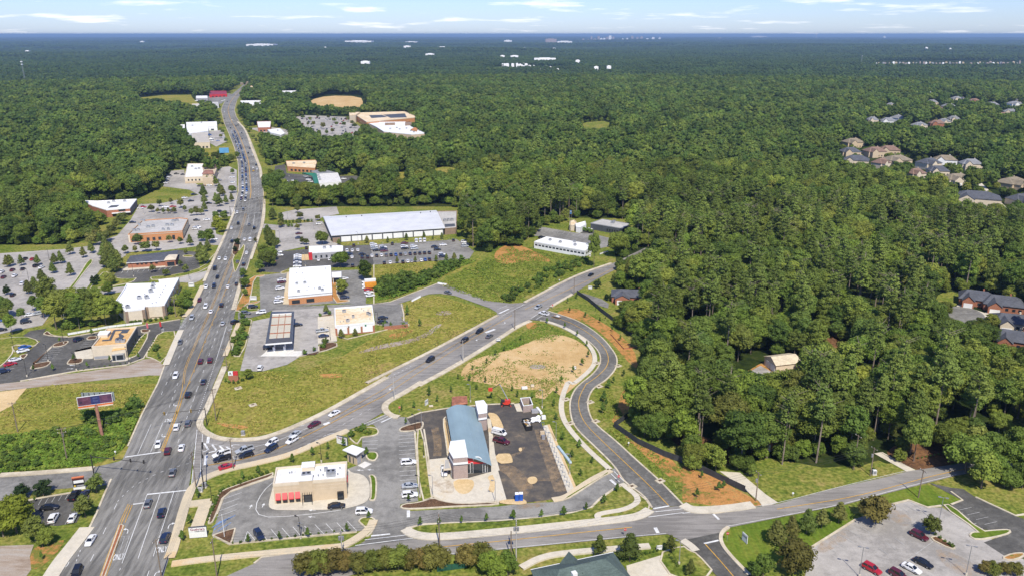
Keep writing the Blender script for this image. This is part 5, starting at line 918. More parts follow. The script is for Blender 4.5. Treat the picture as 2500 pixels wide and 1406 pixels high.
# green-roofed building at the bottom edge
E = GZ(29, '460,528 1430,322 1700,700 640,980', 4.2); t = thing('green_roof_building', 'building with big green hipped shingle roof at the bottom edge', 'building', cen(E)); MB().prism(inset(E, .8), 0, 4.0, cap=False).build('wall', b_cream, t); hip(MB(), E, 4.2, 8.2, .24).build('roof', sh_green, t)
a, b = E[0].lerp(E[1], .34), E[0].lerp(E[1], .56); m = (a+b)/2; nn = Vector((-(b-a).y, (b-a).x, 0)).normalized(); nn = nn if nn.y < 0 else -nn
MB().add([a+Vector((0, 0, 0)), b, m+Vector((0, 0, 3.0)), m+nn*9+Vector((0, 0, 3.0))], [(0, 2, 3), (2, 1, 3)]).build('gable_roof', sh_green, t)
mb = MB(); strip(mb, [E[0]+(E[1]-E[0])*-.0, E[1]], .25, 4.25); mb.build('gutter', b_white, t); p = g(*X(29, 970, 600), 7); MB().box((p.x, p.y, 7.2), (1.2, 1.2, 1.6), .4).build('vent_box', b_white, t)
P = GZ(9, '1190,-60 1290,-60 1290,-100 1190,-100', 3)
# ---- mid-distance shops
def shop(name, label, c, s, h, wall, roof, cat='shop', par=.4, **kw):
    B = Bd(name, label, cat, GZ(c, s, h), h, wall, roof, par, .35, kw.get('trim'))
    n = kw.get('rows', 3)
    if n: B.row(0, n, .08, .92, .6, min(h-1, 2.6), .55)
    for x, y in kw.get('acs', ()): B.ac(c, x, y, 2.0, 1.6, 1.2, None, 1)
    return B
B = shop('restaurant', 'grey and white roofed restaurant with deep green front slope', 24, '1090,612 1510,572 1440,408 1040,430', 5.2, b_white, plain('pale_roof', (.62, .60, .56)), 'restaurant', .1, rows=0, acs=((1070, 470), (1090, 510), (1105, 550)))
MB().add(GZ(24, '915,378 1140,336', 6.4)+GZ(24, '1420,405 1040,428', 5.3), [(0, 3, 2, 1)]).build('rear_roof', SH[3], B.t); MB().add(GZ(24, '1000,640 1082,618', 3.4)+GZ(24, '1040,430 1000,410', 5.6)+GZ(24, '770,400', 5.4)+GZ(24, '760,432', 3.6)+GZ(24, '955,470', 3.6), [(0, 1, 2, 6), (6, 2, 3), (6, 3, 4, 5)]).build('green_slope', b_green, B.t)
shop('brick_shop', 'low brick shop with white and cream roof in front of the wood', 24, '480,285 1010,318 1045,205 1020,162 450,182', 5.0, b_orange, r_cream, acs=((600, 240), (800, 230)), rows=6)
B = shop('supermarket', 'large supermarket with orange brick front and dark patched roof', 27, '620,430 2050,300 1680,140 300,180 340,250', 9.5, b_orange, r_cream, 'supermarket', .7, rows=0, trim=b_cream)
for s in ('690,250 1050,240 1200,300 760,330', '1080,235 1680,200 1740,310 1290,325'): MB().prism(GZ(27, s, 8.9), 8.8, 8.95).build('roof_board', b_dgrey, B.t)
B.block(GZ(27, '150,260 320,240 440,160 140,165', 11.5), 0, 11.5, b_cream, r_cream); B.row(4, 6, .1, .9, 1, 5, .5); B.row(0, 4, .05, .9, 1, 4, .3)
B = shop('shopping_row', 'white roofed row of shops joined to the supermarket', 27, '1100,700 1860,775 2260,750 1860,560 1700,430 620,440 880,560', 7.5, b_tan, r_white, 'shops', .6, rows=0, trim=b_white, acs=((1280, 630), (1460, 605), (1540, 645), (1730, 620), (1850, 690), (1930, 725)))
MB().prism(GZ(27, '1130,490 1410,480 1410,450 1130,458', 9), 7, 9).build('roof_wall', b_brown, B.t); MB().prism(GZ(27, '1690,500 1870,490 1870,435 1690,440', 9), 7, 9).build('roof_wall', b_brown, B.t); MB().prism(GZ(27, '1840,640 2020,670 2030,610 1960,580', 8.6), 7, 8.6).build('roof_wall', b_orange, B.t)
shop('brick_bank', 'small brick bank with arched entrance by the far junction', 20, '1150,710 1300,706 1310,632 1135,636', 6, b_red, r_white, 'bank', rows=3)
shop('white_shop', 'white flat roofed shop among trees by the far car park', 20, '1300,770 1430,800 1480,780 1420,718 1265,735', 5, b_white, r_white, rows=3, acs=((1390, 750),))
shop('long_white_store', 'long white store standing behind trees right of the far road', 20, '945,425 1200,422 1196,378 935,382', 6.5, b_white, r_white, 'store', rows=6)
shop('metal_store', 'long white metal store on the left of the far road', 20, '275,700 650,690 645,635 272,645', 6.5, b_white, r_white, 'store', rows=5, acs=((350, 690), (460, 655)))
shop('white_workshop', 'white workshop roof below the long metal store', 20, '285,790 545,750 540,700 278,708', 5.5, b_white, r_white, 'workshop', rows=0)
shop('tan_warehouse', 'tan roofed warehouse with cream wall beside the far car park', 20, '350,895 560,890 530,770 350,775', 7, b_cream, plain('tan_roof', (.46, .42, .35)), 'warehouse', .1, rows=4)
shop('small_white_shed', 'small white shed at the end of the metal store', 20, '190,720 255,715 255,672 188,675', 4, b_white, r_white, 'shed', rows=0)
shop('red_store', 'long dark red roofed store by the far road', 20, '555,310 770,300 760,262 560,262', 6, b_redp, plain('dark_red_roof', (.26, .03, .05)), 'store', .1, rows=4)
shop('white_service_shed', 'pale metal service shed beside the open field far off', 20, '390,352 535,350 532,320 392,322', 6, b_grey, r_white, 'shed', rows=3)
shop('cream_workshop', 'cream workshop with pale roof beside the far field', 20, '340,470 445,470 440,415 345,420', 5, b_cream, plain('pale_tan_roof', (.52, .48, .4)), 'workshop', rows=2)
shop('grey_workshop', 'grey roofed workshop facing the far road', 20, '570,435 670,440 660,400 575,402', 5, b_white, r_grey, 'workshop', rows=2)
shop('far_white_shop', 'white shop among trees at the top of the road', 20, '670,92 775,85 772,62 690,66', 7, b_white, r_white, rows=0)
shop('far_pale_shop', 'pale long building among trees right of the far road', 20, '1440,300 1610,295 1620,258 1430,262', 6, b_white, r_white, rows=0)
shop('far_brick_shop', 'reddish shop at the far bend of the road', 20, '1050,235 1105,232 1100,200 1055,202', 6, b_orange, r_cream, rows=0)
shop('far_tan_shop', 'tan shop left of the far bend', 20, '930,165 1050,150 1050,128 935,135', 6, b_tan, r_cream, rows=0)
shop('equipment_shed', 'white shed with pale roof behind the white office', 21, '790,85 850,95 945,50 930,0 780,40', 4, b_white, r_white, 'shed', rows=0)
shop('storage_shed', 'cream storage shed beside the blue pole sign', 21, '690,60 760,65 800,20 760,-20 700,0', 4, b_cream, r_cream, 'shed', rows=0)
# ---- things on the horizon: hospital block, downtown towers, sheds, water towers
far_w = plain('far_white_wall', (.82, .80, .78), .8, var=.1); far_b = plain('far_brick_wall', (.34, .27, .24), .8, var=.1)
def farbox(name, label, px, py, wpx, hpx, mat, cat, group=None, kd=.6):
    p = g(px, py, 0); D = p.length; s = D/F_; zb = hz(p.x, p.y); w, h = wpx*s, hpx*s+(19 if cat != 'house' else 9)
    t = thing(name, label, cat, (p.x, p.y, zb), 0, group); ORG[t] = Vector((0, 0, 0)); MB().box((0, 0, h/2), (w, w*kd, h)).build('wall', mat, t); MB().box((0, 0, h+s*.4), (w*.5, w*kd*.5, s*.8)).build('roof_plant', mat, t); return t
farbox('hospital', 'pale hospital block on the skyline left of downtown', 1345, 106, 26, 8, far_b, 'hospital'); farbox('hospital_wing', 'low white wing beside the skyline hospital', 1378, 107, 34, 3, far_w, 'hospital')
rs = random.Random(3)
for i, x in enumerate([1424, 1436, 1444, 1452, 1461, 1468, 1475, 1482, 1489, 1497, 1510, 1520, 1531, 1543, 1556, 1566, 1580, 1594, 1610]):
    farbox('downtown_tower' if i in (2, 4, 8) else 'downtown_building', 'pale building of the distant downtown skyline', x, 101-rs.uniform(0, 2), rs.uniform(3, 7), (9 if i in (2, 4, 8) else rs.uniform(2, 6)), far_w if rs.random() < .6 else far_b, 'building', 'downtown skyline')
for i, (x, y, w, h) in enumerate([(878, 108, 60, 2.5), (1005, 104, 28, 2), (1240, 103, 18, 3), (1080, 123, 22, 3.5), (995, 127, 16, 3), (1050, 137, 20, 1.5), (1262, 119, 9, 2), (1280, 118, 8, 3), (1353, 119, 8, 3), (1227, 146, 10, 2), (1256, 146, 18, 2), (1330, 153, 50, 2), (1850, 92, 34, 3), (1757, 95, 5, 2), (2130, 109, 8, 2), (2158, 94, 5, 2), (2260, 127, 5, 3), (2318, 129, 4, 2), (348, 105, 9, 1.5), (68, 128, 8, 2), (640, 112, 60, 2), (1455, 178, 10, 3), (1486, 176, 10, 3), (1410, 160, 10, 3), (893, 162, 20, 2), (795, 125, 6, 2)]):
    farbox('far_white_building', 'small white building far off in the woods', x, y+2, w, h, far_w, 'building', 'far white buildings')
for i in range(44): farbox('far_house', 'tiny pale roofed house of the far housing estate', 2138+i*8.2+rs.uniform(-2, 2), 160-i*.08+rs.uniform(-2.5, 3), rs.uniform(2.5, 6), rs.uniform(.3, 1.2), (far_w, far_b, b_tan, far_b, b_grey)[i*7 % 5], 'house', 'houses in the far right estate', .7)
for i in range(40): x = rs.uniform(1215, 1365); farbox('far_house', 'tiny pale house of the far middle estate', x, 158+(x-1215)*.13+rs.uniform(-4, 6), rs.uniform(4, 8), 2, far_w, 'house', 'houses in the far middle estate', .7)
def lattice(label, px, py, hpx, name='radio_mast', col=None):
    p = g(px, py); s = p.length/F_; h = hpx*s*1.03; t = thing(name, label, 'mast', (p.x, p.y, hz(p.x, p.y))); ORG[t] = Vector((0, 0, 0)); w = h*.035
    for k in range(3): a = k*2.094; MB().tube((w*math.cos(a), w*math.sin(a), 0), (w*.3*math.cos(a), w*.3*math.sin(a), h), .3, .2, 4).build('leg', b_steel, t)
    for k in range(8):
        z = h*(k+.5)/8.5; q = w*(1-.7*z/h)
        MB().tube((q, 0, z), (-q*.5, q*.87, z+h*.05), .14, n=3).tube((-q*.5, q*.87, z), (-q*.5, -q*.87, z+h*.05), .14, n=3).build('brace', b_steel, t)
    MB().box((0, 0, h*.93), (w*2.2, w*2.2, h*.04)).box((0, 0, h*.82), (w*1.8, w*1.8, h*.03)).build('antenna_ring', b_white, t)
lattice('lattice radio mast rising from the woods at far left', 62, 205, 45); lattice('cell mast with antenna ring above the far right estate', 2102, 160, 20); lattice('thin mast standing in the right woods', 2106, 214, 16); lattice('pole mast beside the far estate houses', 2268, 250, 22)
p = g(1992, 97); s = p.length/F_; t = thing('water_tower', 'white water tower on the right skyline', 'water tower', (p.x, p.y, hz(p.x, p.y))); ORG[t] = Vector(); MB().tube((0, 0, 0), (0, 0, 9*s), 1.2*s*.4, n=8).build('stem', far_w, t); mb = MB(); core(mb, (0, 0, 10*s), (2.2*s, 2.2*s, 1.8*s), random.Random(1), 0, 12, 8); mb.build('tank', far_w, t)
# ================================================================ vegetation
def leafmat(name, cols, dead=0, trans=.32, rough=.75):
    m = bpy.data.materials.new(name); m.use_nodes = True; t = m.node_tree; t.nodes.clear()
    o = N(t, 'ShaderNodeOutputMaterial'); oi = N(t, 'ShaderNodeObjectInfo'); tc = N(t, 'ShaderNodeTexCoord')
    rp = N(t, 'ShaderNodeValToRGB'); el = rp.color_ramp.elements
    while len(el) < len(cols): el.new(.5)
    for i, (e, c) in enumerate(zip(el, cols)): e.position = i/(len(cols)-1); e.color = c4(c)
    # stands of one kind: the hue drifts over the land as well as from tree to tree
    ln = N(t, 'ShaderNodeTexNoise'); ln.inputs['Scale'].default_value = .011; ln.inputs['Detail'].default_value = 3; t.links.new(oi.outputs['Location'], ln.inputs['Vector'])
    lm = N(t, 'ShaderNodeMapRange'); lm.inputs[1].default_value = .35; lm.inputs[2].default_value = .65; lm.inputs[3].default_value = -.22; lm.inputs[4].default_value = .22; t.links.new(ln.outputs['Fac'], lm.inputs[0])
    t.links.new(MA(t, 'FRACT', MA(t, 'ADD', oi.outputs['Random'], 0.0)), rp.inputs[0])
    lv = MA(t, 'ADD', MA(t, 'MULTIPLY', MA(t, 'FRACT', MA(t, 'MULTIPLY', oi.outputs['Random'], 17.3)), .55), MA(t, 'ADD', lm.outputs[0], .74))
    nz = N(t, 'ShaderNodeTexNoise'); nz.inputs['Scale'].default_value = .55; nz.inputs['Detail'].default_value = 3; t.links.new(tc.outputs['Object'], nz.inputs['Vector'])
    mr = N(t, 'ShaderNodeMapRange'); mr.inputs[1].default_value = .3; mr.inputs[2].default_value = .7; mr.inputs[3].default_value = .68; mr.inputs[4].default_value = 1.34; t.links.new(nz.outputs['Fac'], mr.inputs[0])
    sc_ = N(t, 'ShaderNodeVectorMath', operation='SCALE'); t.links.new(rp.outputs[0], sc_.inputs[0]); t.links.new(MA(t, 'MULTIPLY', mr.outputs[0], lv), sc_.inputs['Scale'])
    d = N(t, 'ShaderNodeBsdfPrincipled'); d.inputs['Roughness'].default_value = rough; d.inputs['Specular IOR Level'].default_value = .18; t.links.new(sc_.outputs[0], d.inputs['Base Color'])
    tr = N(t, 'ShaderNodeBsdfTranslucent'); t.links.new(sc_.outputs[0], tr.inputs['Color'])
    ms = N(t, 'ShaderNodeMixShader'); ms.inputs[0].default_value = trans; t.links.new(d.outputs[0], ms.inputs[1]); t.links.new(tr.outputs[0], ms.inputs[2]); t.links.new(ms.outputs[0], o.inputs[0])
    return m
LF = leafmat('broadleaf_foliage', [(.10, .16, .030), (.135, .20, .032), (.175, .235, .034), (.112, .17, .038), (.215, .26, .042), (.155, .20, .036), (.104, .165, .030), (.25, .27, .048), (.12, .18, .032), (.195, .205, .045)])
LP = leafmat('pine_foliage', [(.135, .19, .04), (.165, .215, .046), (.15, .20, .038), (.19, .235, .05)], trans=.28)
LO = leafmat('ornamental_foliage', [(.155, .18, .04), (.115, .16, .035), (.175, .17, .045), (.13, .17, .04)])
LS = leafmat('young_tree_foliage', [(.10, .17, .03), (.12, .19, .034), (.09, .15, .032)])
LB = leafmat('bush_foliage', [(.075, .13, .022), (.10, .16, .026), (.125, .175, .03), (.085, .14, .03)])
LC = leafmat('myrtle_foliage', [(.125, .16, .03), (.14, .16, .032), (.185, .135, .042), (.13, .165, .03)])
LY = leafmat('yellow_green_foliage', [(.23, .26, .03), (.20, .245, .03), (.26, .27, .035)])
LD = leafmat('dark_evergreen_foliage', [(.03, .055, .018), (.038, .062, .02), (.03, .05, .016)])
LM = leafmat('mid_canopy_painted_shade', [(.075, .13, .026), (.10, .158, .028), (.13, .185, .03), (.084, .136, .032), (.16, .205, .037), (.112, .155, .032), (.078, .13, .026)])  # broadleaf greens darkened, standing in for self-shadow within mid-distance crowns
LFAR = leafmat('far_canopy_painted_shade', [(.034, .066, .018), (.045, .08, .02), (.06, .094, .022), (.04, .07, .022), (.07, .10, .024)])  # darker still: unresolved shade between distant crowns is mixed into the leaf colour
BK = surf('grey_brown_bark', [(.3, (.11, .085, .065)), (.7, (.22, .18, .145))], .5, 4, .5, .95, stretch=(1, 1, .15))
BP = surf('pine_bark', [(.3, (.16, .125, .10)), (.7, (.30, .245, .20))], .5, 4, .5, .95, stretch=(1, 1, .15))
_ico = None
def leaves(mb, c, r, n, size, rng, up=.25, jit=.55, mi=0):
    c = Vector(c)
    for _ in range(n):
        z = rng.uniform(-.55, 1); a = rng.uniform(0, 6.283); q = math.sqrt(max(0, 1-z*z)); d = Vector((q*math.cos(a), q*math.sin(a), z)); k = rng.uniform(.82, 1.1)
        p = c+Vector((d.x*r[0], d.y*r[1], d.z*r[2]))*k
        nrm = (d+Vector((rng.gauss(0, jit), rng.gauss(0, jit), rng.gauss(0, jit)+up))).normalized(); u = nrm.orthogonal().normalized(); w = nrm.cross(u)
        t = rng.uniform(0, 6.283); u, w = u*math.cos(t)+w*math.sin(t), w*math.cos(t)-u*math.sin(t); s = size*rng.uniform(.6, 1.3)
        mb.add([p+u*s*.5*rng.uniform(.8, 1.2), p+w*s*.42*rng.uniform(.7, 1.3), p-u*s*.5*rng.uniform(.8, 1.2), p-w*s*.42*rng.uniform(.7, 1.3)], [(0, 1, 2, 3)], mi)
def lobes(rng, n, R_, ht, z0, shape='round'):
    out = []
    for i in range(n):
        t = (i+.5)/n
        if shape == 'round':
            z = 1-1.55*t; a = i*2.39996+rng.uniform(-.4, .4); q = math.sqrt(max(0, 1-z*z))*rng.uniform(.55, .78); out.append(((q*R_*math.cos(a), q*R_*math.sin(a), z0+ht*(.5+.42*z)*rng.uniform(.8, 1.16)), R_*rng.uniform(.22, .44)*(24/max(n, 20))**.35))
        elif shape == 'tear':
            a = i*2.39996; prof = math.sin(min(1, (1-t)*1.0+.05)*2.2)*.9+.1; q = (1-t)**.75*rng.uniform(.45, .66); out.append(((q*R_*math.cos(a), q*R_*math.sin(a), z0+ht*(.12+.8*t)), R_*(.46-.22*t)*rng.uniform(.85, 1.15)))
        elif shape == 'pine':
            a = i*2.39996+rng.uniform(-.5, .5); q = R_*(1.0-.75*t**1.4)*rng.uniform(.35, .8); out.append(((q*math.cos(a), q*math.sin(a), z0+ht*(.04+.9*t)+rng.uniform(-.4, .4)), R_*rng.uniform(.28, .42)*(1.05-.35*t)))
    return out
def crown_mesh(name, seed, shape, R_, ht, z0, nl, dens, size, mat, corek=.74):
    rng = random.Random(seed); mb = MB(); ls = lobes(rng, nl, R_, ht, z0, shape)
    if shape == 'round': core(mb, (0, 0, z0+ht*.5), (R_*.62, R_*.62, ht*.36), rng, 0, 8, 5)
    if shape == 'tear': core(mb, (0, 0, z0+ht*.42), (R_*.5, R_*.5, ht*.4), rng, 0, 7, 5)
    for c, r in ls:
        fl = .55 if shape == 'pine' else .82
        core(mb, c, (r*corek, r*corek, r*corek*fl), rng)
        n = int(dens*r*r); leaves(mb, c, (r, r, r*fl), n, size, rng, .35 if shape == 'pine' else .2)
    me = mb.mesh(name, mat); return me
def trunk_mesh(name, seed, h, r, branch, mat, lean=.02):
    rng = random.Random(seed); mb = MB(); n = 4; p = Vector((0, 0, -.3)); pts = [p]
    for i in range(n): p = p+Vector((rng.gauss(0, lean)*h/n, rng.gauss(0, lean)*h/n, h/n)); pts.append(p)
    for i in range(n): mb.tube(pts[i], pts[i+1], r*(1-.17*i), r*(1-.17*(i+1)), 6, cap=False)
    for k in range(branch):
        b = pts[2]+(pts[-1]-pts[2])*rng.uniform(.1, .95); a = rng.uniform(0, 6.283); L = h*rng.uniform(.12, .22)
        mb.tube(b, b+Vector((math.cos(a)*L, math.sin(a)*L, L*.55)), r*.3, r*.08, 4, cap=False)
    return mb.mesh(name, mat)
# kinds: (crown meshes, trunk meshes)
KIND = {}
def mk(kind, nvar, shape, R_, ht, z0, nl, dens, size, mat, th, tr_, br, bark, corek=.74):
    KIND[kind] = [(crown_mesh('crown', 100+i+hash_(kind), shape, R_*(1+.17*((i % 3)-1)), ht*(1+.13*((i*2 % 3)-1)), z0, nl, dens, size, mat, corek), trunk_mesh('trunk', 40+i, th, tr_, br, bark)) for i in range(nvar)]
def hash_(s): return sum(ord(ch)*(i+3) for i, ch in enumerate(s)) % 977
mk('broad', 6, 'round', 6.0, 11.0, 6.0, 36, 30, .66, LF, 11, .32, 5, BK)
mk('pine', 4, 'pine', 4.2, 10.5, 14.5, 26, 34, .62, LP, 24, .27, 7, BP, .55)
mk('tear', 3, 'tear', 2.6, 6.6, 1.2, 22, 46, .42, LO, 5.5, .14, 3, BK)
mk('young', 3, 'tear', 1.0, 2.6, .9, 10, 110, .24, LS, 2.6, .045, 2, BK)
mk('lot', 3, 'round', 3.2, 5.4, 1.8, 18, 44, .5, LO, 4.5, .17, 4, BK)
mk('oak', 3, 'round', 4.2, 7.6, 1.6, 24, 40, .55, LF, 6, .24, 5, BK)
mk('bush', 3, 'round', 1.0, 1.7, .0, 9, 120, .26, LB, .5, .05, 2, BK)
mk('myrtle', 3, 'round', 3.8, 5.2, 1.0, 20, 52, .46, LC, 4, .16, 6, BK)
mk('yellow', 2, 'round', 4.8, 7.6, 1.5, 24, 40, .55, LY, 6, .24, 5, BK)
mk('ever', 2, 'round', 2.6, 4.4, .4, 16, 60, .4, LD, 2, .15, 3, BK)
mk('mid', 5, 'round', 6.2, 11.0, 6.0, 15, 7, 1.35, LM, 9, .3, 0, BK, .9)
mk('midpine', 3, 'pine', 4.2, 10.5, 12, 14, 8, 1.2, LP, 20, .25, 0, BP, .8)
rng = random.Random(7)
PROTO = {}
def tree(kind, x, y, h, name, label, cat='tree', group=None, z=.1, v=None, wide=1.0):
    """one tree or shrub: an empty with trunk and crown (shared meshes), scaled to its height"""
    var = KIND[kind]; i = rng.randrange(len(var)) if v is None else v; cm, tm = var[i]
    hh = max(q.co.z for q in cm.vertices) if (kind, i) not in PROTO else PROTO[(kind, i)]; PROTO[(kind, i)] = hh
    s = h/hh; e = link(bpy.data.objects.new(name, None)); e.location = (x, y, z); e.rotation_euler = (0, 0, rng.uniform(0, 6.28)); e.scale = (s*wide*rng.uniform(.95, 1.05), s*wide*rng.uniform(.95, 1.05), s); e.empty_display_size = .5
    tag(e, label, cat, group)
    for nm, me in (('trunk', tm), ('crown', cm)):
        o = link(bpy.data.objects.new(nm, me)); o.parent = e
    return e
# ---------------------------------------------------------------- where no woodland stands: a mask of the open and built ground
MX0, MX1, MY0, MY1, MS = -1000., 1000., 110., 2400., 3.0
nx_, ny_ = int((MX1-MX0)/MS), int((MY1-MY0)/MS); mask = np.zeros((ny_, nx_), bool); mask2 = np.zeros((ny_, nx_), bool)
gx = MX0+(np.arange(nx_)+.5)*MS; gy = MY0+(np.arange(ny_)+.5)*MS
def burn(p, m, grow=0):
    if grow: p = inset(p, -grow)
    xs = [q[0] for q in p]; ys = [q[1] for q in p]
    i0, i1 = max(0, int((min(xs)-MX0)/MS)), min(nx_, int((max(xs)-MX0)/MS)+2); j0, j1 = max(0, int((min(ys)-MY0)/MS)), min(ny_, int((max(ys)-MY0)/MS)+2)
    if i0 >= i1 or j0 >= j1: return
    Xg, Yg = np.meshgrid(gx[i0:i1], gy[j0:j1]); c = np.zeros(Xg.shape, bool); n = len(p)
    for a in range(n):
        x1, y1, x2, y2 = p[a][0], p[a][1], p[a-1][0], p[a-1][1]
        if y1 == y2: continue
        c ^= ((y1 > Yg) != (y2 > Yg)) & (Xg < (x2-x1)*(Yg-y1)/(y2-y1)+x1)
    m[j0:j1, i0:i1] |= c
def disc(x, y, r, m): m |= ((gx[None, :]-x)**2+(gy[:, None]-y)**2 < r*r)
OPEN_ = G(0, '-900,640 -500,606 170,599 225,577 262,522 195,502 340,484 400,452 470,478 560,480 583,440 640,440 650,505 690,508 830,505 1120,500 1115,545 1150,602 1190,628 1290,592 1305,560 1390,545 1440,535 1560,540 1555,572 1490,603 1496,655 1500,690 1522,722 1470,748 1409,717 1480,768 1552,826 1572,850 1560,900 1592,930 1562,985 1520,1035 1490,1038 1530,1068 1680,1136 1812,1194 1835,1152 1870,1130 1990,1142 2080,1152 2120,1116 2150,1112 2190,1129 2240,1140 2345,1119 2360,1137 3000,1090 3000,1700 -900,1700')
burn(OPEN_, mask)
for p in PAVED: burn(p, mask, 3); burn(p, mask2)
burn([across(-.3 if y > 470 else -.6, y) for y in ROWS]+[across(1.3 if y > 470 else 1.5, y) for y in reversed(ROWS)], mask); burn(main_pts, mask2)
for p in FOOT: burn(p, mask, 4); burn(p, mask2, 1)
for c, s in [(20, '-340,350 0,310 330,305 430,420 300,455 100,420 -300,405'), (2, '480,510 700,490 900,500 1150,510 1080,530 700,530'), (2, '1740,900 1960,890 1960,955 1750,960'), (2, '640,1280 700,1230 860,1235 820,1285'), (2, '380,1270 480,1270 480,1330 400,1320'), (20, '470,960 860,930 880,1010 640,1100 480,1100'),
             (20, '1750,390 2000,310 2420,320 2500,440 2380,500 2000,480 1800,450'), (6, '1840,770 1940,720 2060,760 2220,890 2210,980 1900,920')]: burn(G(c, s), mask); burn(G(c, s), mask2)
for (c, x, y, w, d, r_, rf_, wl) in HOUSES: p = g(*X(c, x, y)); k_ = 1.35 if p.y > 760 else 1; disc(p.x, p.y, max(w, d)*.72*k_, mask); disc(p.x, p.y, max(w, d)*.52*k_, mask2)
for c, x, y, r_ in [(6, 2150, 810, 15), (6, 2330, 870, 15), (6, 2400, 990, 13), (6, 2400, 1110, 13), (6, 740, 1290, 13), (21, 1640, 1190, 13), (6, 560, 1330, 9), (6, 1100, 1130, 10)]:
    p = g(*X(c, x, y)); disc(p.x, p.y, r_, mask); disc(p.x, p.y, r_*.6, mask2)
def mk_at(m, x, y):
    i, j = int((x-MX0)/MS), int((y-MY0)/MS)
    return m[j, i] if 0 <= i < nx_ and 0 <= j < ny_ else False
def headroom(x, y, h):
    """0 where no tree stands; otherwise the height that leaves lots and houses behind it in view"""
    if mk_at(mask, x, y): return 0
    d = math.hypot(x, y); s = 4.0; top = h*d/(CAMH-h)
    while s < top:
        if mk_at(mask2, x*(1+s/d), y*(1+s/d)): return min(h, CAMH*s/(d+s)+1.0)
        s += 4
    return h
rf = random.Random(11); forest = []
def fill(d0, d1, step, ang=.72):
    y = -d1
    y = 0
    out = []
    ny = int(d1/step)+1
    for iy in range(int(d0*.0/step), ny):
        yy = iy*step
        if yy < 120: continue
        xm = min(yy*ang+60, d1)
        for ix in range(int(-xm/step), int(xm/step)+1):
            x = ix*step+rf.uniform(-.42, .42)*step+(iy % 2)*step*.5; y2 = yy+rf.uniform(-.42, .42)*step; d = math.hypot(x, y2)
            if d0 <= d < d1: out.append((x, y2, d))
    return out
for x, y, d in fill(120, 760, 7.6)+fill(760, 1300, 9.0)+fill(1300, 2350, 11.5):
    n = mnoise.noise(Vector((x/80, y/80, 3.1))); n2 = rf.random()
    pine = (n > -.1 and d < 620 and x > 20 and n2 < .42) or (n2 < .10 and d < 700) or (n > .3 and d < 1100 and n2 < .4)
    h = rf.uniform(20, 28.5) if pine else (rf.uniform(9, 21) if not (d < 600 and x > 20) else rf.choice((rf.uniform(7, 11), rf.uniform(12, 19), rf.uniform(13, 20))))
    k = headroom(x, y, h)
    if k < 5: continue
    if k < h: pine = False; h = k
    forest.append((x, y, d, pine, h))
forest.sort(key=lambda q: q[2])
nb = npn = 0; rest = []
for x, y, d, pine, h in forest:
    ok = nb < 300 if not pine else npn < 300
    px, py, _ = proj((x, y, 8))
    if not (-60 < px < 2560 and -60 < py < 1480): ok = False
    if ok and d < 700:
        zone = 'in the wood left of the main road' if px < 900 else 'behind the yard lawn by the front road' if py > 1050 else 'in the wood beside the curved road' if px < 1800 and py > 720 else 'in the wood beyond the white office' if px < 1800 else 'in the wood near the cul de sac' if px > 2150 else 'in the wood around the tan barn'; sz = 'tall ' if h > (24 if pine else 15) else 'shorter ' if h < (22 if pine else 10) else ''
        if pine:
            npn += 1; tree('pine', x, y, h, 'pine_tree', f'{sz}bare trunked pine {zone}', 'tree', 'pines of the near wood')
        else:
            nb += 1; tree('broad', x, y, h, 'broadleaf_tree', f'{sz}rounded broadleaf tree {zone}', 'tree', 'broadleaf trees of the near wood', wide=rf.uniform(.95, 1.2)*(1.25 if h < 11 else 1))
    else: rest.append((x, y, d, pine, h))
# ---- the rest of the wood, too many to count: one object, instanced crowns on points
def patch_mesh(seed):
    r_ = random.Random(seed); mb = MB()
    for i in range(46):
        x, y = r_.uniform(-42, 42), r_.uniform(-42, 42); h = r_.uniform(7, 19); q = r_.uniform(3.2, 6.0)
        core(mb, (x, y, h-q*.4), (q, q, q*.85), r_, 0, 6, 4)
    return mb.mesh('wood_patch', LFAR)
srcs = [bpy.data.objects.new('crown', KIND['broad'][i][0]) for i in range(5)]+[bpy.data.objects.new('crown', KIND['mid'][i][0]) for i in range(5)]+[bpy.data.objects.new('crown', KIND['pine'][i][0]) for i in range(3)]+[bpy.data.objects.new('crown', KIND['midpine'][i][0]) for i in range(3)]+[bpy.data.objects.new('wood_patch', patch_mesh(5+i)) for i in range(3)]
pts = []; kk = []; scl = []; rot = []
for x, y, d, pine, h in rest:
    if pine: k = (10 if d < 800 else 13)+rf.randrange(3); s = h/25.
    else: k = (0 if d < 760 else 5)+rf.randrange(5); s = h/16.5*(1 if d < 1300 else 1.25)
    zg = hz(x, y); lift = mnoise.noise(Vector((x/60, y/60, 9)))*2.0
    pts.append((x, y, zg+lift-.5)); kk.append(k); scl.append(s); rot.append(rf.uniform(0, 6.28))
for x, y, d, pine, h in forest:
    if d < 1500 and (mk_at(mask, x*(1-14/d), y*(1-14/d)) or mk_at(mask, x-10, y-6) or mk_at(mask, x+10, y-6)):   # low growth closes the edge of the wood
        for q in range(2 if d > 330 else 1): pts.append((x+rf.uniform(-5, 5), y+rf.uniform(-3, 4), -2.6)); kk.append(rf.randrange(5)); scl.append(rf.uniform(.4, .62)); rot.append(rf.uniform(0, 6.28))
CLX = [(g(*X(2, 750, 510)), 130, 60), (g(*X(2, 980, 415)), 160, 80), (g(*X(2, 1370, 500)), 170, 160), (g(*X(1, 2000, 327)), 330, 500), (g(*X(2, 190, 462)), 120, 200), (g(*X(2, 565, 440)), 90, 150), (g(*X(3, 1950, 462)), 0, 0)]
def far_ok(x, y):
    for p, a, b in CLX:
        if a and abs(x-p.x) < a and abs(y-p.y) < b: return False
    px, py, _ = proj((x, y, 0))
    if 2120 < px < 2560 and 148 < py < 166: return False
    return True
d0 = 2300
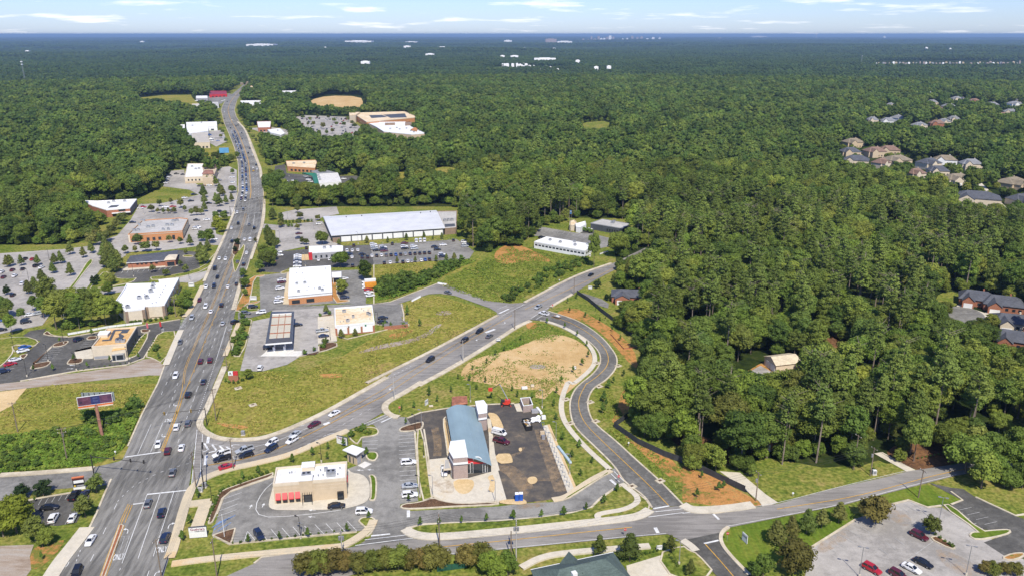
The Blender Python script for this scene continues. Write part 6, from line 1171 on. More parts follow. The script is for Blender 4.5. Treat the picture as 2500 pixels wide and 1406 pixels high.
for d1, st, s0 in ((5000, 52, 1.0), (9000, 85, 1.5), (16000, 150, 2.4), (30000, 300, 4.6)):
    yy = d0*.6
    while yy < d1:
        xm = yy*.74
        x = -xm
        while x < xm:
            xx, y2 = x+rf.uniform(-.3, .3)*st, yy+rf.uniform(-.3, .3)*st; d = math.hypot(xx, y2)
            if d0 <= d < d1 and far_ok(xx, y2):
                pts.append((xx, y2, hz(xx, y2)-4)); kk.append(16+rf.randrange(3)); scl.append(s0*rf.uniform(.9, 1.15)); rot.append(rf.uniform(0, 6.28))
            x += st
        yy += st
    d0 = d1
me = bpy.data.meshes.new('forest'); me.from_pydata(pts, [], [])
for nm, tp, data in (('kind_no', 'INT', kk), ('size', 'FLOAT', scl), ('turn', 'FLOAT', rot), ('tall', 'FLOAT', [min(q, 1.25) for q in scl])):
    a = me.attributes.new(nm, tp, 'POINT'); a.data.foreach_set('value', data)
fo = link(bpy.data.objects.new('forest', me)); tag(fo, 'unbroken green woodland reaching from behind the near trees to the horizon', 'woodland', kind='stuff')
ng = bpy.data.node_groups.new('forest_spread', 'GeometryNodeTree'); ng.interface.new_socket('Geometry', in_out='INPUT', socket_type='NodeSocketGeometry'); ng.interface.new_socket('Geometry', in_out='OUTPUT', socket_type='NodeSocketGeometry')
gi = N(ng, 'NodeGroupInput'); go = N(ng, 'NodeGroupOutput'); jn = N(ng, 'GeometryNodeJoinGeometry')
def attr(nm, tp):
    n = N(ng, 'GeometryNodeInputNamedAttribute', data_type=tp); n.inputs[0].default_value = nm; return n.outputs[0]
ak, asz, atn = attr('kind_no', 'INT'), attr('size', 'FLOAT'), attr('turn', 'FLOAT')
rc = N(ng, 'ShaderNodeCombineXYZ'); ng.links.new(atn, rc.inputs[2]); sv = N(ng, 'ShaderNodeCombineXYZ'); ng.links.new(asz, sv.inputs[0]); ng.links.new(asz, sv.inputs[1]); ng.links.new(attr('tall', 'FLOAT'), sv.inputs[2])
for i, s in enumerate(srcs):
    cp = N(ng, 'FunctionNodeCompare', data_type='INT', operation='EQUAL'); cp.inputs[3].default_value = i; ng.links.new(ak, cp.inputs[2])
    oi = N(ng, 'GeometryNodeObjectInfo'); oi.inputs[0].default_value = s
    ip = N(ng, 'GeometryNodeInstanceOnPoints'); ng.links.new(gi.outputs[0], ip.inputs['Points']); ng.links.new(cp.outputs[0], ip.inputs['Selection']); ng.links.new(oi.outputs['Geometry'], ip.inputs['Instance'])
    ng.links.new(rc.outputs[0], ip.inputs['Rotation']); ng.links.new(sv.outputs[0], ip.inputs['Scale']); ng.links.new(ip.outputs[0], jn.inputs[0])
ng.links.new(jn.outputs[0], go.inputs[0]); md = fo.modifiers.new('spread', 'NODES'); md.node_group = ng
print('forest trees', nb, npn, len(rest), len(pts))
# ================================================================ planted trees and shrubs, one by one
def plant(kind, h, c, s, name, where, cat='tree', wide=1.0, jit=.12, group=None):
    for q in s.split():
        f = q.split(','); p = g(*X(c, float(f[0]), float(f[1]))); hh = float(f[2]) if len(f) > 2 else h
        tree(kind, p.x, p.y, hh*rng.uniform(1-jit, 1+jit), name, where, cat, group or name.replace('_', ' ')+'s '+where.split(' ', 2)[-1], z=.15, wide=wide)
plant('tear', 7.5, 15, '85,430 245,415 690,390 600,500 475,590 800,530 395,680 325,725 945,325 795,290 1035,275 120,420 430,410 620,400,6.5', 'lot_tree', 'olive green tree in the large left car park')
plant('ever', 5.5, 15, '1060,640 85,740 1100,600,4.5', 'evergreen_tree', 'dark evergreen between the left car park drives', wide=.8); plant('oak', 6, 15, '1255,632 1225,740', 'oak_tree', 'round green tree between the left car park and clinic', wide=.85)
plant('tear', 10, 15, '1290,485 1200,440 1240,390 1180,330 1340,430 1260,310', 'lot_tree', 'tall clustered tree left of the clinic')
plant('broad', 14, 15, '640,1130,17 900,1120 1050,1100 1200,1085 760,1085 1330,1045,9 560,930,17 1000,985 1130,955,12 850,1010 1270,1010,10 700,1000,15 960,900,11 1090,860,9 500,1010,12 820,920,12', 'roadside_tree', 'tall tree in the belt beside the beige shop')
plant('broad', 11, 15, '140,1190 110,1000 40,990 380,930,8 250,1040,7 60,1090,10', 'roadside_tree', 'open crowned tree at the lower left car park', wide=.75)
plant('oak', 6.5, 15, '2060,900 2000,870 2120,810 1930,960,4 2050,980,4 2130,900,5', 'verge_tree', 'bushy tree between the beige shop and road'); plant('bush', 1.6, 15, '1480,1060 1530,1055 1580,1050 1700,1040 1760,1030 1820,1020 1880,1010 1640,1045', 'verge_bush', 'low bush along the bank below the beige shop', 'bush')
plant('lot', 6, 15, '1420,280 1530,268,5 1650,258,7 1770,245 1730,492,4.5 1880,535,4.5 2100,495,5 2040,418,4 2040,172,5 1915,155,5 1560,180,8 2100,290,4', 'lot_tree', 'small tree around the clinic'); plant('tear', 10, 15, '2310,395 2280,300,9 2350,250,8 2260,360,9 2150,190,7', 'lot_tree', 'dark tall tree between the clinic and road')
plant('lot', 8, 23, '760,520 690,605 625,690 545,785 430,855 300,865 270,770 360,800 800,470 480,830', 'alley_tree', 'yellowing tree in the row behind the brick block'); plant('tear', 9.5, 23, '600,1190 550,1060 480,1200,6 640,1100 520,960', 'lot_tree', 'broad tree left of the slate roofed clinic')
plant('lot', 5.5, 19, '850,795 1000,815,4 1060,812,4 930,812,4 1130,812 950,725 1090,695,5 1400,835,7 1340,840 1210,745,8 1260,790 1460,830', 'lot_tree', 'round clipped tree in the lots behind the brick block'); plant('tear', 10, 19, '1500,790,9 1490,620 1680,725 1690,580 1640,700,9 1830,665,7 1760,700,7 1720,600 1500,700', 'lot_tree', 'tall dark tree by the far crossroads')
plant('yellow', 8, 19, '1660,960 1710,1040 1630,1010,6', 'verge_tree', 'bright yellow green tree beside the main road'); plant('oak', 7, 19, '1740,900 1640,890 1470,1150 1560,1180,9', 'verge_tree', 'green tree on the west verge above the clinic'); plant('tear', 10, 19, '2330,890 2300,1180 2270,1100,9', 'verge_tree', 'cone shaped tree on the east verge of the main road'); plant('lot', 6, 19, '2430,905 2440,970 2390,1220 2360,1240 2120,1170,4', 'verge_tree', 'small tree on the east verge of the main road'); plant('oak', 9, 19, '2330,1380 2270,1395', 'verge_tree', 'round tree at the dealer entrance')
plant('broad', 14, 19, '2330,720 2400,660 2290,640 2380,560 2450,600 2240,480,10 2310,400,12 2420,470', 'roadside_tree', 'big tree in the clump right of the far crossroads'); plant('oak', 9, 19, '1850,180 1780,200 1900,140 1640,170 1700,120 1640,480,7 1840,560,6 1840,330,6', 'verge_tree', 'tree beside the towered restaurant car park')
plant('tear', 9, 14, '85,540 125,265 100,560', 'verge_tree', 'cone shaped tree west of the warehouse lot'); plant('lot', 5, 14, '215,265 430,260 210,355 420,335 630,275 455,545 500,548,4 400,380,4 400,190,6 660,105,8 640,120,7', 'lot_tree', 'small tree in the warehouse front lot'); plant('bush', 2.2, 14, '270,300 310,300 350,298 390,300 480,290 520,288 560,285 300,345 340,345', 'hedge_bush', 'clipped hedge bush in the warehouse front lot', 'bush')
plant('oak', 9.5, 14, '680,545', 'oak_tree', 'big round tree at the warehouse corner'); plant('oak', 10.5, 14, '890,805', 'oak_tree', 'big round tree at the dealer corner'); plant('oak', 12.5, 14, '1165,945', 'oak_tree', 'tallest round tree beside the field hedge', wide=.85); plant('oak', 9, 14, '910,1105', 'oak_tree', 'round tree shading the parked suv by the bank'); plant('oak', 9, 14, '60,795 20,700', 'oak_tree', 'dark tree over the dealer drive')
plant('tear', 4.5, 14, '870,550 1185,527 1420,522 1630,497 1830,478 2030,482 1930,487,3', 'strip_tree', 'young tree on the grass strip before the warehouse'); plant('tear', 4.2, 14, '1525,755 1730,745 1965,738 2170,718 2080,730', 'strip_tree', 'young tree along the dealer lot front'); plant('tear', 5, 14, '725,1325', 'lot_tree', 'single tree between the bank and the shop')
def thicket(c, s, n, h0, h1, name, label, seed, kind='bush'):
    P = G(c, s); r_ = random.Random(seed); xs = [q.x for q in P]; ys = [q.y for q in P]; k = 0
    while k < n:
        x, y = r_.uniform(min(xs), max(xs)), r_.uniform(min(ys), max(ys))
        if inpoly(x, y, P): tree(kind, x, y, r_.uniform(h0, h1), name, label, 'bush', name.replace('_', ' ')+' thicket '+label.split()[-1], z=.05, wide=1.15); k += 1
thicket(14, '1300,960 1320,1150 1450,1135 1700,1045 2000,905 2260,775 2420,720 2300,715 1990,830 1800,900 1600,930', 75, 3.0, 5.6, 'thicket_bush', 'leafy bush in the hedge below the dealer lot field', 5)
thicket(5, '1180,790 1230,800 1400,730 1600,620 1790,540 1800,480 1700,490 1500,580 1350,680 1200,740', 70, 1.8, 3.6, 'bank_bush', 'weedy bush on the bank beside the side road', 6)
thicket(7, '0,400 440,345 600,330 640,260 900,200 1000,170 1010,230 900,480 690,590 300,620 0,640', 90, 1.0, 2.6, 'weed_bush', 'rank weed clump below the billboard', 7); plant('bush', 4, 7, '690,300 650,270 800,300 850,290 900,240 960,200,6 1000,190 985,160,5', 'weed_bush', 'tall bush beside the billboard post', 'bush', jit=.2)
thicket(13, '1100,200 1700,170 1900,150 1500,190 900,260 860,220', 12, 2, 4, 'bank_bush', 'bush on the bank behind the cafe', 8)
thicket(20, '860,440 900,430 1000,560 1090,700 1000,700 900,600', 16, 5, 8, 'roadside_bush', 'tall bush right of the far road', 9)
YT = 'young staked tree '
plant('young', 3.3, 8, '575,1045 712,1040 877,1030 1058,1018 1255,1000 1460,985 1622,975 1785,935 1915,880 2012,795', 'young_tree', YT+'on the strip along the front road'); plant('young', 3.0, 8, '1745,680 1830,590 1735,470 1680,545 1615,420 1565,270 1550,170 1570,75', 'young_tree', YT+'between car wash and curved road'); plant('young', 2.8, 8, '470,300 440,200 530,185 640,95,4 800,70 985,50 1095,110 1245,60 1285,105 1390,110 700,140', 'young_tree', YT+'on the grass behind the car wash'); plant('young', 3, 8, '200,990 40,1090 490,870 180,530', 'young_tree', YT+'around the restaurant car park')
plant('young', 4.5, 8, '1905,225 1915,140 1950,40 1930,180', 'young_tree', YT+'on the outer bank of the curved road'); plant('young', 3.3, 10, '385,815 295,1110 215,1300 890,605 1070,540 1455,415 1680,345 1850,385 1855,270 2120,140 2030,240', 'young_tree', YT+'on the restaurant verge'); plant('young', 3.2, 10, '2290,330 960,1330 1310,1300 1630,1270', 'young_tree', YT+'at the restaurant parking bays')
plant('bush', 1.0, 10, ' '.join(f'{640-i*16},{745+i*36}' for i in range(10)), 'hedge_shrub', 'round shrub in the mulch bed by the restaurant', 'shrub'); plant('bush', 1.1, 10, ' '.join(f'{670+i*62},{722-i*24}' for i in range(9)), 'hedge_shrub', 'round shrub above the restaurant lot kerb', 'shrub'); plant('bush', .7, 10, ' '.join(f'{780+i*88},{1332-i*10}' for i in range(16)), 'hedge_shrub', 'small shrub along the restaurant front kerb', 'shrub'); plant('bush', 2.0, 10, '2180,60 2230,70 2280,85 2330,90 2250,40 2120,120', 'island_bush', 'dense bush on the restaurant entrance island', 'bush')
plant('young', 3, 5, '1500,960 1630,1000 1720,1055 1790,1130 1800,1210 1755,1270 1690,1320 1605,1390', 'young_tree', YT+'inside the bend of the curved road'); plant('young', 2.6, 5, '1310,1085 1190,1165 1125,1195 1060,1255 957,1305 850,1370 935,1385 1050,1395', 'young_tree', YT+'around the graded dirt site'); plant('young', 3, 5, '1650,815 1665,885 1715,780 1780,920 1885,960 1975,1020 2035,1090 1925,940,2 1855,875,2 2060,1350 1985,1400', 'young_tree', YT+'on the clay bank below the black fence'); plant('ever', 5, 5, '1870,705 1940,795,3', 'evergreen_tree', 'dark shrub on the lawn by the side road', 'bush'); plant('young', 3.5, 5, '480,905,5 100,1055 320,980 360,1000 570,985', 'young_tree', YT+'beside the convenience shop')
plant('tear', 7, 9, '680,1170 790,1125 905,1095 1015,1055 1140,1018', 'row_tree', 'full green tree in the row on the bright lawn', wide=1.15); plant('myrtle', 7.5, 9, '1400,1010', 'crape_myrtle', 'wide bronze green tree at the old lot edge', wide=1.15); plant('myrtle', 6, 9, '1810,1095', 'crape_myrtle', 'round tree shading the maroon suv'); plant('myrtle', 8.5, 9, '820,1385', 'crape_myrtle', 'large bronze tree at the lot lower corner'); plant('oak', 7, 9, '590,1406 520,1420,5', 'oak_tree', 'dark tree cut by the bottom edge beside the lawn')
plant('bush', 1.0, 9, '1845,1110 1880,1135 1915,1160 1945,1180 1970,1195', 'hedge_shrub', 'shrub in the triangular island of the old lot', 'shrub'); plant('bush', 1.8, 9, '1310,605 1395,650', 'lawn_bush', 'round bush on the lawn by the drive', 'bush'); plant('young', 3, 9, '105,835 140,695 265,785 300,770 45,640', 'young_tree', YT+'on the clay bank near the front road'); plant('myrtle', 3.5, 9, '2200,1385 2260,1395 2340,1390 2420,1400', 'crape_myrtle', 'reddish bush at the lower right corner')
plant('oak', 12, 9, '2180,765 2060,650 2120,560 2280,700,8 2240,600', 'oak_tree', 'big dark oak at the right end of the front road'); plant('oak', 11, 9, '2440,650 2400,770,6 2480,760,8 2350,760,5 2430,560', 'oak_tree', 'oak at the right edge of the picture'); plant('oak', 8, 9, '240,640 400,630,6 500,680,4 180,600,9 60,560,10', 'oak_tree', 'low tree behind the black fence'); plant('ever', 4, 4, '1720,440 1735,390', 'median_bush', 'dense bush on the planted road median', 'bush')
plant('tear', 5.5, 29, '1265,360 2100,335 2330,600', 'pin_oak', 'young dark oak near the green roof'); plant('tear', 7.5, 29, '1620,430', 'pin_oak', 'larger dark oak beside the green roof', wide=1.3); plant('bush', .8, 29, '1770,360 1815,350 1865,340 1905,330 1950,320 2085,370 2110,410 2140,445 2165,470 2185,500', 'hedge_shrub', 'small shrub round the concrete drive', 'shrub')
plant('myrtle', 6.2, 30, '200,520 330,500 470,490 600,480 740,480 880,470 1010,460 1140,455 1270,450 1390,440 1500,430', 'crape_myrtle', 'crape myrtle with reddish tips in the long row below the front road', wide=1.05); plant('myrtle', 6.2, 30, '1830,430 1990,420', 'crape_myrtle', 'crape myrtle left of the leaning pole'); plant('oak', 7.5, 30, '2060,540 2250,530 2150,600', 'oak_tree', 'pale green tree at the bottom edge below the poles')
plant('yellow', 11, 16, '190,920', 'maple_tree', 'large yellow green maple at the left edge'); plant('yellow', 9, 16, '40,960', 'maple_tree', 'yellow green tree cut by the left edge'); plant('oak', 8, 16, '400,1010', 'oak_tree', 'spreading olive tree above the gravel yard', wide=1.1); plant('oak', 6, 16, '540,1060 480,1080,4', 'oak_tree', 'low bushy tree beside the dirt strip'); plant('ever', 4.8, 16, '260,530 490,505', 'round_bush', 'clipped round evergreen beside the side drive', 'bush', wide=1.1); plant('lot', 6.5, 16, '1085,470', 'lot_tree', 'round tree beside the roadside sign', wide=1.15); plant('lot', 6.5, 16, '960,745', 'lot_tree', 'round tree over the small dark lot corner', wide=1.15); plant('young', 2.6, 16, '470,1225 395,575,2', 'young_tree', YT+'by the gravel yard')
plant('young', 3.2, 13, '470,835 735,822 1210,785 1525,705 2200,665 1920,665', 'young_tree', YT+'along the cafe front kerb'); plant('young', 3.8, 13, '1030,690 1275,345 830,430,2.5', 'young_tree', YT+'in the cafe car park islands'); plant('bush', .6, 13, ' '.join(f'{1090+i*72},{822-i*11}' for i in range(11)), 'hedge_shrub', 'tiny shrub along the cafe kerb', 'shrub'); plant('bush', .7, 13, ' '.join(f'{1830+i*22},{590-i*42} {1870+i*22},{590-i*42}' for i in range(7)), 'hedge_shrub', 'small shrub in the cafe drive through bed', 'shrub'); plant('bush', .7, 13, ' '.join(f'{2060+i*16},{560-i*34} {2110+i*16},{560-i*34}' for i in range(6)), 'hedge_shrub', 'small shrub beside the cafe exit lane', 'shrub'); plant('bush', 2.2, 13, '2150,560,3 2180,520', 'verge_bush', 'pale green bush on the verge by the cafe', 'bush')
plant('oak', 7.5, 12, '425,262 600,180,6.5', 'oak_tree', 'round tree at the bank entrance'); plant('oak', 5.5, 12, '215,475 225,585,4 200,330,5', 'verge_tree', 'thin tree on the verge before the bank'); plant('bush', 3.2, 12, '190,890 215,965 185,1060 170,1095 110,1195 150,1275 110,1345 60,1235 90,1400 250,1000 130,1130 200,1180', 'hedge_bush', 'hedge bush between the fuel station and road', 'bush', wide=1.1); plant('bush', 2.2, 12, '1300,1300 1180,1345 1050,1395 1330,1235', 'bank_bush', 'bush on the slope below the fuel station', 'bush'); plant('tear', 4, 12, '1550,1165 1750,1145', 'shop_tree', 'slim tree before the white panelled shop'); plant('bush', 2.2, 12, '2150,1005 2240,1025 2420,1015 1390,840 1260,870', 'shop_bush', 'bush around the convenience shop', 'bush')
plant('broad', 19, 21, '1060,715', 'ivy_tree', 'tall ivy covered tree at the end of the white office', wide=.55); plant('bush', 3.5, 21, '900,160 960,170 1010,185 880,105', 'shed_bush', 'bush by the small sheds', 'bush'); plant('lot', 7, 21, '205,165', 'lot_tree', 'reddish tree at the end of the white office drive'); plant('ever', 3.5, 21, '1255,1195', 'evergreen_tree', 'rounded shrub before the ranch house', 'bush')
plant('bush', .7, 9, ' '.join(f'{1720+i*30},{552-i*6}' for i in range(8)), 'hedge_shrub', 'small shrub on the pine straw bed', 'shrub'); plant('bush', 2.4, 17, '700,150,1.4 740,165,1.4 790,170,1.4 840,165,1.4 890,140,1.4 960,110', 'sign_hedge', 'clipped hedge round the brick sign', 'shrub'); plant('oak', 5, 17, '960,120', 'oak_tree', 'tree beside the brick monument sign')

# uncountable low growth: leafy carpets on the rough ground
def undergrowth(name, label, c, s, n, size, mat, h, seed, patch=.0):
    P = G(c, s); r_ = random.Random(seed); xs = [q.x for q in P]; ys = [q.y for q in P]; mb = MB(); k = 0; tries = 0
    while k < n and tries < n*12:
        tries += 1; x, y = r_.uniform(min(xs), max(xs)), r_.uniform(min(ys), max(ys))
        if not inpoly(x, y, P): continue
        q = mnoise.noise(Vector((x/9, y/9, seed)))+mnoise.noise(Vector((x/3, y/3, seed)))*.5
        if q < patch-r_.random()*.4: continue
        k += 1; z = h*max(.1, .5+q)*r_.uniform(.2, 1); nr = Vector((r_.gauss(0, .5), r_.gauss(0, .5)-.25, 1)).normalized(); u = nr.orthogonal().normalized(); w = nr.cross(u); t_ = r_.uniform(0, 6.28); u, w = u*math.cos(t_)+w*math.sin(t_), w*math.cos(t_)-u*math.sin(t_); sz = size*r_.uniform(.5, 1.3); p = Vector((x, y, z+.05))
        mb.add([p+u*sz*.5, p+w*sz*.35, p-u*sz*.5, p-w*sz*.35], [(0, 1, 2, 3)])
    o = mb.build(name, mat); tag(o, label, 'undergrowth', kind='stuff')
def tuft(name, cols):
    m = leafmat(name, cols, trans=.2); return m
def spotted(name, ramp): return surf(name, ramp, .06, .5, .5, 1, spec=0, fine=.9, fine_amp=.4)
w1 = spotted('rank_weed_leaves', [(.2, (.06, .11, .016)), (.5, (.10, .16, .024)), (.8, (.16, .19, .035))]); w2 = spotted('dry_grass_tufts', [(.2, (.12, .15, .025)), (.5, (.20, .195, .04)), (.8, (.29, .225, .07))]); w3 = spotted('bank_weed_leaves', [(.2, (.09, .13, .02)), (.6, (.15, .18, .03)), (.85, (.24, .2, .06))])
undergrowth('weeds', 'rank green weeds covering the slope below the billboard', 7, '0,380 440,335 600,310 640,230 950,170 1030,190 990,300 900,480 690,598 0,655', 9000, 1.0, w1, 1.0, 11, -.5)
undergrowth('weeds', 'weedy growth on the mound beside the side road', 5, '720,690 1050,800 1230,815 1400,740 1780,560 1790,470 1400,440 1240,400 1130,490 900,560', 9000, .9, w3, .7, 12, -.1)
undergrowth('weeds', 'green growth under the hedge below the dealer lot', 14, '1270,960 1290,1170 1480,1150 1720,1060 2020,915 2270,790 2440,730 2300,715 1990,820 1700,900', 4500, 1.1, w1, 1.2, 13, -.6)
undergrowth('grass_tufts', 'dry grass tufts over the corner field', 0, '531,945 508,1038 530,1058 600,1066 660,1053 780,1003 940,918 1065,848 1210,771 1190,757 1060,722 988,742 978,790 900,832 835,872 740,907 640,907 560,932', 9000, .75, w2, .25, 14, 0)
undergrowth('grass_tufts', 'grass tufts over the billboard field', 7, '0,225 195,45 400,5 1150,5 1010,260 640,230 440,330 0,380', 4500, .7, w2, .2, 15, 0)
undergrowth('grass_tufts', 'rough tufts on the field behind the hedge', 14, '1270,790 1900,740 2300,725 1990,830 1600,920 1300,960', 2500, .8, w2, .4, 16, -.1)
undergrowth('grass_tufts', 'rough tufts around the graded dirt', 8, '350,180 560,40 900,-60 1300,-160 1560,-160 1640,-60 1600,60 1500,100 1000,130 700,150 400,215', 3000, .6, w3, .2, 17, .05)
undergrowth('grass_tufts', 'rough tufts on the clay banks beside the curved road', 8, '1850,60 1960,20 2080,300 2300,520 2490,620 2490,800 2250,620 2000,400 1870,250', 2500, .6, w3, .25, 18, 0)
undergrowth('weeds', 'weed patches on the graded dirt', 0, '1110,920 1150,872 1240,850 1345,806 1410,822 1450,856 1456,890 1440,918 1400,950 1300,976 1140,945', 1300, .6, w3, .25, 19, .5)
undergrowth('weeds', 'green weeds along the upper edge of the graded dirt', 5, '820,1390 1100,1180 1290,1060 1420,960 1500,965 1640,1030 1560,1080 1400,1090 1300,1130 1150,1200 1000,1330', 2600, .6, w1, .2, 20, -.1)
plant('lot', 7, 20, '1700,610 1790,640 1830,700,9 1945,735,11 2080,650 2110,690 2250,640 2300,680 2330,720 1990,800 2060,785 1620,650 1880,600 2010,610 2200,700 1760,690', 'lot_tree', 'tree in the supermarket car park'); plant('oak', 10, 20, '1340,690 1400,700 1450,690 1500,560 1560,640 1590,700 1640,760', 'lot_tree', 'large tree between the far bank and the supermarket'); plant('lot', 6, 20, '690,760 720,790 700,840 760,900 640,730 660,690 690,640 720,690', 'verge_tree', 'small tree along the left verge of the far road'); plant('lot', 6, 20, '1010,740 1040,790 1090,850 1060,760 1130,900', 'verge_tree', 'small tree along the right verge of the far road')
# ================================================================ vehicles
CARP = {'white': (.70, .70, .70), 'silver': (.36, .38, .40), 'grey': (.11, .115, .125), 'black': (.010, .010, .012), 'navy': (.012, .02, .05), 'blue': (.02, .09, .32), 'red': (.36, .012, .02), 'maroon': (.085, .010, .018), 'yellow': (.55, .30, .02), 'orange': (.62, .22, .02), 'tan': (.30, .25, .18)}
m_paint, t_, b_ = _new('car_paint'); oi_ = N(t_, 'ShaderNodeObjectInfo'); t_.links.new(oi_.outputs['Color'], b_.inputs['Base Color']); b_.inputs['Roughness'].default_value = .32; b_.inputs['Coat Weight'].default_value = .5; b_.inputs['Specular IOR Level'].default_value = .5
m_cglass = glassy('car_glass', (.012, .015, .02), .08); m_tyre = plain('tyre_rubber', (.015, .015, .016), .9); m_rim = plain('alloy_rim', (.35, .35, .36), .4, metal=.6); m_hl = glassy('headlight_glass', (.65, .66, .68), .15); m_tl = glassy('tail_light_glass', (.25, .01, .012), .2)
def loft(mb, st, mi=0):
    n = 8; rings = []
    for x, w, z0, z1 in st:
        r = .16*(z1-z0); rings.append([(x, -w*.92, z0), (x, -w, z0+r), (x, -w, z1-2*r), (x, -w*.88, z1), (x, w*.88, z1), (x, w, z1-2*r), (x, w, z0+r), (x, w*.92, z0)])
    vs = [p for r in rings for p in r]; fs = []
    for i in range(len(st)-1):
        for j in range(n): k = (j+1) % n; fs.append((i*n+j, i*n+k, (i+1)*n+k, (i+1)*n+j))
    fs += [tuple(range(n-1, -1, -1)), tuple(range((len(st)-1)*n, len(st)*n))]; fs = [tuple(reversed(f)) for f in fs]
    return mb.add(vs, fs, mi)
def frustum(mb, b, t, z0, z1, mi=0):
    vs = [(b[0], -b[2], z0), (b[1], -b[2], z0), (b[1], b[2], z0), (b[0], b[2], z0), (t[0], -t[2], z1), (t[1], -t[2], z1), (t[1], t[2], z1), (t[0], t[2], z1)]
    return mb.add(vs, [(3, 2, 1, 0), (4, 5, 6, 7), (0, 1, 5, 4), (1, 2, 6, 5), (2, 3, 7, 6), (3, 0, 4, 7)], mi)
SPEC = {'sedan': dict(L=4.8, st=[(-2.4, .74, .38, .82), (-2.25, .86, .28, .98), (-1.3, .90, .24, 1.0), (0, .91, .24, .97), (1.15, .90, .24, .93), (2.05, .86, .28, .76), (2.4, .70, .36, .62)], cb=(-1.85, 1.15, .82), ct=(-1.05, .22, .60), z=(.93, 1.43), wb=1.42, wr=.33),
        'suv': dict(L=4.8, st=[(-2.35, .84, .42, 1.0), (-2.2, .93, .34, 1.08), (-1.2, .95, .30, 1.1), (0, .95, .30, 1.08), (1.1, .94, .30, 1.04), (2.0, .90, .34, .92), (2.38, .76, .40, .74)], cb=(-2.2, 1.15, .86), ct=(-1.95, .25, .68), z=(1.04, 1.72), wb=1.42, wr=.37),
        'pickup': dict(L=5.7, st=[(-2.85, .90, .50, 1.02), (-2.8, .95, .45, 1.06), (-.75, .96, .40, 1.06), (.0, .97, .40, 1.08), (1.5, .96, .40, 1.06), (2.5, .92, .42, .96), (2.85, .80, .46, .8)], cb=(-.85, 1.45, .88), ct=(-.65, .65, .72), z=(1.04, 1.82), wb=1.8, wr=.40),
        'van': dict(L=5.3, st=[(-2.6, .90, .40, 1.3), (-2.5, .97, .34, 1.4), (0, .98, .30, 1.4), (1.5, .97, .30, 1.3), (2.2, .92, .34, 1.05), (2.62, .8, .40, .85)], cb=(-2.5, 2.0, .95), ct=(-2.4, 1.2, .80), z=(1.3, 2.1), wb=1.65, wr=.36)}
def car_parts(kind):
    s = SPEC[kind]; zb, zt = s['z']; cb, ct = s['cb'], s['ct']; mb = MB(); loft(mb, s['st'])
    rf_ = [(ct[0]-.04, -ct[2]-.03), (ct[1]+.04, -ct[2]-.03), (ct[1]+.04, ct[2]+.03), (ct[0]-.04, ct[2]+.03)]; mb.prism(rf_, zt-.03, zt+.05)
    for bx, tx in ((cb[0], ct[0]), (cb[1], ct[1]), ((cb[0]+cb[1])/2-.1, (ct[0]+ct[1])/2-.1)):
        for sy in (-1, 1): mb.tube((bx, sy*cb[2], zb), (tx, sy*ct[2], zt), .06, n=4)
    if kind == 'van': mb.box((-.9, .885, 1.7), (3.0, .12, .5)).box((-.9, -.885, 1.7), (3.0, .12, .5))
    if kind == 'pickup': mb.box((-1.85, .9, 1.2), (1.9, .1, .3)).box((-1.85, -.9, 1.2), (1.9, .1, .3)).box((-2.78, 0, 1.2), (.1, 1.8, .3))
    for sy in (-1, 1): mb.box((cb[1]-.25, sy*(cb[2]+.16), zb+.1), (.18, .2, .14))
    body = mb.mesh('body', m_paint); w = frustum(MB(), (cb[0]+.02, cb[1]-.02, cb[2]-.01), (ct[0]+.02, ct[1]-.02, ct[2]-.01), zb-.05, zt-.02).mesh('windows', m_cglass)
    wm = MB(); wm.tube((0, -.12, 0), (0, .12, 0), s['wr'], n=12).tube((0, -.135, 0), (0, .135, 0), s['wr']*.6, n=10, mi=1); wheel = wm.mesh('wheel', [m_tyre, m_rim])
    hl = MB().box((0, 0, 0), (.12, .38, .16)).mesh('headlight', m_hl); tl = MB().box((0, 0, 0), (.10, .34, .2)).mesh('tail_light', m_tl); f = s['st'][-1]; r = s['st'][0]; L = s['L']/2
    P_ = [('body', body, (0, 0, 0)), ('windows', w, (0, 0, 0))]+[('wheel', wheel, (sx*s['wb'], sy*(s['st'][3][1]-.1), s['wr'])) for sx in (-1, 1) for sy in (-1, 1)]
    P_ += [('headlight', hl, (f[0]-.12, sy*f[1]*.74, f[3]-.06)) for sy in (-1, 1)]+[('tail_light', tl, (r[0]+.02, sy*r[1]*.8, r[3]-.12)) for sy in (-1, 1)]
    if kind == 'pickup': P_.append(('bed_floor', MB().box((-1.85, 0, 1.075), (1.9, 1.7, .02)).mesh('bed_floor', m_tyre), (0, 0, 0)))
    far = MB(); loft(far, s['st']); far.prism(rf_, zt-.03, zt+.05); frustum(far, (cb[0]+.02, cb[1]-.02, cb[2]-.01), (ct[0]+.02, ct[1]-.02, ct[2]-.01), zb-.05, zt-.02, 1)
    for sx in (-1, 1):
        for sy in (-1, 1): y_ = sy*(s['st'][3][1]-.1); far.tube((sx*s['wb'], y_-.12, s['wr']), (sx*s['wb'], y_+.12, s['wr']), s['wr'], n=8, mi=2)
    return P_, far.mesh('car_far', [m_paint, m_cglass, m_tyre])
CARM = {k: car_parts(k) for k in SPEC}
CARS = []
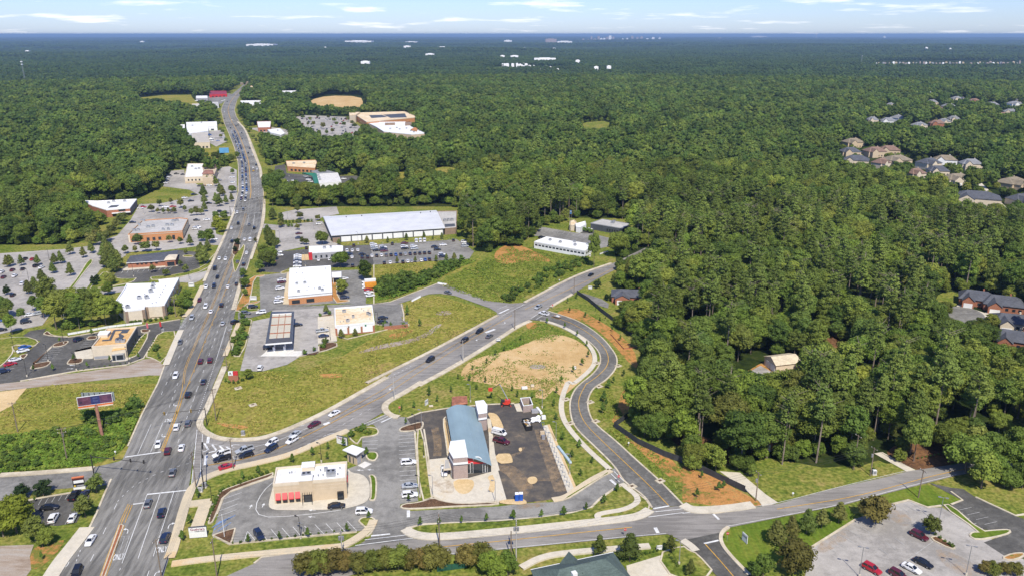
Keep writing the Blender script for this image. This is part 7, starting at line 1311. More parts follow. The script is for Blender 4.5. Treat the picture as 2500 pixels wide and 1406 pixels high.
def car(c, x, y, kind, color, head, zone, scale=1.0, group=None, world=None):
    p = world if world is not None else g(*X(c, x, y), .8); far = p.y > 520; nm = {'sedan': 'sedan_car', 'suv': 'suv_car', 'pickup': 'pickup_truck', 'van': 'van'}[kind]
    lab = f'{color} {kind} {zone}'; cat = {'pickup': 'pickup truck', 'van': 'van'}.get(kind, 'car'); col = (*CARP[color], 1); P_, fm = CARM[kind]; s = scale*rng.uniform(.97, 1.03)
    e = link(bpy.data.objects.new(nm, fm if far else None)); e.location = (p.x, p.y, Z2+.03); e.rotation_euler = (0, 0, head); e.scale = (s, s, s); e.color = col; tag(e, lab, cat, group or 'vehicles '+zone)
    if not far:
        for n, me, off in P_: o = link(bpy.data.objects.new(n, me)); o.location = off; o.parent = e; o.color = col
    CARS.append(e); return e
def hd(c, x0, y0, x1, y1): a, b = g(*X(c, x0, y0)), g(*X(c, x1, y1)); return math.atan2((b-a).y, (b-a).x)
def roadhead(p):   # away-from-camera heading of the main road near a ground point
    y = proj((p.x, p.y, 0))[1]; a, b = across(.5, min(1500, y+15)), across(.5, max(190, y-15)); return math.atan2((b-a).y, (b-a).x)
K = {'s': 'sedan', 'u': 'suv', 'p': 'pickup', 'v': 'van'}; KC = {'w': 'white', 'i': 'silver', 'g': 'grey', 'k': 'black', 'n': 'navy', 'b': 'blue', 'r': 'red', 'm': 'maroon', 'y': 'yellow', 'o': 'orange', 't': 'tan'}
def many(c, s, zone, head=None, road=False, scale=1.0):
    """x,y,type,colour[,flip] - heading from the road or one given angle"""
    for q in s.split():
        f = q.split(','); x, y = float(f[0]), float(f[1]); h = roadhead(g(*X(c, x, y))) if road else head
        if len(f) > 4: h += {'T': math.pi, 'q': math.pi/2, 'Q': -math.pi/2, 'j': .5, 'J': -.5}[f[4]]
        car(c, x, y, K[f[2]], KC[f[3]], h, zone, scale)
many(16, '1015,1000,s,w,T 860,1360,u,k,T 1660,585,s,g 1815,690,u,n 1855,970,u,n 1935,240,s,g', 'on the main road in the foreground', road=True)
many(7, '1155,440,s,w,T 1225,490,u,m 1325,465,s,w 1290,315,u,w 1375,288,u,g 1375,80,u,k', 'on the main road near the signals', road=True)
many(4, '1283,1343,u,w,T 1487,1385,s,n 1466,1237,u,m 1535,1230,u,m 1316,1097,s,g,T 1628,960,s,i 1402,920,u,i,T 1542,873,s,w 1618,827,u,k 1502,838,u,w,T 1457,790,s,m,T 1563,688,u,n,T 1505,692,s,w,T 1664,692,s,w 1727,672,s,k', 'on the main road beside the fuel station', road=True)
many(4, '1588,622,s,k,T 1569,560,u,k,T 1602,487,s,w,T 1648,490,s,w,T 1735,512,s,g 1780,530,u,k 1802,447,s,w 1695,362,s,k,T 1740,233,u,k,T 1691,265,s,w,T 1787,350,s,w 1828,355,v,w 1857,265,u,k 1820,240,s,g', 'on the main road around the planted median', road=True)
many(4, '1733,150,s,w,T 1777,132,u,g,T', 'at the far crossroads', road=True)
# the long queue on the far stretch, two lanes nose to tail
rq = random.Random(21)
for lane, k in enumerate((.17, .335)):
    d_ = 0; prev = None
    ys = np.linspace(492, 322, 1400); last = None
    for y in ys:
        p = across(k, float(y))
        if last is None or (p-last).length > gap:
            gap = rq.uniform(6.8, 9.5) if y < 460 else rq.uniform(9, 15); last = p
            kd = rq.choice(('sedan', 'suv', 'suv', 'sedan', 'pickup', 'van' if rq.random() < .2 else 'suv')); cl = rq.choice(('white', 'white', 'black', 'black', 'grey', 'silver', 'navy', 'white', 'maroon', 'blue'))
            car(0, 0, 0, kd, cl, roadhead(p)+math.pi, 'queueing in the ' + ('kerb' if lane == 0 else 'centre') + ' lane of the far road', world=p)
many(20, '950,775,s,k 957,848,s,g 1050,962,s,n 1030,1020,u,k 1083,1045,s,w 1127,1165,u,k 1090,1197,s,w 1138,1215,s,w 1093,1235,s,y 738,520,s,w,T 735,600,s,k,T 830,615,s,w 880,690,u,k 905,680,s,k 815,715,s,k,T 775,395,s,k,T 880,305,s,w 1010,240,s,k', 'driving on the far stretch of main road', road=True)
# hill road
HT = hd(17, 1500, 900, 900, 1040); HT2 = hd(17, 1900, 620, 1400, 870); HT3 = hd(5, 1200, 900, 700, 1200)
many(17, '650,960,p,w 660,1012,p,k 910,915,p,i 930,970,u,k', 'waiting on the side road at the signals', head=HT+.12); many(17, '1220,830,u,w 1212,898,u,n 1480,735,s,i 1447,805,u,w', 'in the side road queue', head=HT2+.1); many(17, '1697,625,s,m 1925,500,s,w', 'on the side road below the field', head=HT2); many(17, '710,1100,s,r,T', 'turning out along the side road kerb', head=HT+.1)
many(5, '647,1225,u,k 897,1085,u,k 1007,1018,u,k 1080,1052,s,g,T 1437,842,p,i', 'on the side road beside the graded site', head=HT3); many(5, '1820,607,s,k', 'on the side road near the pines', head=hd(5, 1900, 590, 1700, 690)); many(5, '1477,890,p,w', 'towing a trailer at the curved road mouth', head=hd(5, 1570, 920, 1440, 885)); many(5, '777,735,s,g', 'on the loop road between the fields', head=hd(5, 700, 715, 850, 760))
# lots
many(10, '1950,895,s,k', 'at the restaurant drive through window', head=hd(10, 1850, 905, 2050, 890)); many(10, '2260,960,u,w', 'on the restaurant drive', head=hd(10, 2170, 965, 2350, 955)); many(10, '1075,1225,u,n', 'parked in the angled bays of the restaurant', head=hd(10, 1040, 1170, 1110, 1270))
many(11, '265,868,u,w 278,1130,s,i 280,1235,u,w', 'parked in the bays beside the car wash', head=hd(11, 190, 875, 345, 862)); many(11, '668,965,p,w', 'parked under the car wash pay canopy', head=hd(11, 660, 880, 672, 1030)); many(11, '1290,535,v,w 1315,630,p,m', 'parked beside the car wash wall', head=hd(11, 1200, 520, 1380, 565))
many(16, '840,495,p,k 945,480,s,n,', 'parked beyond the lot tree near the sign'.strip(), head=hd(16, 800, 560, 880, 450)) if False else None
many(16, '840,495,p,k 945,480,s,n', 'parked in the small dark lot', head=hd(16, 800, 560, 880, 450)); many(16, '600,750,u,w 815,745,s,w', 'parked in the small dark lot', head=hd(16, 780, 800, 840, 690)); many(16, '555,630,s,k', 'crossing the small dark lot', head=hd(16, 460, 640, 650, 620))
many(13, '1085,385,u,n', 'on the cafe drive', head=hd(13, 1000, 420, 1160, 350)); many(13, '340,492,s,b 318,540,s,w 205,665,s,w 140,725,s,r 50,825,u,n', 'parked by the cafe bin store', head=hd(13, 230, 560, 400, 520))
many(15, '605,310,u,w 365,335,s,r 255,445,s,k 140,455,s,m 165,520,s,w 40,535,s,m 255,610,u,w 145,735,s,k 285,330,s,k 20,475,s,w', 'parked in the large left car park', head=hd(15, 220, 640, 290, 585)); many(15, '405,410,u,k 470,425,s,w', 'parked under a tree in the large left car park', head=hd(15, 440, 440, 500, 410)); many(15, '290,1040,u,k 40,1020,s,b 10,1130,s,k 335,960,s,w 435,945,s,i', 'parked behind the roadside trees', head=hd(15, 230, 1050, 350, 1030))
many(12, '725,358,s,w 725,388,s,m 700,475,u,w 695,600,s,w 680,660,u,w', 'parked in front of the white roofed bank', head=hd(12, 620, 490, 780, 470)); many(12, '325,728,u,k', 'parked beside the bank entrance island', head=hd(12, 260, 735, 390, 720)); many(12, '440,805,u,w', 'leaving the bank drive', head=hd(12, 500, 800, 370, 812)); many(12, '225,815,u,g', 'turning into the bank drive', head=0.1); many(12, '85,940,u,k', 'turning into the fuel station', head=hd(12, 30, 960, 140, 920))
many(12, '540,1290,u,k 940,975,s,k', 'under the fuel canopy edge', head=hd(12, 450, 1300, 600, 1280)); many(12, '1285,1060,p,i 1305,1130,s,n', 'parked at the convenience shop', head=hd(12, 1200, 1070, 1370, 1050)); many(12, '1595,600,u,n', 'parked under the tree east of the bank', head=hd(12, 1510, 605, 1680, 590)); many(12, '2125,880,s,k 2120,940,s,k', 'parked behind the convenience shop', head=hd(12, 2060, 885, 2190, 870)); many(12, '1925,490,s,r 1930,530,s,w 1950,572,s,w 1590,338,s,w', 'parked behind the bank', head=hd(12, 1870, 540, 1990, 525)); many(4, '1900,1285,u,w', 'parked alone at the fuel station corner', head=hd(4, 1885, 1320, 1915, 1250))
# car dealer's rows
for i, (x, cl) in enumerate(zip(range(1240, 1930, 54), 'w k w g k b k i n k k k k'.split())): many(14, f'{x},{668-i*3},s,{cl}', 'in the middle row of the dealer lot', head=hd(14, 1240, 700, 1232, 640))
for x, y, cl in ((1380, 745, 'k'), (1447, 742, 'w'), (1590, 735, 'k'), (1645, 728, 'w'), (1688, 726, 'i'), (1797, 717, 'w'), (1842, 710, 'b'), (1890, 706, 'k')): many(14, f'{x},{y},s,{cl}', 'in the front row of the dealer lot', head=hd(14, 1380, 770, 1372, 720))
for x, y, k_, cl in ((1255, 540, 'u', 'w'), (1262, 562, 'u', 'w'), (1268, 585, 'u', 'i'), (1290, 606, 's', 'k'), (1365, 572, 'u', 'w'), (1372, 592, 'u', 'n'), (1380, 612, 's', 'm'), (1605, 565, 'u', 'w'), (1612, 584, 's', 'k'), (1712, 562, 'u', 'w'), (1720, 588, 's', 'i'), (1950, 565, 's', 'k'), (1980, 597, 'u', 'k'), (2045, 545, 's', 'w'), (2030, 655, 'u', 'w'), (2040, 675, 'u', 'n'), (2285, 512, 'u', 'w'), (2300, 535, 's', 'w'), (2290, 560, 'u', 'i'), (1610, 524, 's', 'm')): many(14, f'{x},{y},{k_},{cl}', 'parked sideways in the dealer lot', head=hd(14, 1560, 580, 1660, 572))
many(14, '1742,505,v,w 1787,500,v,w 1833,498,v,w 1470,530,s,k 2160,492,s,k', 'in the back row of the dealer lot', head=hd(14, 1742, 530, 1735, 480)); many(14, '958,610,u,w 1018,608,s,w 1080,603,s,w 1015,680,s,w 960,690,s,k 1130,680,s,n 1190,680,s,k 1022,778,s,k 1035,548,s,k', 'on the dark tarmac of the dealer', head=hd(14, 1018, 640, 1010, 580)); many(14, '985,650,u,n 1130,650,s,k', 'lying crosswise on the dealer tarmac', head=hd(14, 940, 655, 1030, 645))
for i, cl in enumerate('wwinwkw'): many(14, f'{402-i},{664+i*20},s,{cl}', 'in the packed row west of the dealer', head=hd(14, 360, 690, 440, 686))
many(14, '635,712,s,w 760,705,s,w 500,578,s,k', 'beside the dealer building', head=hd(14, 635, 740, 630, 690)); many(14, '415,415,s,m 415,465,s,n 645,305,s,w', 'parked west of the warehouse', head=hd(14, 370, 420, 460, 412)); many(14, '180,625,s,w 195,660,s,w 110,730,s,r', 'parked under trees by the dealer drive', head=.1)
# left centre lots
many(19, '1062,335,s,k 1055,360,s,w 1045,385,s,i 1035,410,s,n 1028,432,s,w', 'in the row beside the towered restaurant', head=hd(19, 1000, 390, 1090, 375)); many(19, '1155,322,s,k 1235,330,s,n 1440,470,s,k 1480,466,s,m 1555,462,s,w 1840,430,u,w 1835,365,s,w 1670,400,s,n', 'around the towered restaurant', head=.2); many(19, '1365,572,s,n 1255,615,s,w 1330,652,s,k', 'on the lane below the towered restaurant', head=.6)
many(19, '748,725,s,r 715,742,s,w 618,912,s,n', 'beside the branch with a porch', head=.1); many(19, '1020,728,s,w 1040,755,s,w 1112,720,s,r 1090,768,s,n 1115,775,s,k 990,760,s,k', 'parked between the round lot trees', head=.3); many(19, '1400,885,s,k 1525,880,s,w 1390,990,u,w 1412,970,s,w 1610,1120,s,w', 'parked east of the orange brick block', head=.15); many(19, '1690,785,u,k 1760,800,s,k 1550,680,s,k', 'waiting at the far crossroads side street', head=.0)
many(24, '440,560,u,w 600,555,s,w 655,560,s,n 620,602,s,r 650,612,s,w 830,478,s,i 885,535,s,w 925,577,u,w 915,660,v,w 660,775,s,n 520,770,s,w 1560,520,u,w', 'outside the green fronted restaurant', head=.2)
many(9, '1385,1350,u,r 1675,1345,s,w 1760,1305,s,k 1580,1395,u,m 1730,1108,u,m', 'parked in the old lot at lower right', head=hd(9, 1610, 1315, 1755, 1390)); many(21, '990,122,s,w 925,126,s,k', 'by the small sheds', head=.1); many(21, '262,245,s,k', 'behind the white office', head=.6); many(6, '2030,10,s,w', 'parked in the estate drive', head=.4); many(22, '1710,1190,s,w', 'parked on the estate drive by the slate roof', head=.5)
for i in range(70):
    u, v = rq.random(), rq.random(); x = 1620+u*640+v*110; y = 592+v*200-u*10
    if rq.random() < .35: y = 592+rq.uniform(0, 25)
    car(20, x, y, rq.choice(('sedan', 'suv')), rq.choice(('white', 'black', 'grey', 'silver', 'red', 'navy')), rq.choice((1.5, 1.6)), 'in the supermarket car park')
for x, y, k_, cl in ((560, 800, 'v', 'b'), (590, 845, 'p', 'w'), (660, 870, 's', 'b'), (735, 840, 'v', 'w'), (595, 870, 'v', 'w'), (545, 820, 'v', 'i'), (400, 385, 'p', 'w'), (430, 370, 'v', 'w'), (460, 390, 'v', 'w'), (680, 315, 's', 'w'), (800, 300, 's', 'b'), (745, 375, 's', 'w'), (715, 385, 's', 'w'), (1500, 780, 's', 'w'), (1530, 760, 's', 'k')): many(20, f'{x},{y},{k_},{cl}', 'outside the far roadside shops', head=.3)
# orange and white bus, box truck, trailer
def boxtruck(name, label, cat, c, x, y, head, L, Wd, Hh, bc, cabc):
    p = g(*X(c, x, y), 1.0); t = thing(name, label, cat, (p.x, p.y, Z2+.03), head); ORG[t] = Vector((0, 0, 0))
    o = MB().box((-L*.08, 0, Hh/2+.5), (L*.8, Wd, Hh-.4)).build('cargo_box', bc, t); o2 = MB().box((L*.42, 0, 1.2), (L*.2, Wd*.9, 1.6), taper=.85).build('cab', cabc, t); MB().box((L*.47, 0, 1.6), (L*.11, Wd*.86, .5)).build('windscreen', m_cglass, t)
    for sx in (-.3, .38):
        for sy in (-1, 1): MB().tube((L*sx, sy*Wd*.45-.12, .42), (L*sx, sy*Wd*.45+.12, .42), .42, n=10).build('wheel', m_tyre, t)
    return t
boxtruck('box_truck', 'white box truck parked behind the bank beside the hedge', 'truck', 12, 1935, 408, hd(12, 1990, 405, 1850, 415), 7.5, 2.4, 2.9, b_white, b_white); boxtruck('rental_truck', 'orange and white rental truck parked behind the bank', 'truck', 12, 1940, 455, hd(12, 1990, 455, 1850, 465), 7.5, 2.4, 2.9, plain('orange_panel', (.62, .25, .02)), b_white)
p = g(*X(5, 1572, 920)); h_ = hd(5, 1620, 930, 1500, 895); t = thing('flatbed_trailer', 'small flatbed trailer behind the white pickup', 'trailer', (p.x, p.y, Z2), h_); ORG[t] = Vector(); MB().box((0, 0, .6), (4.2, 1.9, .12)).build('bed', plain('trailer_deck', (.32, .22, .15)), t); MB().box((2.6, 0, .5), (1.4, .12, .12)).build('drawbar', b_steel, t); MB().box((-.2, .9, .8), (4.0, .06, .3)).box((-.2, -.9, .8), (4.0, .06, .3)).build('side_rail', b_steel, t); MB().box((-.5, 0, .85), (1.6, 1.2, .4)).build('load', b_white, t)
for sy in (-1, 1): MB().tube((-.4, sy*1.0-.1, .35), (-.4, sy*1.0+.1, .35), .35, n=10).build('wheel', m_tyre, t)
# ================================================================ street furniture
wood = plain('weathered_pole_wood', (.20, .155, .115), .95, var=.2); conc_pole = plain('pale_pole_concrete', (.42, .40, .37), .9); m_bronze = plain('dark_bronze_metal', (.03, .027, .025), .5); m_galv = plain('grey_pole_metal', (.30, .30, .31), .5, metal=.3)
POLES = {}
def upole(key, c, x, y, h, label, arms=1, tr=0, rz=1.2, lean=0, mat=None):
    p = g(*X(c, x, y)); t = thing('utility_pole', label, 'utility pole', (p.x, p.y, 0)); ORG[t] = Vector((0, 0, 0)); MB().tube((0, 0, -.5), (lean*h, 0, h), .19, .13, 8).build('shaft', mat or wood, t); d = Vector((math.cos(rz), math.sin(rz), 0)); tops = []
    for k in range(arms):
        z = h-.4-k*1.2; a = Vector((lean*z, 0, z)); MB().tube(a-d*1.25, a+d*1.25, .09, n=4).build('crossarm', wood, t)
        for s in (-1.1, 0, 1.1): MB().tube(a+d*s, a+d*s+Vector((0, 0, .3)), .06, n=5).build('insulator', b_white, t)
        if k == 0: tops = [Vector((p.x, p.y, 0))+a+d*s+Vector((0, 0, .3)) for s in (-1.1, 0, 1.1)]
    for k in range(tr): a = Vector((lean*h, 0, h-2.6))+Vector((math.cos(rz+1.57+k*3.14), math.sin(rz+1.57+k*3.14), 0))*.42; MB().tube(a-Vector((0, 0, .5)), a+Vector((0, 0, .5)), .3, n=10).build('transformer', m_galv, t)
    POLES[key] = tops or [Vector((p.x+lean*h, p.y, h-.2))]*3
upole('a', 7, 490, 558, 11.3, 'wooden utility pole with transformer in the weeds', 2, 1, .3); upole('b', 7, 130, 352, 11, 'wooden utility pole at the left edge of the field', 1, 0, .3); upole('c', 17, 590, 580, 12, 'utility pole on the field corner by the signals', 2, 0, .3); upole('d', 17, 365, 1345, 12, 'utility pole with crossarms at the restaurant corner', 3, 0, 1.4)
upole('e', 17, 787, 1135, 10.5, 'thin utility pole on the restaurant verge', 1, 0, 1.4); upole('f', 8, 1275, 1292, 12, 'tall pole with transformers beside the front road', 2, 2, 1.6, mat=conc_pole); upole('g', 8, 1238, 1272, 8, 'short leaning pole beside the front road', 0, 0, 1.6); upole('h', 8, 716, 1195, 10, 'utility pole rising from the myrtle row', 2, 0, 1.6)
upole('i', 8, 12, 1335, 11, 'pole with camera boxes left of the myrtle row', 2, 2, 1.6, mat=conc_pole); upole('j', 7, 1585, 1412, 11, 'wooden pole on the lower grass strip', 1, 0, 1.6); upole('k', 16, 1812, 1420, 11, 'pole at the bottom edge beside the main road', 1, 0, 1.3); upole('l', 5, 888, 1243, 9.6, 'pole on the kerb of the side road by the dirt site', 1, 0, .6, mat=conc_pole)
upole('m', 5, 1265, 1008, 9.6, 'pole on the verge near the curved road mouth', 1, 0, .6); upole('n', 5, 1697, 752, 9.4, 'utility pole at the top of the black fence', 1, 0, .6); upole('o', 8, 385, 122, 9.6, 'pole at the car wash entrance corner', 1, 0, .6, mat=conc_pole); upole('p', 9, 535, 857, 9.4, 'pole with lamp box beside the concrete drive', 1, 1, 1.9); upole('q', 9, 1372, 672, 9.6, 'pole with transformer on the yard lawn', 1, 1, 1.9); upole('r', 9, 1722, 832, 9.2, 'leaning pole by the green island', 1, 0, 1.9, .02)
upole('s', 4, 1285, 915, 10.5, 'pair pole beside the beige shop', 2, 1, .3); upole('t', 4, 1765, 760, 10, 'pole on the verge before the bank', 1, 0, .3); upole('u', 4, 1690, 1180, 10, 'pole on the verge before the fuel station', 1, 0, .3); upole('v', 4, 1660, 1310, 10, 'pole at the fuel station corner hedge', 1, 0, .3); upole('w', 4, 1880, 430, 10, 'pole on the verge near the dealer', 1, 0, .3); upole('x', 19, 2185, 800, 10, 'pole at the far crossroads', 1, 0, .3); upole('y', 9, 1250, 630, 12, 'bare pole among the trees behind the lawn', 1, 0, 1.9); upole('z', 21, 705, 160, 9, 'pole carrying a blue panel by the sheds', 0, 0, 0)
m_wire = plain('cable_black', (.03, .03, .03), .6)
def wire(a, b, label, sag=.8, n=10, r=.028):
    for k, (p, q) in enumerate(zip(POLES[a], POLES[b])):
        mb = MB(); pts = [p.lerp(q, i/n)-Vector((0, 0, sag*4*(i/n)*(1-i/n))) for i in range(n+1)]
        for u, v in zip(pts, pts[1:]): mb.tube(u, v, r, n=3, cap=False)
        o = mb.build('power_cable', m_wire, base=(p.x, p.y, p.z)); tag(o, label, 'cable', 'power cables '+label.split(' ', 3)[-1])
for a, b, s in [('a', 'c', 'black power cable over the main road field'), ('a', 'b', 'black power cable along the left field'), ('c', 'd', 'black power cable across the signals'), ('d', 'e', 'black power cable over the restaurant verge'), ('d', 'k', 'black power cable along the main road kerb'), ('f', 'h', 'black power cable over the front road'), ('h', 'i', 'black power cable over the myrtle row'), ('i', 'j', 'black power cable over the lower strip'), ('l', 'm', 'black power cable along the dirt site kerb'), ('m', 'n', 'black power cable near the curved road mouth'), ('l', 'o', 'black power cable towards the car wash corner'), ('p', 'q', 'black power cable over the yard lawn'), ('q', 'r', 'black power cable over the front road end'), ('f', 'p', 'black power cable across the curved road end'), ('t', 'u', 'black power cable before the bank'), ('u', 'v', 'black power cable before the fuel station'), ('w', 't', 'black power cable before the dealer'), ('x', 'w', 'black power cable towards the far crossroads')]: wire(a, b, s, .9)
def lamp(c, x, y, h, label, arm=1.0, rz=0, mat=None, heads=1, base=True):
    p = g(*X(c, x, y)); t = thing('lot_lamp', label, 'lamp post', (p.x, p.y, Z1)); ORG[t] = Vector((0, 0, 0)); m = mat or m_bronze
    if base: MB().tube((0, 0, 0), (0, 0, .8), .28, n=8).build('footing', m_conc, t)
    MB().tube((0, 0, .5), (0, 0, h), .10, .07, 6).build('post', m, t)
    for k in range(heads):
        a = rz+k*math.pi; d = Vector((math.cos(a), math.sin(a), 0)); q = Vector((0, 0, h)); MB().tube(q, q+d*arm, .05, n=4).build('arm', m, t); MB().box(q+d*(arm+.3), (.75, .4, .16), a).build('lamp_head', m, t)
for c, s, h, lb in [(13, '375,902 1060,818 1790,728 670,692 885,448 200,558', 7.3, 'tall dark lamp post in the cafe car park'), (10, '552,905 1545,1268 1780,408', 6.6, 'dark lamp post in the restaurant car park'), (11, '345,545 440,822 395,1262', 6.8, 'dark lamp post between restaurant bays and car wash'), (15, '330,600 560,370 1510,535 2140,580', 7.5, 'dark lamp post in the left car parks'), (12, '1400,1210 2060,990', 6.5, 'dark lamp post by the convenience shop')]:
    for q in s.split(): x, y = map(float, q.split(',')); lamp(c, x, y, h, lb, .8, 2.6)
for c, s, h, lb in [(11, '415,490 540,1262 1245,1322 1930,632 2085,1012 965,192 1775,258', 7.0, 'bare pale lamp post around the car wash'), (9, '1870,1030 1290,1410 2070,1400', 8.5, 'grey lamp post with twin heads in the old lot'), (14, '1085,540 1100,770 490,790 205,530 290,270 585,390', 8.0, 'pale lamp post in the dealer lots'), (29, '2200,470', 7.0, 'grey lamp post beside the concrete drive'), (19, '755,820 1505,860 1785,480 2420,1170', 8.0, 'grey lamp post in the left centre lots'), (24, '190,360 610,810 515,480', 9, 'pale lamp post by the green fronted restaurant'), (4, '470,930 155,600', 8, 'grey lamp post at the left car park edge'), (10, '1575,1225', 3.5, 'short dark lamp post beside the restaurant kerb')]:
    for q in s.split(): x, y = map(float, q.split(',')); lamp(c, x, y, h, lb, .6, 2.8, m_galv, 2 if c == 9 else 1)
# traffic signals
m_sig = plain('signal_yellow', (.35, .22, .03), .5); m_lens = plain('signal_lens', (.03, .03, .03), .3)
def signal(label, base, arm_end, z, heads, hmat, face):
    b = Vector((base.x, base.y, 0)); t = thing('traffic_signal', label, 'traffic signal', b); MB().tube(b, b+Vector((0, 0, z+.6)), .2, .14, 8).build('post', m_bronze, t); a, e = b+Vector((0, 0, z)), Vector((arm_end.x, arm_end.y, z)); MB().tube(a, e, .13, .08, 6).build('mast_arm', m_bronze, t)
    for u in heads:
        q = a.lerp(e, u); d = Vector((math.cos(face), math.sin(face), 0)); o = MB().box(q+d*.25, (.32, .42, 1.15), face).build('signal_head', hmat, t)
        for k in (-1, 0, 1): MB().tube(q+d*.4+Vector((0, 0, k*.34)), q+d*.52+Vector((0, 0, k*.34)), .13, n=8).build('lens', m_lens, o)
    return t
signal('signal mast arm with three yellow heads over the main road', g(*X(7, 1512, 305)), g(*X(7, 1185, 217), 6.2), 6.2, (.33, .66, .95), m_sig, roadhead(g(*X(7, 1350, 250)))+math.pi)
tb = signal('signal mast arm reaching from the left side drive', g(*X(7, 688, 668)), g(*X(7, 1065, 575), 6.4), 6.4, (.42, .72, .96), m_bronze, roadhead(g(*X(7, 1000, 600))))
signal('signal mast arm over the side road crosswalk', g(*X(7, 1490, 768)), g(*X(7, 1472, 435), 6.2), 6.2, (.5, .84, .98), m_bronze, .3)
signal('signal mast arm across the far crossroads', g(*X(19, 1815, 830)), g(*X(19, 2010, 726), 6.4), 6.4, (.4, .7, .95), m_bronze, 1.6); signal('signal arm beyond the far crossroads', g(*X(19, 2225, 700)), g(*X(19, 2020, 645), 6.4), 6.4, (.4, .7, .95), m_bronze, -1.5); signal('signal arm at the distant junction', g(*X(20, 1010, 705)), g(*X(20, 900, 665), 6.4), 6.4, (.5, .9), m_bronze, -1.5); signal('signal arm left of the distant junction', g(*X(20, 760, 700)), g(*X(20, 850, 668), 6.4), 6.4, (.5, .9), m_bronze, 1.5)
# billboard
bb0, bb1 = g(*X(18, 630, 775), 8.4), g(*X(18, 1700, 630), 8.4); pb = g(*X(7, 748, 388)); t = thing('billboard', 'large roadside billboard on one rusty post with dark poster', 'billboard', (pb.x, pb.y, 0)); d = (bb1-bb0).normalized(); n = Vector((d.y, -d.x, 0)); Z8 = Vector((0, 0, 1)); Hh = 3.3
mid = (bb0+bb1)/2; MB().tube((pb.x, pb.y, -.5), (pb.x+(mid.x-pb.x)*.9, pb.y+(mid.y-pb.y)*.9, 8.2), .55, .5, 12).build('post', plain('rusty_post', (.24, .115, .075), .9, var=.25), t)
def face(b0, b1, nn, nm, fm): dd = (b1-b0).normalized(); o = MB().prism([b0, b1, b1-nn*.3, b0-nn*.3], 8.4, 8.4+Hh, bot=True).build(nm, fm, t); return o
f = face(bb0, bb1, n, 'poster_panel', b_white); L = (bb1-bb0).length
for u0, u1, z0, z1, c in ((.012, .38, .04, .96, (.115, .045, .075)), (.38, .64, .04, .96, (.03, .035, .115)), (.64, .988, .04, .96, (.10, .045, .085)), (.06, .13, .3, .5, (.05, .03, .06)), (.44, .58, .62, .8, (.06, .07, .16)), (.44, .58, .3, .5, (.06, .07, .16)), (.70, .86, .35, .8, (.16, .07, .11)), (.16, .32, .55, .85, (.15, .06, .09))):
    z = .012 if u1-u0 > .2 else .022; a, b = bb0+d*L*u0, bb0+d*L*u1; q = [a+n*z, b+n*z]; MB().quad((q[0].x, q[0].y, 8.4+Hh*z0), (q[1].x, q[1].y, 8.4+Hh*z0), (q[1].x, q[1].y, 8.4+Hh*z1), (q[0].x, q[0].y, 8.4+Hh*z1)).build('poster_print', plain('poster_ink', c, .5, var=.2), f)
o = MB().prism([bb0+n*.1, bb1+n*.1, bb1+n*1.0, bb0+n*1.0], 7.75, 7.85, bot=True).build('catwalk', m_kerb, t); MB().prism([bb0-n*.1, bb1-n*.1, bb1-n*.35, bb0-n*.35], 7.7, 8.4, bot=True).build('orange_skirt', plain('orange_skirt', (.55, .13, .03)), t)
B0, B1_ = g(*X(18, 725, 345), 11.7), g(*X(18, 1725, 318), 11.7); bn = Vector(((B1_-B0).y, -(B1_-B0).x, 0)).normalized(); o = MB().prism([Vector((B0.x, B0.y, 0)), Vector((B1_.x, B1_.y, 0)), Vector((B1_.x, B1_.y, 0))+bn*.25, Vector((B0.x, B0.y, 0))+bn*.25], 8.4, 11.7, bot=True).build('rear_panel', plain('grey_green_back', (.22, .25, .24)), t)
for k in range(6): q = B0.lerp(B1_, .08+k*.165); MB().box((q.x+bn.x*.4, q.y+bn.y*.4, 10), (.18, .18, 3.4)).build('stringer', m_bronze, t)
MB().tube((mid.x, mid.y, 8.1), ((B0.x+B1_.x)/2, (B0.y+B1_.y)/2, 8.1), .25, n=6).build('cross_beam', m_bronze, t)
p0, p1 = g(*X(20, 680, 1022), 5), g(*X(20, 795, 1018), 5); t = thing('far_billboard', 'blue billboard on the dry grass left of the far road', 'billboard', ((p0+p1)/2).to_tuple()[:2]+(0,)); MB().prism([p0, p1, p1+Vector((0, .4, 0)), p0+Vector((0, .4, 0))], 5, 10.5, bot=True).build('poster_panel', plain('sky_blue_print', (.10, .30, .52)), t); MB().tube(((p0.x+p1.x)/2, p0.y+.2, 0), ((p0.x+p1.x)/2, p0.y+.2, 5), .5, n=8).build('post', m_bronze, t)
# restaurant signs
m_gtxt = plain('maroon_letters', (.20, .012, .05), .5); m_gtx2 = plain('grey_letters', (.06, .05, .06), .5)
def gsign(label, P0, P1, h):
    a, b = Vector((P0.x, P0.y, 0)), Vector((P1.x, P1.y, 0)); d = (b-a).normalized(); n = Vector((d.y, -d.x, 0)); L = (b-a).length; m = (a+b)/2; t = thing('restaurant_sign', label, 'sign', (m.x, m.y, 0)); e = math.atan2(d.y, d.x)
    MB().prism([a, b, b-n*.5, a-n*.5], 0, h).build('cabinet', b_dgrey, t); MB().prism([a+n*.02, b+n*.02, b, a], .15, h*.55).build('message_panel', b_white, t); MB().prism([a+n*.02, b+n*.02, b, a], h*.56, h-.12).build('name_panel', b_white, t)
    sign_text(t, "Guthrie's", (m.x+n.x*.05, m.y+n.y*.05, h*.80), (math.pi/2, 0, e), h*.30, m_gtxt); sign_text(t, 'CHICKEN FINGERS', (m.x+n.x*.05+d.x*.5, m.y+n.y*.05+d.y*.5, h*.62), (math.pi/2, 0, e), h*.095, m_gtx2)
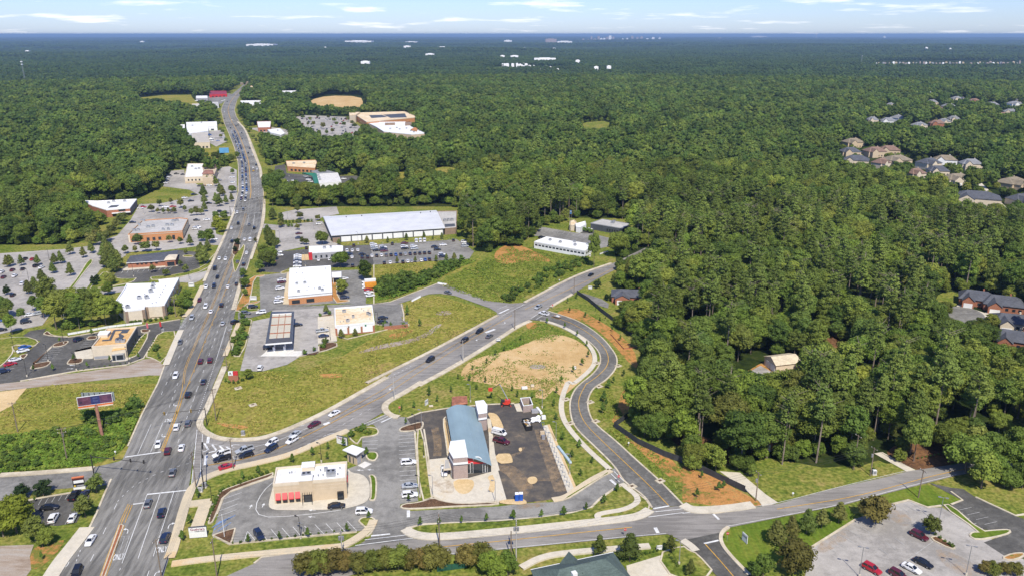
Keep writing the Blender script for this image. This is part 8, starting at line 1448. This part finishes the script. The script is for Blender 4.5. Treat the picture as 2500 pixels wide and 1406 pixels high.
gsign("white restaurant sign reading Guthrie's at the main road corner", g(*X(10, 292, 1266)), g(*X(10, 492, 1250)), 3.3); gsign("white restaurant sign reading Guthrie's behind the storage hut", g(*X(10, 1955, 192)), g(*X(10, 2072, 222)), 2.9)
# roadside pylon sign by the round tree
a, b = g(*X(16, 832, 436)), g(*X(16, 960, 418)); d = (b-a).normalized(); n = Vector((d.y, -d.x, 0)); t = thing('roadside_sign', 'layered roadside sign with orange cap and yellow disc beside the round tree', 'sign', ((a+b)/2)); e = math.atan2(d.y, d.x)
for z0, z1, m, nm, o_ in ((0, .9, b_white, 'base', .05), (.9, 3.3, b_blk, 'cabinet', 0), (3.3, 3.9, plain('dark_maroon', (.09, .02, .02)), 'name_panel', .02), (3.9, 4.15, plain('orange_cap', (.55, .17, .07)), 'cap', .1)): MB().prism([a-n*.25-d*o_, b-n*.25+d*o_, b+n*(.25+o_)+d*o_, a+n*(.25+o_)-d*o_], z0, z1, bot=True).build(nm, m, t)
MB().prism([a+d*.25+n*.27, b-d*.1+n*.27, b-d*.1+n*.24, a+d*.25+n*.24], 2.2, 3.1).build('white_panel', b_white, t); MB().prism([a+d*.9+n*.27, b-d*.1+n*.27, b-d*.1+n*.24, a+d*.9+n*.24], 1.1, 1.5).build('grey_panel', b_grey, t); q = a+d*.45+Vector((0, 0, 1.35)); MB().tube(q+n*.2, q+n*.3, .3, n=14).build('yellow_disc', plain('sign_yellow', (.6, .42, .06)), t)
# brick monument sign
a, b = g(*X(17, 735, 145)), g(*X(17, 845, 140)); d = (b-a).normalized(); n = Vector((d.y, -d.x, 0)); t = thing('brick_sign', 'brick monument sign with white and red panels at the field corner', 'sign', (a+b)/2); MB().prism([a, b, b-n*.8, a-n*.8], 0, 2.6).build('plinth', b_red, t); w = (b-a).length
for k, m in ((0, b_white), (1, b_redp)): q = a+d*w*(.02+.5*k); r_ = a+d*w*(.48+.5*k); MB().prism([q+n*.05, r_+n*.05, r_-n*.7, q-n*.7], 2.6, 4.1, bot=True).build('panel', m, t)
mm = a+d*w*.25; o = sign_text(t, 'R', (mm.x+n.x*.08, mm.y+n.y*.08, 3.35), (math.pi/2, 0, math.atan2(d.y, d.x)), 1.5, b_blk)
def board(name, label, c, x0, y0, x1, y1, h, mat, z0=.2, cat='sign', th=.15, posts=True, fm=None):
    a, b = g(*X(c, x0, y0)), g(*X(c, x1, y1)); d = (b-a).normalized(); n = Vector((d.y, -d.x, 0)); t = thing(name, label, cat, (a+b)/2); MB().prism([a, b, b-n*th, a-n*th], z0, h, bot=True).build('panel', mat, t)
    for q in (a.lerp(b, .06), a.lerp(b, .94)): MB().box((q.x-n.x*th/2, q.y-n.y*th/2, h/2), (.14, th*1.3, h+.1), math.atan2(d.y, d.x)).build('post', fm or m_galv, t)
    MB().prism([a.lerp(b, .12)+n*.02, a.lerp(b, .88)+n*.02, a.lerp(b, .88), a.lerp(b, .12)], z0+(h-z0)*.55, z0+(h-z0)*.8).build('print_band', b_grey, t); return t
board('lawn_sign', 'white panel sign standing on the bright lawn', 9, 432, 1140, 470, 1175, 2.6, b_white); board('site_sign', 'white site board on the verge by the dirt plot', 5, 1128, 1100, 1162, 1100, 2.0, b_white, .9); board('church_sign', 'small white and pink sign on the side road lawn', 5, 1800, 712, 1830, 714, 1.8, b_white); board('plaza_sign', 'low white plaza sign beside the clinic drive', 4, 1378, 700, 1420, 698, 2.6, b_white); board('menu_sign', 'low brick and white sign in the bank lot', 12, 285, 640, 380, 640, 2.2, b_white, .2); board('estate_board', 'white real estate board behind the car wash', 8, 612, 165, 634, 150, 2.2, b_white); board('site_board', 'small sign on the dirt plot edge', 5, 1690, 1302, 1715, 1300, 1.6, b_white, .5); board('utility_sign', 'white cabinet sign beside the green roof', 29, 1935, 305, 2005, 298, 1.5, b_white); board('blue_panel', 'blue panel sign at the shed pole', 21, 690, 40, 722, 42, 9.5, plain('sign_blue', (.05, .17, .38)), 7)
def stop(c, x, y, label):
    p = g(*X(c, x, y)); t = thing('stop_sign', label, 'stop sign', (p.x, p.y, 0)); ORG[t] = Vector(); MB().tube((0, 0, 0), (0, 0, 2.9), .04, n=5).build('post', m_galv, t); q = Vector((0, -.05, 2.5)); MB().tube(q, q+Vector((0, -.03, 0)), .42, n=8).build('plate', b_redp, t); sign_text(t, 'STOP', (0, -.1, 2.5), (math.pi/2, 0, 0), .3, b_white, .005)
stop(8, 425, 218, 'red stop sign at the car wash entrance'); stop(8, 2022, 728, 'red stop sign at the access drive end'); stop(9, 325, 1150, 'red stop sign on the bright lawn corner'); stop(5, 1540, 862, 'red stop sign at the curved road mouth'); stop(29, 1565, 150, 'red stop sign seen edge on by the front road')
# portable toilets, boom lift, skip, site clutter
for x, y, lb in ((1489, 1303, 'left one of two blue portable toilets'), (1536, 1299, 'right one of two blue portable toilets')):
    p = g(*X(11, x, y)); t = thing('portable_toilet', lb, 'toilet', (p.x, p.y, Z3)); ORG[t] = Vector(); MB().box((0, 0, 1.05), (1.1, 1.1, 2.1)).build('cabin', plain('toilet_blue', (.01, .07, .36), .4), t); MB().tube((-.52, 0, 2.1), (.52, 0, 2.1), .5, n=10).build('roof', b_white, t); MB().box((0, -.57, 1.0), (.7, .04, 1.8)).build('door', plain('door_blue', (.015, .09, .42), .4), t)
p = g(*X(11, 1370, 225)); t = thing('boom_lift', 'red boom lift with raised arm behind the car wash', 'lift', (p.x, p.y, Z2)); ORG[t] = Vector(); red = plain('lift_red', (.55, .05, .03), .4)
MB().box((0, 0, .9), (2.6, 2.0, .7)).box((.5, 0, 1.6), (1.9, 1.7, .9)).build('chassis', red, t); MB().box((-1.3, .1, 1.3), (1.3, 1.6, 1.0)).build('engine_cover', m_bronze, t)
for sx in (-1, 1):
    for sy in (-1, 1): MB().tube((sx*1.2, sy*1.0-.18, .45), (sx*1.2, sy*1.0+.18, .45), .45, n=10).build('wheel', m_tyre, t); MB().tube((sx*1.4, sy*1.0, .5), (sx*1.7, sy*1.9, .1), .1, n=5).build('outrigger', red, t)
A = Vector((.6, 0, 2.0)); Bv = Vector((-2.4, 2.2, 7.2)); Cv = Vector((-5.2, 2.6, 5.2)); MB().tube(A, Bv, .2, .15, 6).build('lower_boom', b_steel, t); MB().tube(Bv, Cv, .13, .11, 6).build('upper_boom', m_bronze, t); MB().box(Cv-Vector((.6, 0, .3)), (1.5, .8, 1.1)).build('basket', red, t)
p = g(*X(11, 1605, 470)); hh = hd(11, 1640, 535, 1575, 400); t = thing('skip_container', 'black open top skip full of rubble', 'skip', (p.x, p.y, Z2), hh); ORG[t] = Vector(); MB().box((0, 1.1, .9), (6.2, .12, 1.6)).box((0, -1.1, .9), (6.2, .12, 1.6)).box((3.05, 0, .9), (.12, 2.2, 1.6)).box((-3.05, 0, .9), (.12, 2.2, 1.6)).box((0, 0, .2), (6.2, 2.2, .2)).build('bin', b_blk, t); rr_ = random.Random(4)
for k in range(16): MB().box((rr_.uniform(-2.3, 2.3), rr_.uniform(-.8, .8), 1.1+rr_.uniform(0, .4)), (rr_.uniform(.4, 1.1), rr_.uniform(.3, .8), .3), rr_.uniform(0, 3)).build('rubble', (b_cream, b_white, m_clay, b_grey)[k % 4], t)
P = G(11, '1640,380 1680,345 1745,350 1760,420 1700,455 1650,430'); t = thing('white_sheeting', 'crumpled white sheeting beside the skip', 'sheeting', cen(P)); mb = MB(); rr_ = random.Random(9); cz = cen(P)
vs = []
for i in range(7):
    for j in range(7): q = P[0].lerp(P[2], i/6).lerp(P[5].lerp(P[3], i/6), j/6); vs.append((q.x+rr_.uniform(-.4, .4), q.y+rr_.uniform(-.4, .4), Z2+.1+rr_.uniform(0, .55)))
mb.add(vs, [(i*7+j, i*7+j+1, (i+1)*7+j+1, (i+1)*7+j) for i in range(6) for j in range(6)]).build('sheet', r_white, t)
for k, (x, y, w, d_, h, m, lb) in enumerate([(1690, 310, 2.6, 2.0, 1.0, b_grey, 'grey pallet stack by the dumpster pen'), (1740, 300, .9, 5.0, .7, b_white, 'long white bundle on the wash pad end'), (1790, 385, 1.6, 1.2, 1.2, b_white, 'white crate at the wash pad end'), (1775, 560, 1.6, 1.0, 1.1, b_tan, 'tan timber pallet on the tarmac'), (1785, 610, 1.2, 1.4, 1.2, m_galv, 'grey machine frame on the tarmac'), (1575, 45, 2.4, 1.0, .8, b_white, 'white slab stack on the dirt site'), (1665, 20, 1.4, 1.0, .7, b_cream, 'cream block stack on the dirt site'), (1180, 520, 1.2, .8, 1.0, b_tan, 'timber frame against the car wash wall'), (2020, 790, .9, 12.0, .5, plain('pale_blue_pipe', (.35, .45, .48)), 'long pale pipe bundle behind the wash pad'), (520, 245, 1.6, .8, .4, b_cream, 'pale slab lying on the grass')]):
    p = g(*X(11, x, y)); t = thing('site_pallet', lb, 'site material', (p.x, p.y, Z2), R(18 if d_ > 3 else 10)); ORG[t] = Vector(); MB().box((0, 0, .06), (w, d_, .12)).build('pallet', wood, t); MB().box((0, 0, .12+h/2), (w*.92, d_*.95, h), 0, 0, .94).build('load', m, t)
# flagpole, cabinets, barriers, rails
p = g(*X(10, 686, 1257)); t = thing('flagpole', 'bare white flagpole beside the blue hatched bay', 'flagpole', (p.x, p.y, 0)); ORG[t] = Vector(); MB().tube((0, 0, 0), (0, 0, 7.0), .09, .05, 8).build('pole', b_white, t); mb = MB(); core(mb, (0, 0, 7.1), (.12, .12, .12), random.Random(2), 0, 8, 6); mb.build('finial', b_white, t)
for c, x, y, lb in [(17, 897, 748, 'green utility cabinet on the field edge'), (10, 415, 738, 'white utility cabinet at the signal corner'), (10, 462, 690, 'grey control cabinet beside the signal post'), (13, 2262, 285, 'grey transformer cabinet by the cafe exit'), (7, 790, 300, 'grey utility box under the billboard'), (21, 1000, 540, 'white meter box at the office end'), (9, 1400, 665, 'white box by the lawn bush'), (16, 2250, 455, 'cream control box on the verge corner')]:
    p = g(*X(c, x, y)); t = thing('utility_cabinet', lb, 'cabinet', (p.x, p.y, 0)); ORG[t] = Vector(); m = b_white if 'white' in lb else b_grey; MB().box((0, 0, .15), (1.3, 1.0, .3)).build('plinth', m_conc, t); MB().box((0, 0, .95), (1.1, .8, 1.4)).build('housing', m, t); MB().box((0, -.41, .95), (.9, .04, 1.1)).build('door', m_galv, t)
def barrier(c, x0, y0, x1, y1, n, lb):
    a, b = g(*X(c, x0, y0)), g(*X(c, x1, y1))
    for k in range(n):
        p, q = a.lerp(b, k/n), a.lerp(b, (k+.92)/n); d = (q-p).normalized(); w = Vector((-d.y, d.x, 0)); t = thing('road_barrier', lb, 'barrier', (p+q)/2, 0, lb); vs = []
        for e in (p, q):
            for off, z in ((-.32, 0), (-.32, .15), (-.12, .45), (-.09, .85), (.09, .85), (.12, .45), (.32, .15), (.32, 0)): v = e+w*off; vs.append((v.x, v.y, z+Z1))
        MB().add(vs, [(i, i+1, 9+i, 8+i) for i in range(7)]+[tuple(range(8)), tuple(range(15, 7, -1))]).build('block', b_white, t)
barrier(14, 1985, 985, 2090, 1003, 2, 'white concrete barrier closing the loop road'); barrier(14, 1690, 1185, 1792, 1132, 3, 'white concrete barrier on the field side of the loop road')
def fence(label, c, s, h, mat, step=3.0):
    P = G(c, s) if isinstance(s, str) else s; cc = cen(P); t = thing('screen_fence', label, 'fence', (cc.x, cc.y, 0)); post = m_bronze
    for a, b in zip(P, P[1:]):
        n = max(1, int((b-a).length/step))
        for k in range(n):
            p, q = a.lerp(b, k/n), a.lerp(b, (k+1)/n); d = (q-p).normalized(); w = Vector((-d.y, d.x, 0))*.03; MB().prism([p-w, q-w, q+w, p+w], .08, h-.05, bot=True).build('panel', mat, t); MB().tube((p.x, p.y, 0), (p.x, p.y, h+.06), .06, n=6).build('post', post, t)
    MB().tube(P[-1], P[-1]+Vector((0, 0, h+.06)), .06, n=6).build('post', post, t)
m_scr = plain('charcoal_fence_screen', (.045, .05, .055), .8, var=.2)
fence('charcoal screen fence above the curved road', 5, '1718,748 1800,800 1900,885 2020,975 2140,1065', 2.2, m_scr); fence('charcoal screen fence beside the clay bank and drive', 0, [g(*X(8, 1990, 320)), g(*X(8, 2160, 440)), g(*X(8, 2350, 530)), g(*X(9, 0, 580)), g(*X(9, 200, 670)), g(*X(9, 455, 792))], 2.2, m_scr); fence('short charcoal fence wing by the pines', 8, '1990,320 2110,235', 2.2, m_scr); fence('green mesh fence behind the myrtle row', 30, '1530,480 1830,440', 1.8, plain('green_mesh', (.02, .09, .06)))
fence('white rail along the cafe back wall', 13, '940,330 1200,285 1500,228 1970,172', 1.1, b_white); fence('white yard fence behind the white office', 21, '1150,515 1280,470', 1.0, b_white, 2.0); fence('brick garden edging on the clay bank', 5, '1965,1045 2060,1150 2150,1140', .6, b_red, 2.0)
for c, x, y, lb, m in [(13, 2215, 245, 'red feather flag at the cafe entrance', b_redp), (13, 2035, 265, 'pink feather flag by the cafe bed', plain('pink_cloth', (.5, .12, .14)))]:
    p = g(*X(c, x, y)); t = thing('feather_flag', lb, 'flag', (p.x, p.y, 0)); ORG[t] = Vector(); MB().tube((0, 0, 0), (0, 0, 3.8), .04, n=5).build('pole', m_galv, t); MB().prism([(.05, -.02), (.85, -.02), (.85, .02), (.05, .02)], 1.2, 3.7, bot=True).build('cloth', m, t)
for c, x, y, lb in [(7, 845, 520, 'white hydrant on the verge beside the signals'), (9, 805, 825, 'mailbox on the lawn beside the front road'), (8, 2095, 455, 'small green marker beside the curved road'), (5, 1590, 660, 'white marker post on the weedy bank')]:
    p = g(*X(c, x, y)); t = thing('marker_post', lb, 'post', (p.x, p.y, 0)); ORG[t] = Vector(); MB().tube((0, 0, 0), (0, 0, 1.1), .08, n=6).build('post', m_galv, t); MB().box((0, 0, 1.2), (.5, .3, .4)).build('cap', b_white, t)
# ================================================================ haze: the air between the drone and the horizon
hzm = bpy.data.materials.new('haze_air'); hzm.use_nodes = True; t = hzm.node_tree; t.nodes.clear(); o = N(t, 'ShaderNodeOutputMaterial'); v = N(t, 'ShaderNodeVolumePrincipled'); v.inputs['Color'].default_value = (.44, .65, .93, 1); v.inputs['Density'].default_value = 6e-5; v.inputs['Anisotropy'].default_value = .2; t.links.new(v.outputs[0], o.inputs['Volume'])
o = MB().box((0, 0, 0), (1, 1, 1)).build('haze', hzm); o.scale = (150000, 150000, 216); o.location = (0, 0, 32); tag(o, 'pale blue summer haze over the whole country', 'haze', kind='stuff')
# ================================================================ single out look-alikes by their place in the picture
ORD = 'first second third fourth fifth sixth seventh eighth ninth tenth eleventh twelfth thirteenth fourteenth fifteenth sixteenth seventeenth eighteenth nineteenth twentieth'.split()
bpy.context.view_layer.update(); by = {}
for o in bpy.data.objects:
    if o.parent is None and 'label' in o and o.get('kind') is None and o.get('group') not in ('pines of the near wood', 'broadleaf trees of the near wood'): by.setdefault(o['label'], []).append(o)
def wordn(i):
    if i < 20: return ORD[i]
    tens = {2: 'twenty', 3: 'thirty', 4: 'forty', 5: 'fifty', 6: 'sixty', 7: 'seventy', 8: 'eighty', 9: 'ninety'}[(i+1)//10]; r_ = (i+1) % 10
    return {'twenty': 'twentieth', 'thirty': 'thirtieth', 'forty': 'fortieth', 'fifty': 'fiftieth', 'sixty': 'sixtieth', 'seventy': 'seventieth', 'eighty': 'eightieth', 'ninety': 'ninetieth'}[tens] if r_ == 0 else tens+'-'+ORD[r_-1]
for lab, os_ in by.items():
    if len(os_) < 2: continue
    pr = [proj(o.matrix_world.translation) for o in os_]; dx = max(p[0] for p in pr)-min(p[0] for p in pr); dy = max(p[1] for p in pr)-min(p[1] for p in pr); ax_ = 0 if dx >= dy else 1
    od = sorted(range(len(os_)), key=lambda i: pr[i][0] if ax_ == 0 else -pr[i][1]); nmax = len(os_)
    for r_, i in enumerate(od):
        if nmax == 2: w = (('left one', 'right one') if ax_ == 0 else ('nearer one', 'farther one'))[r_]
        elif r_ == 0: w = 'leftmost' if ax_ == 0 else 'nearest'
        elif r_ == nmax-1: w = 'rightmost' if ax_ == 0 else 'farthest'
        else: w = wordn(r_)+(' from left' if ax_ == 0 else ' nearest')
        os_[i]['label'] = lab+', '+w
        if 'group' not in os_[i]: os_[i]['group'] = lab
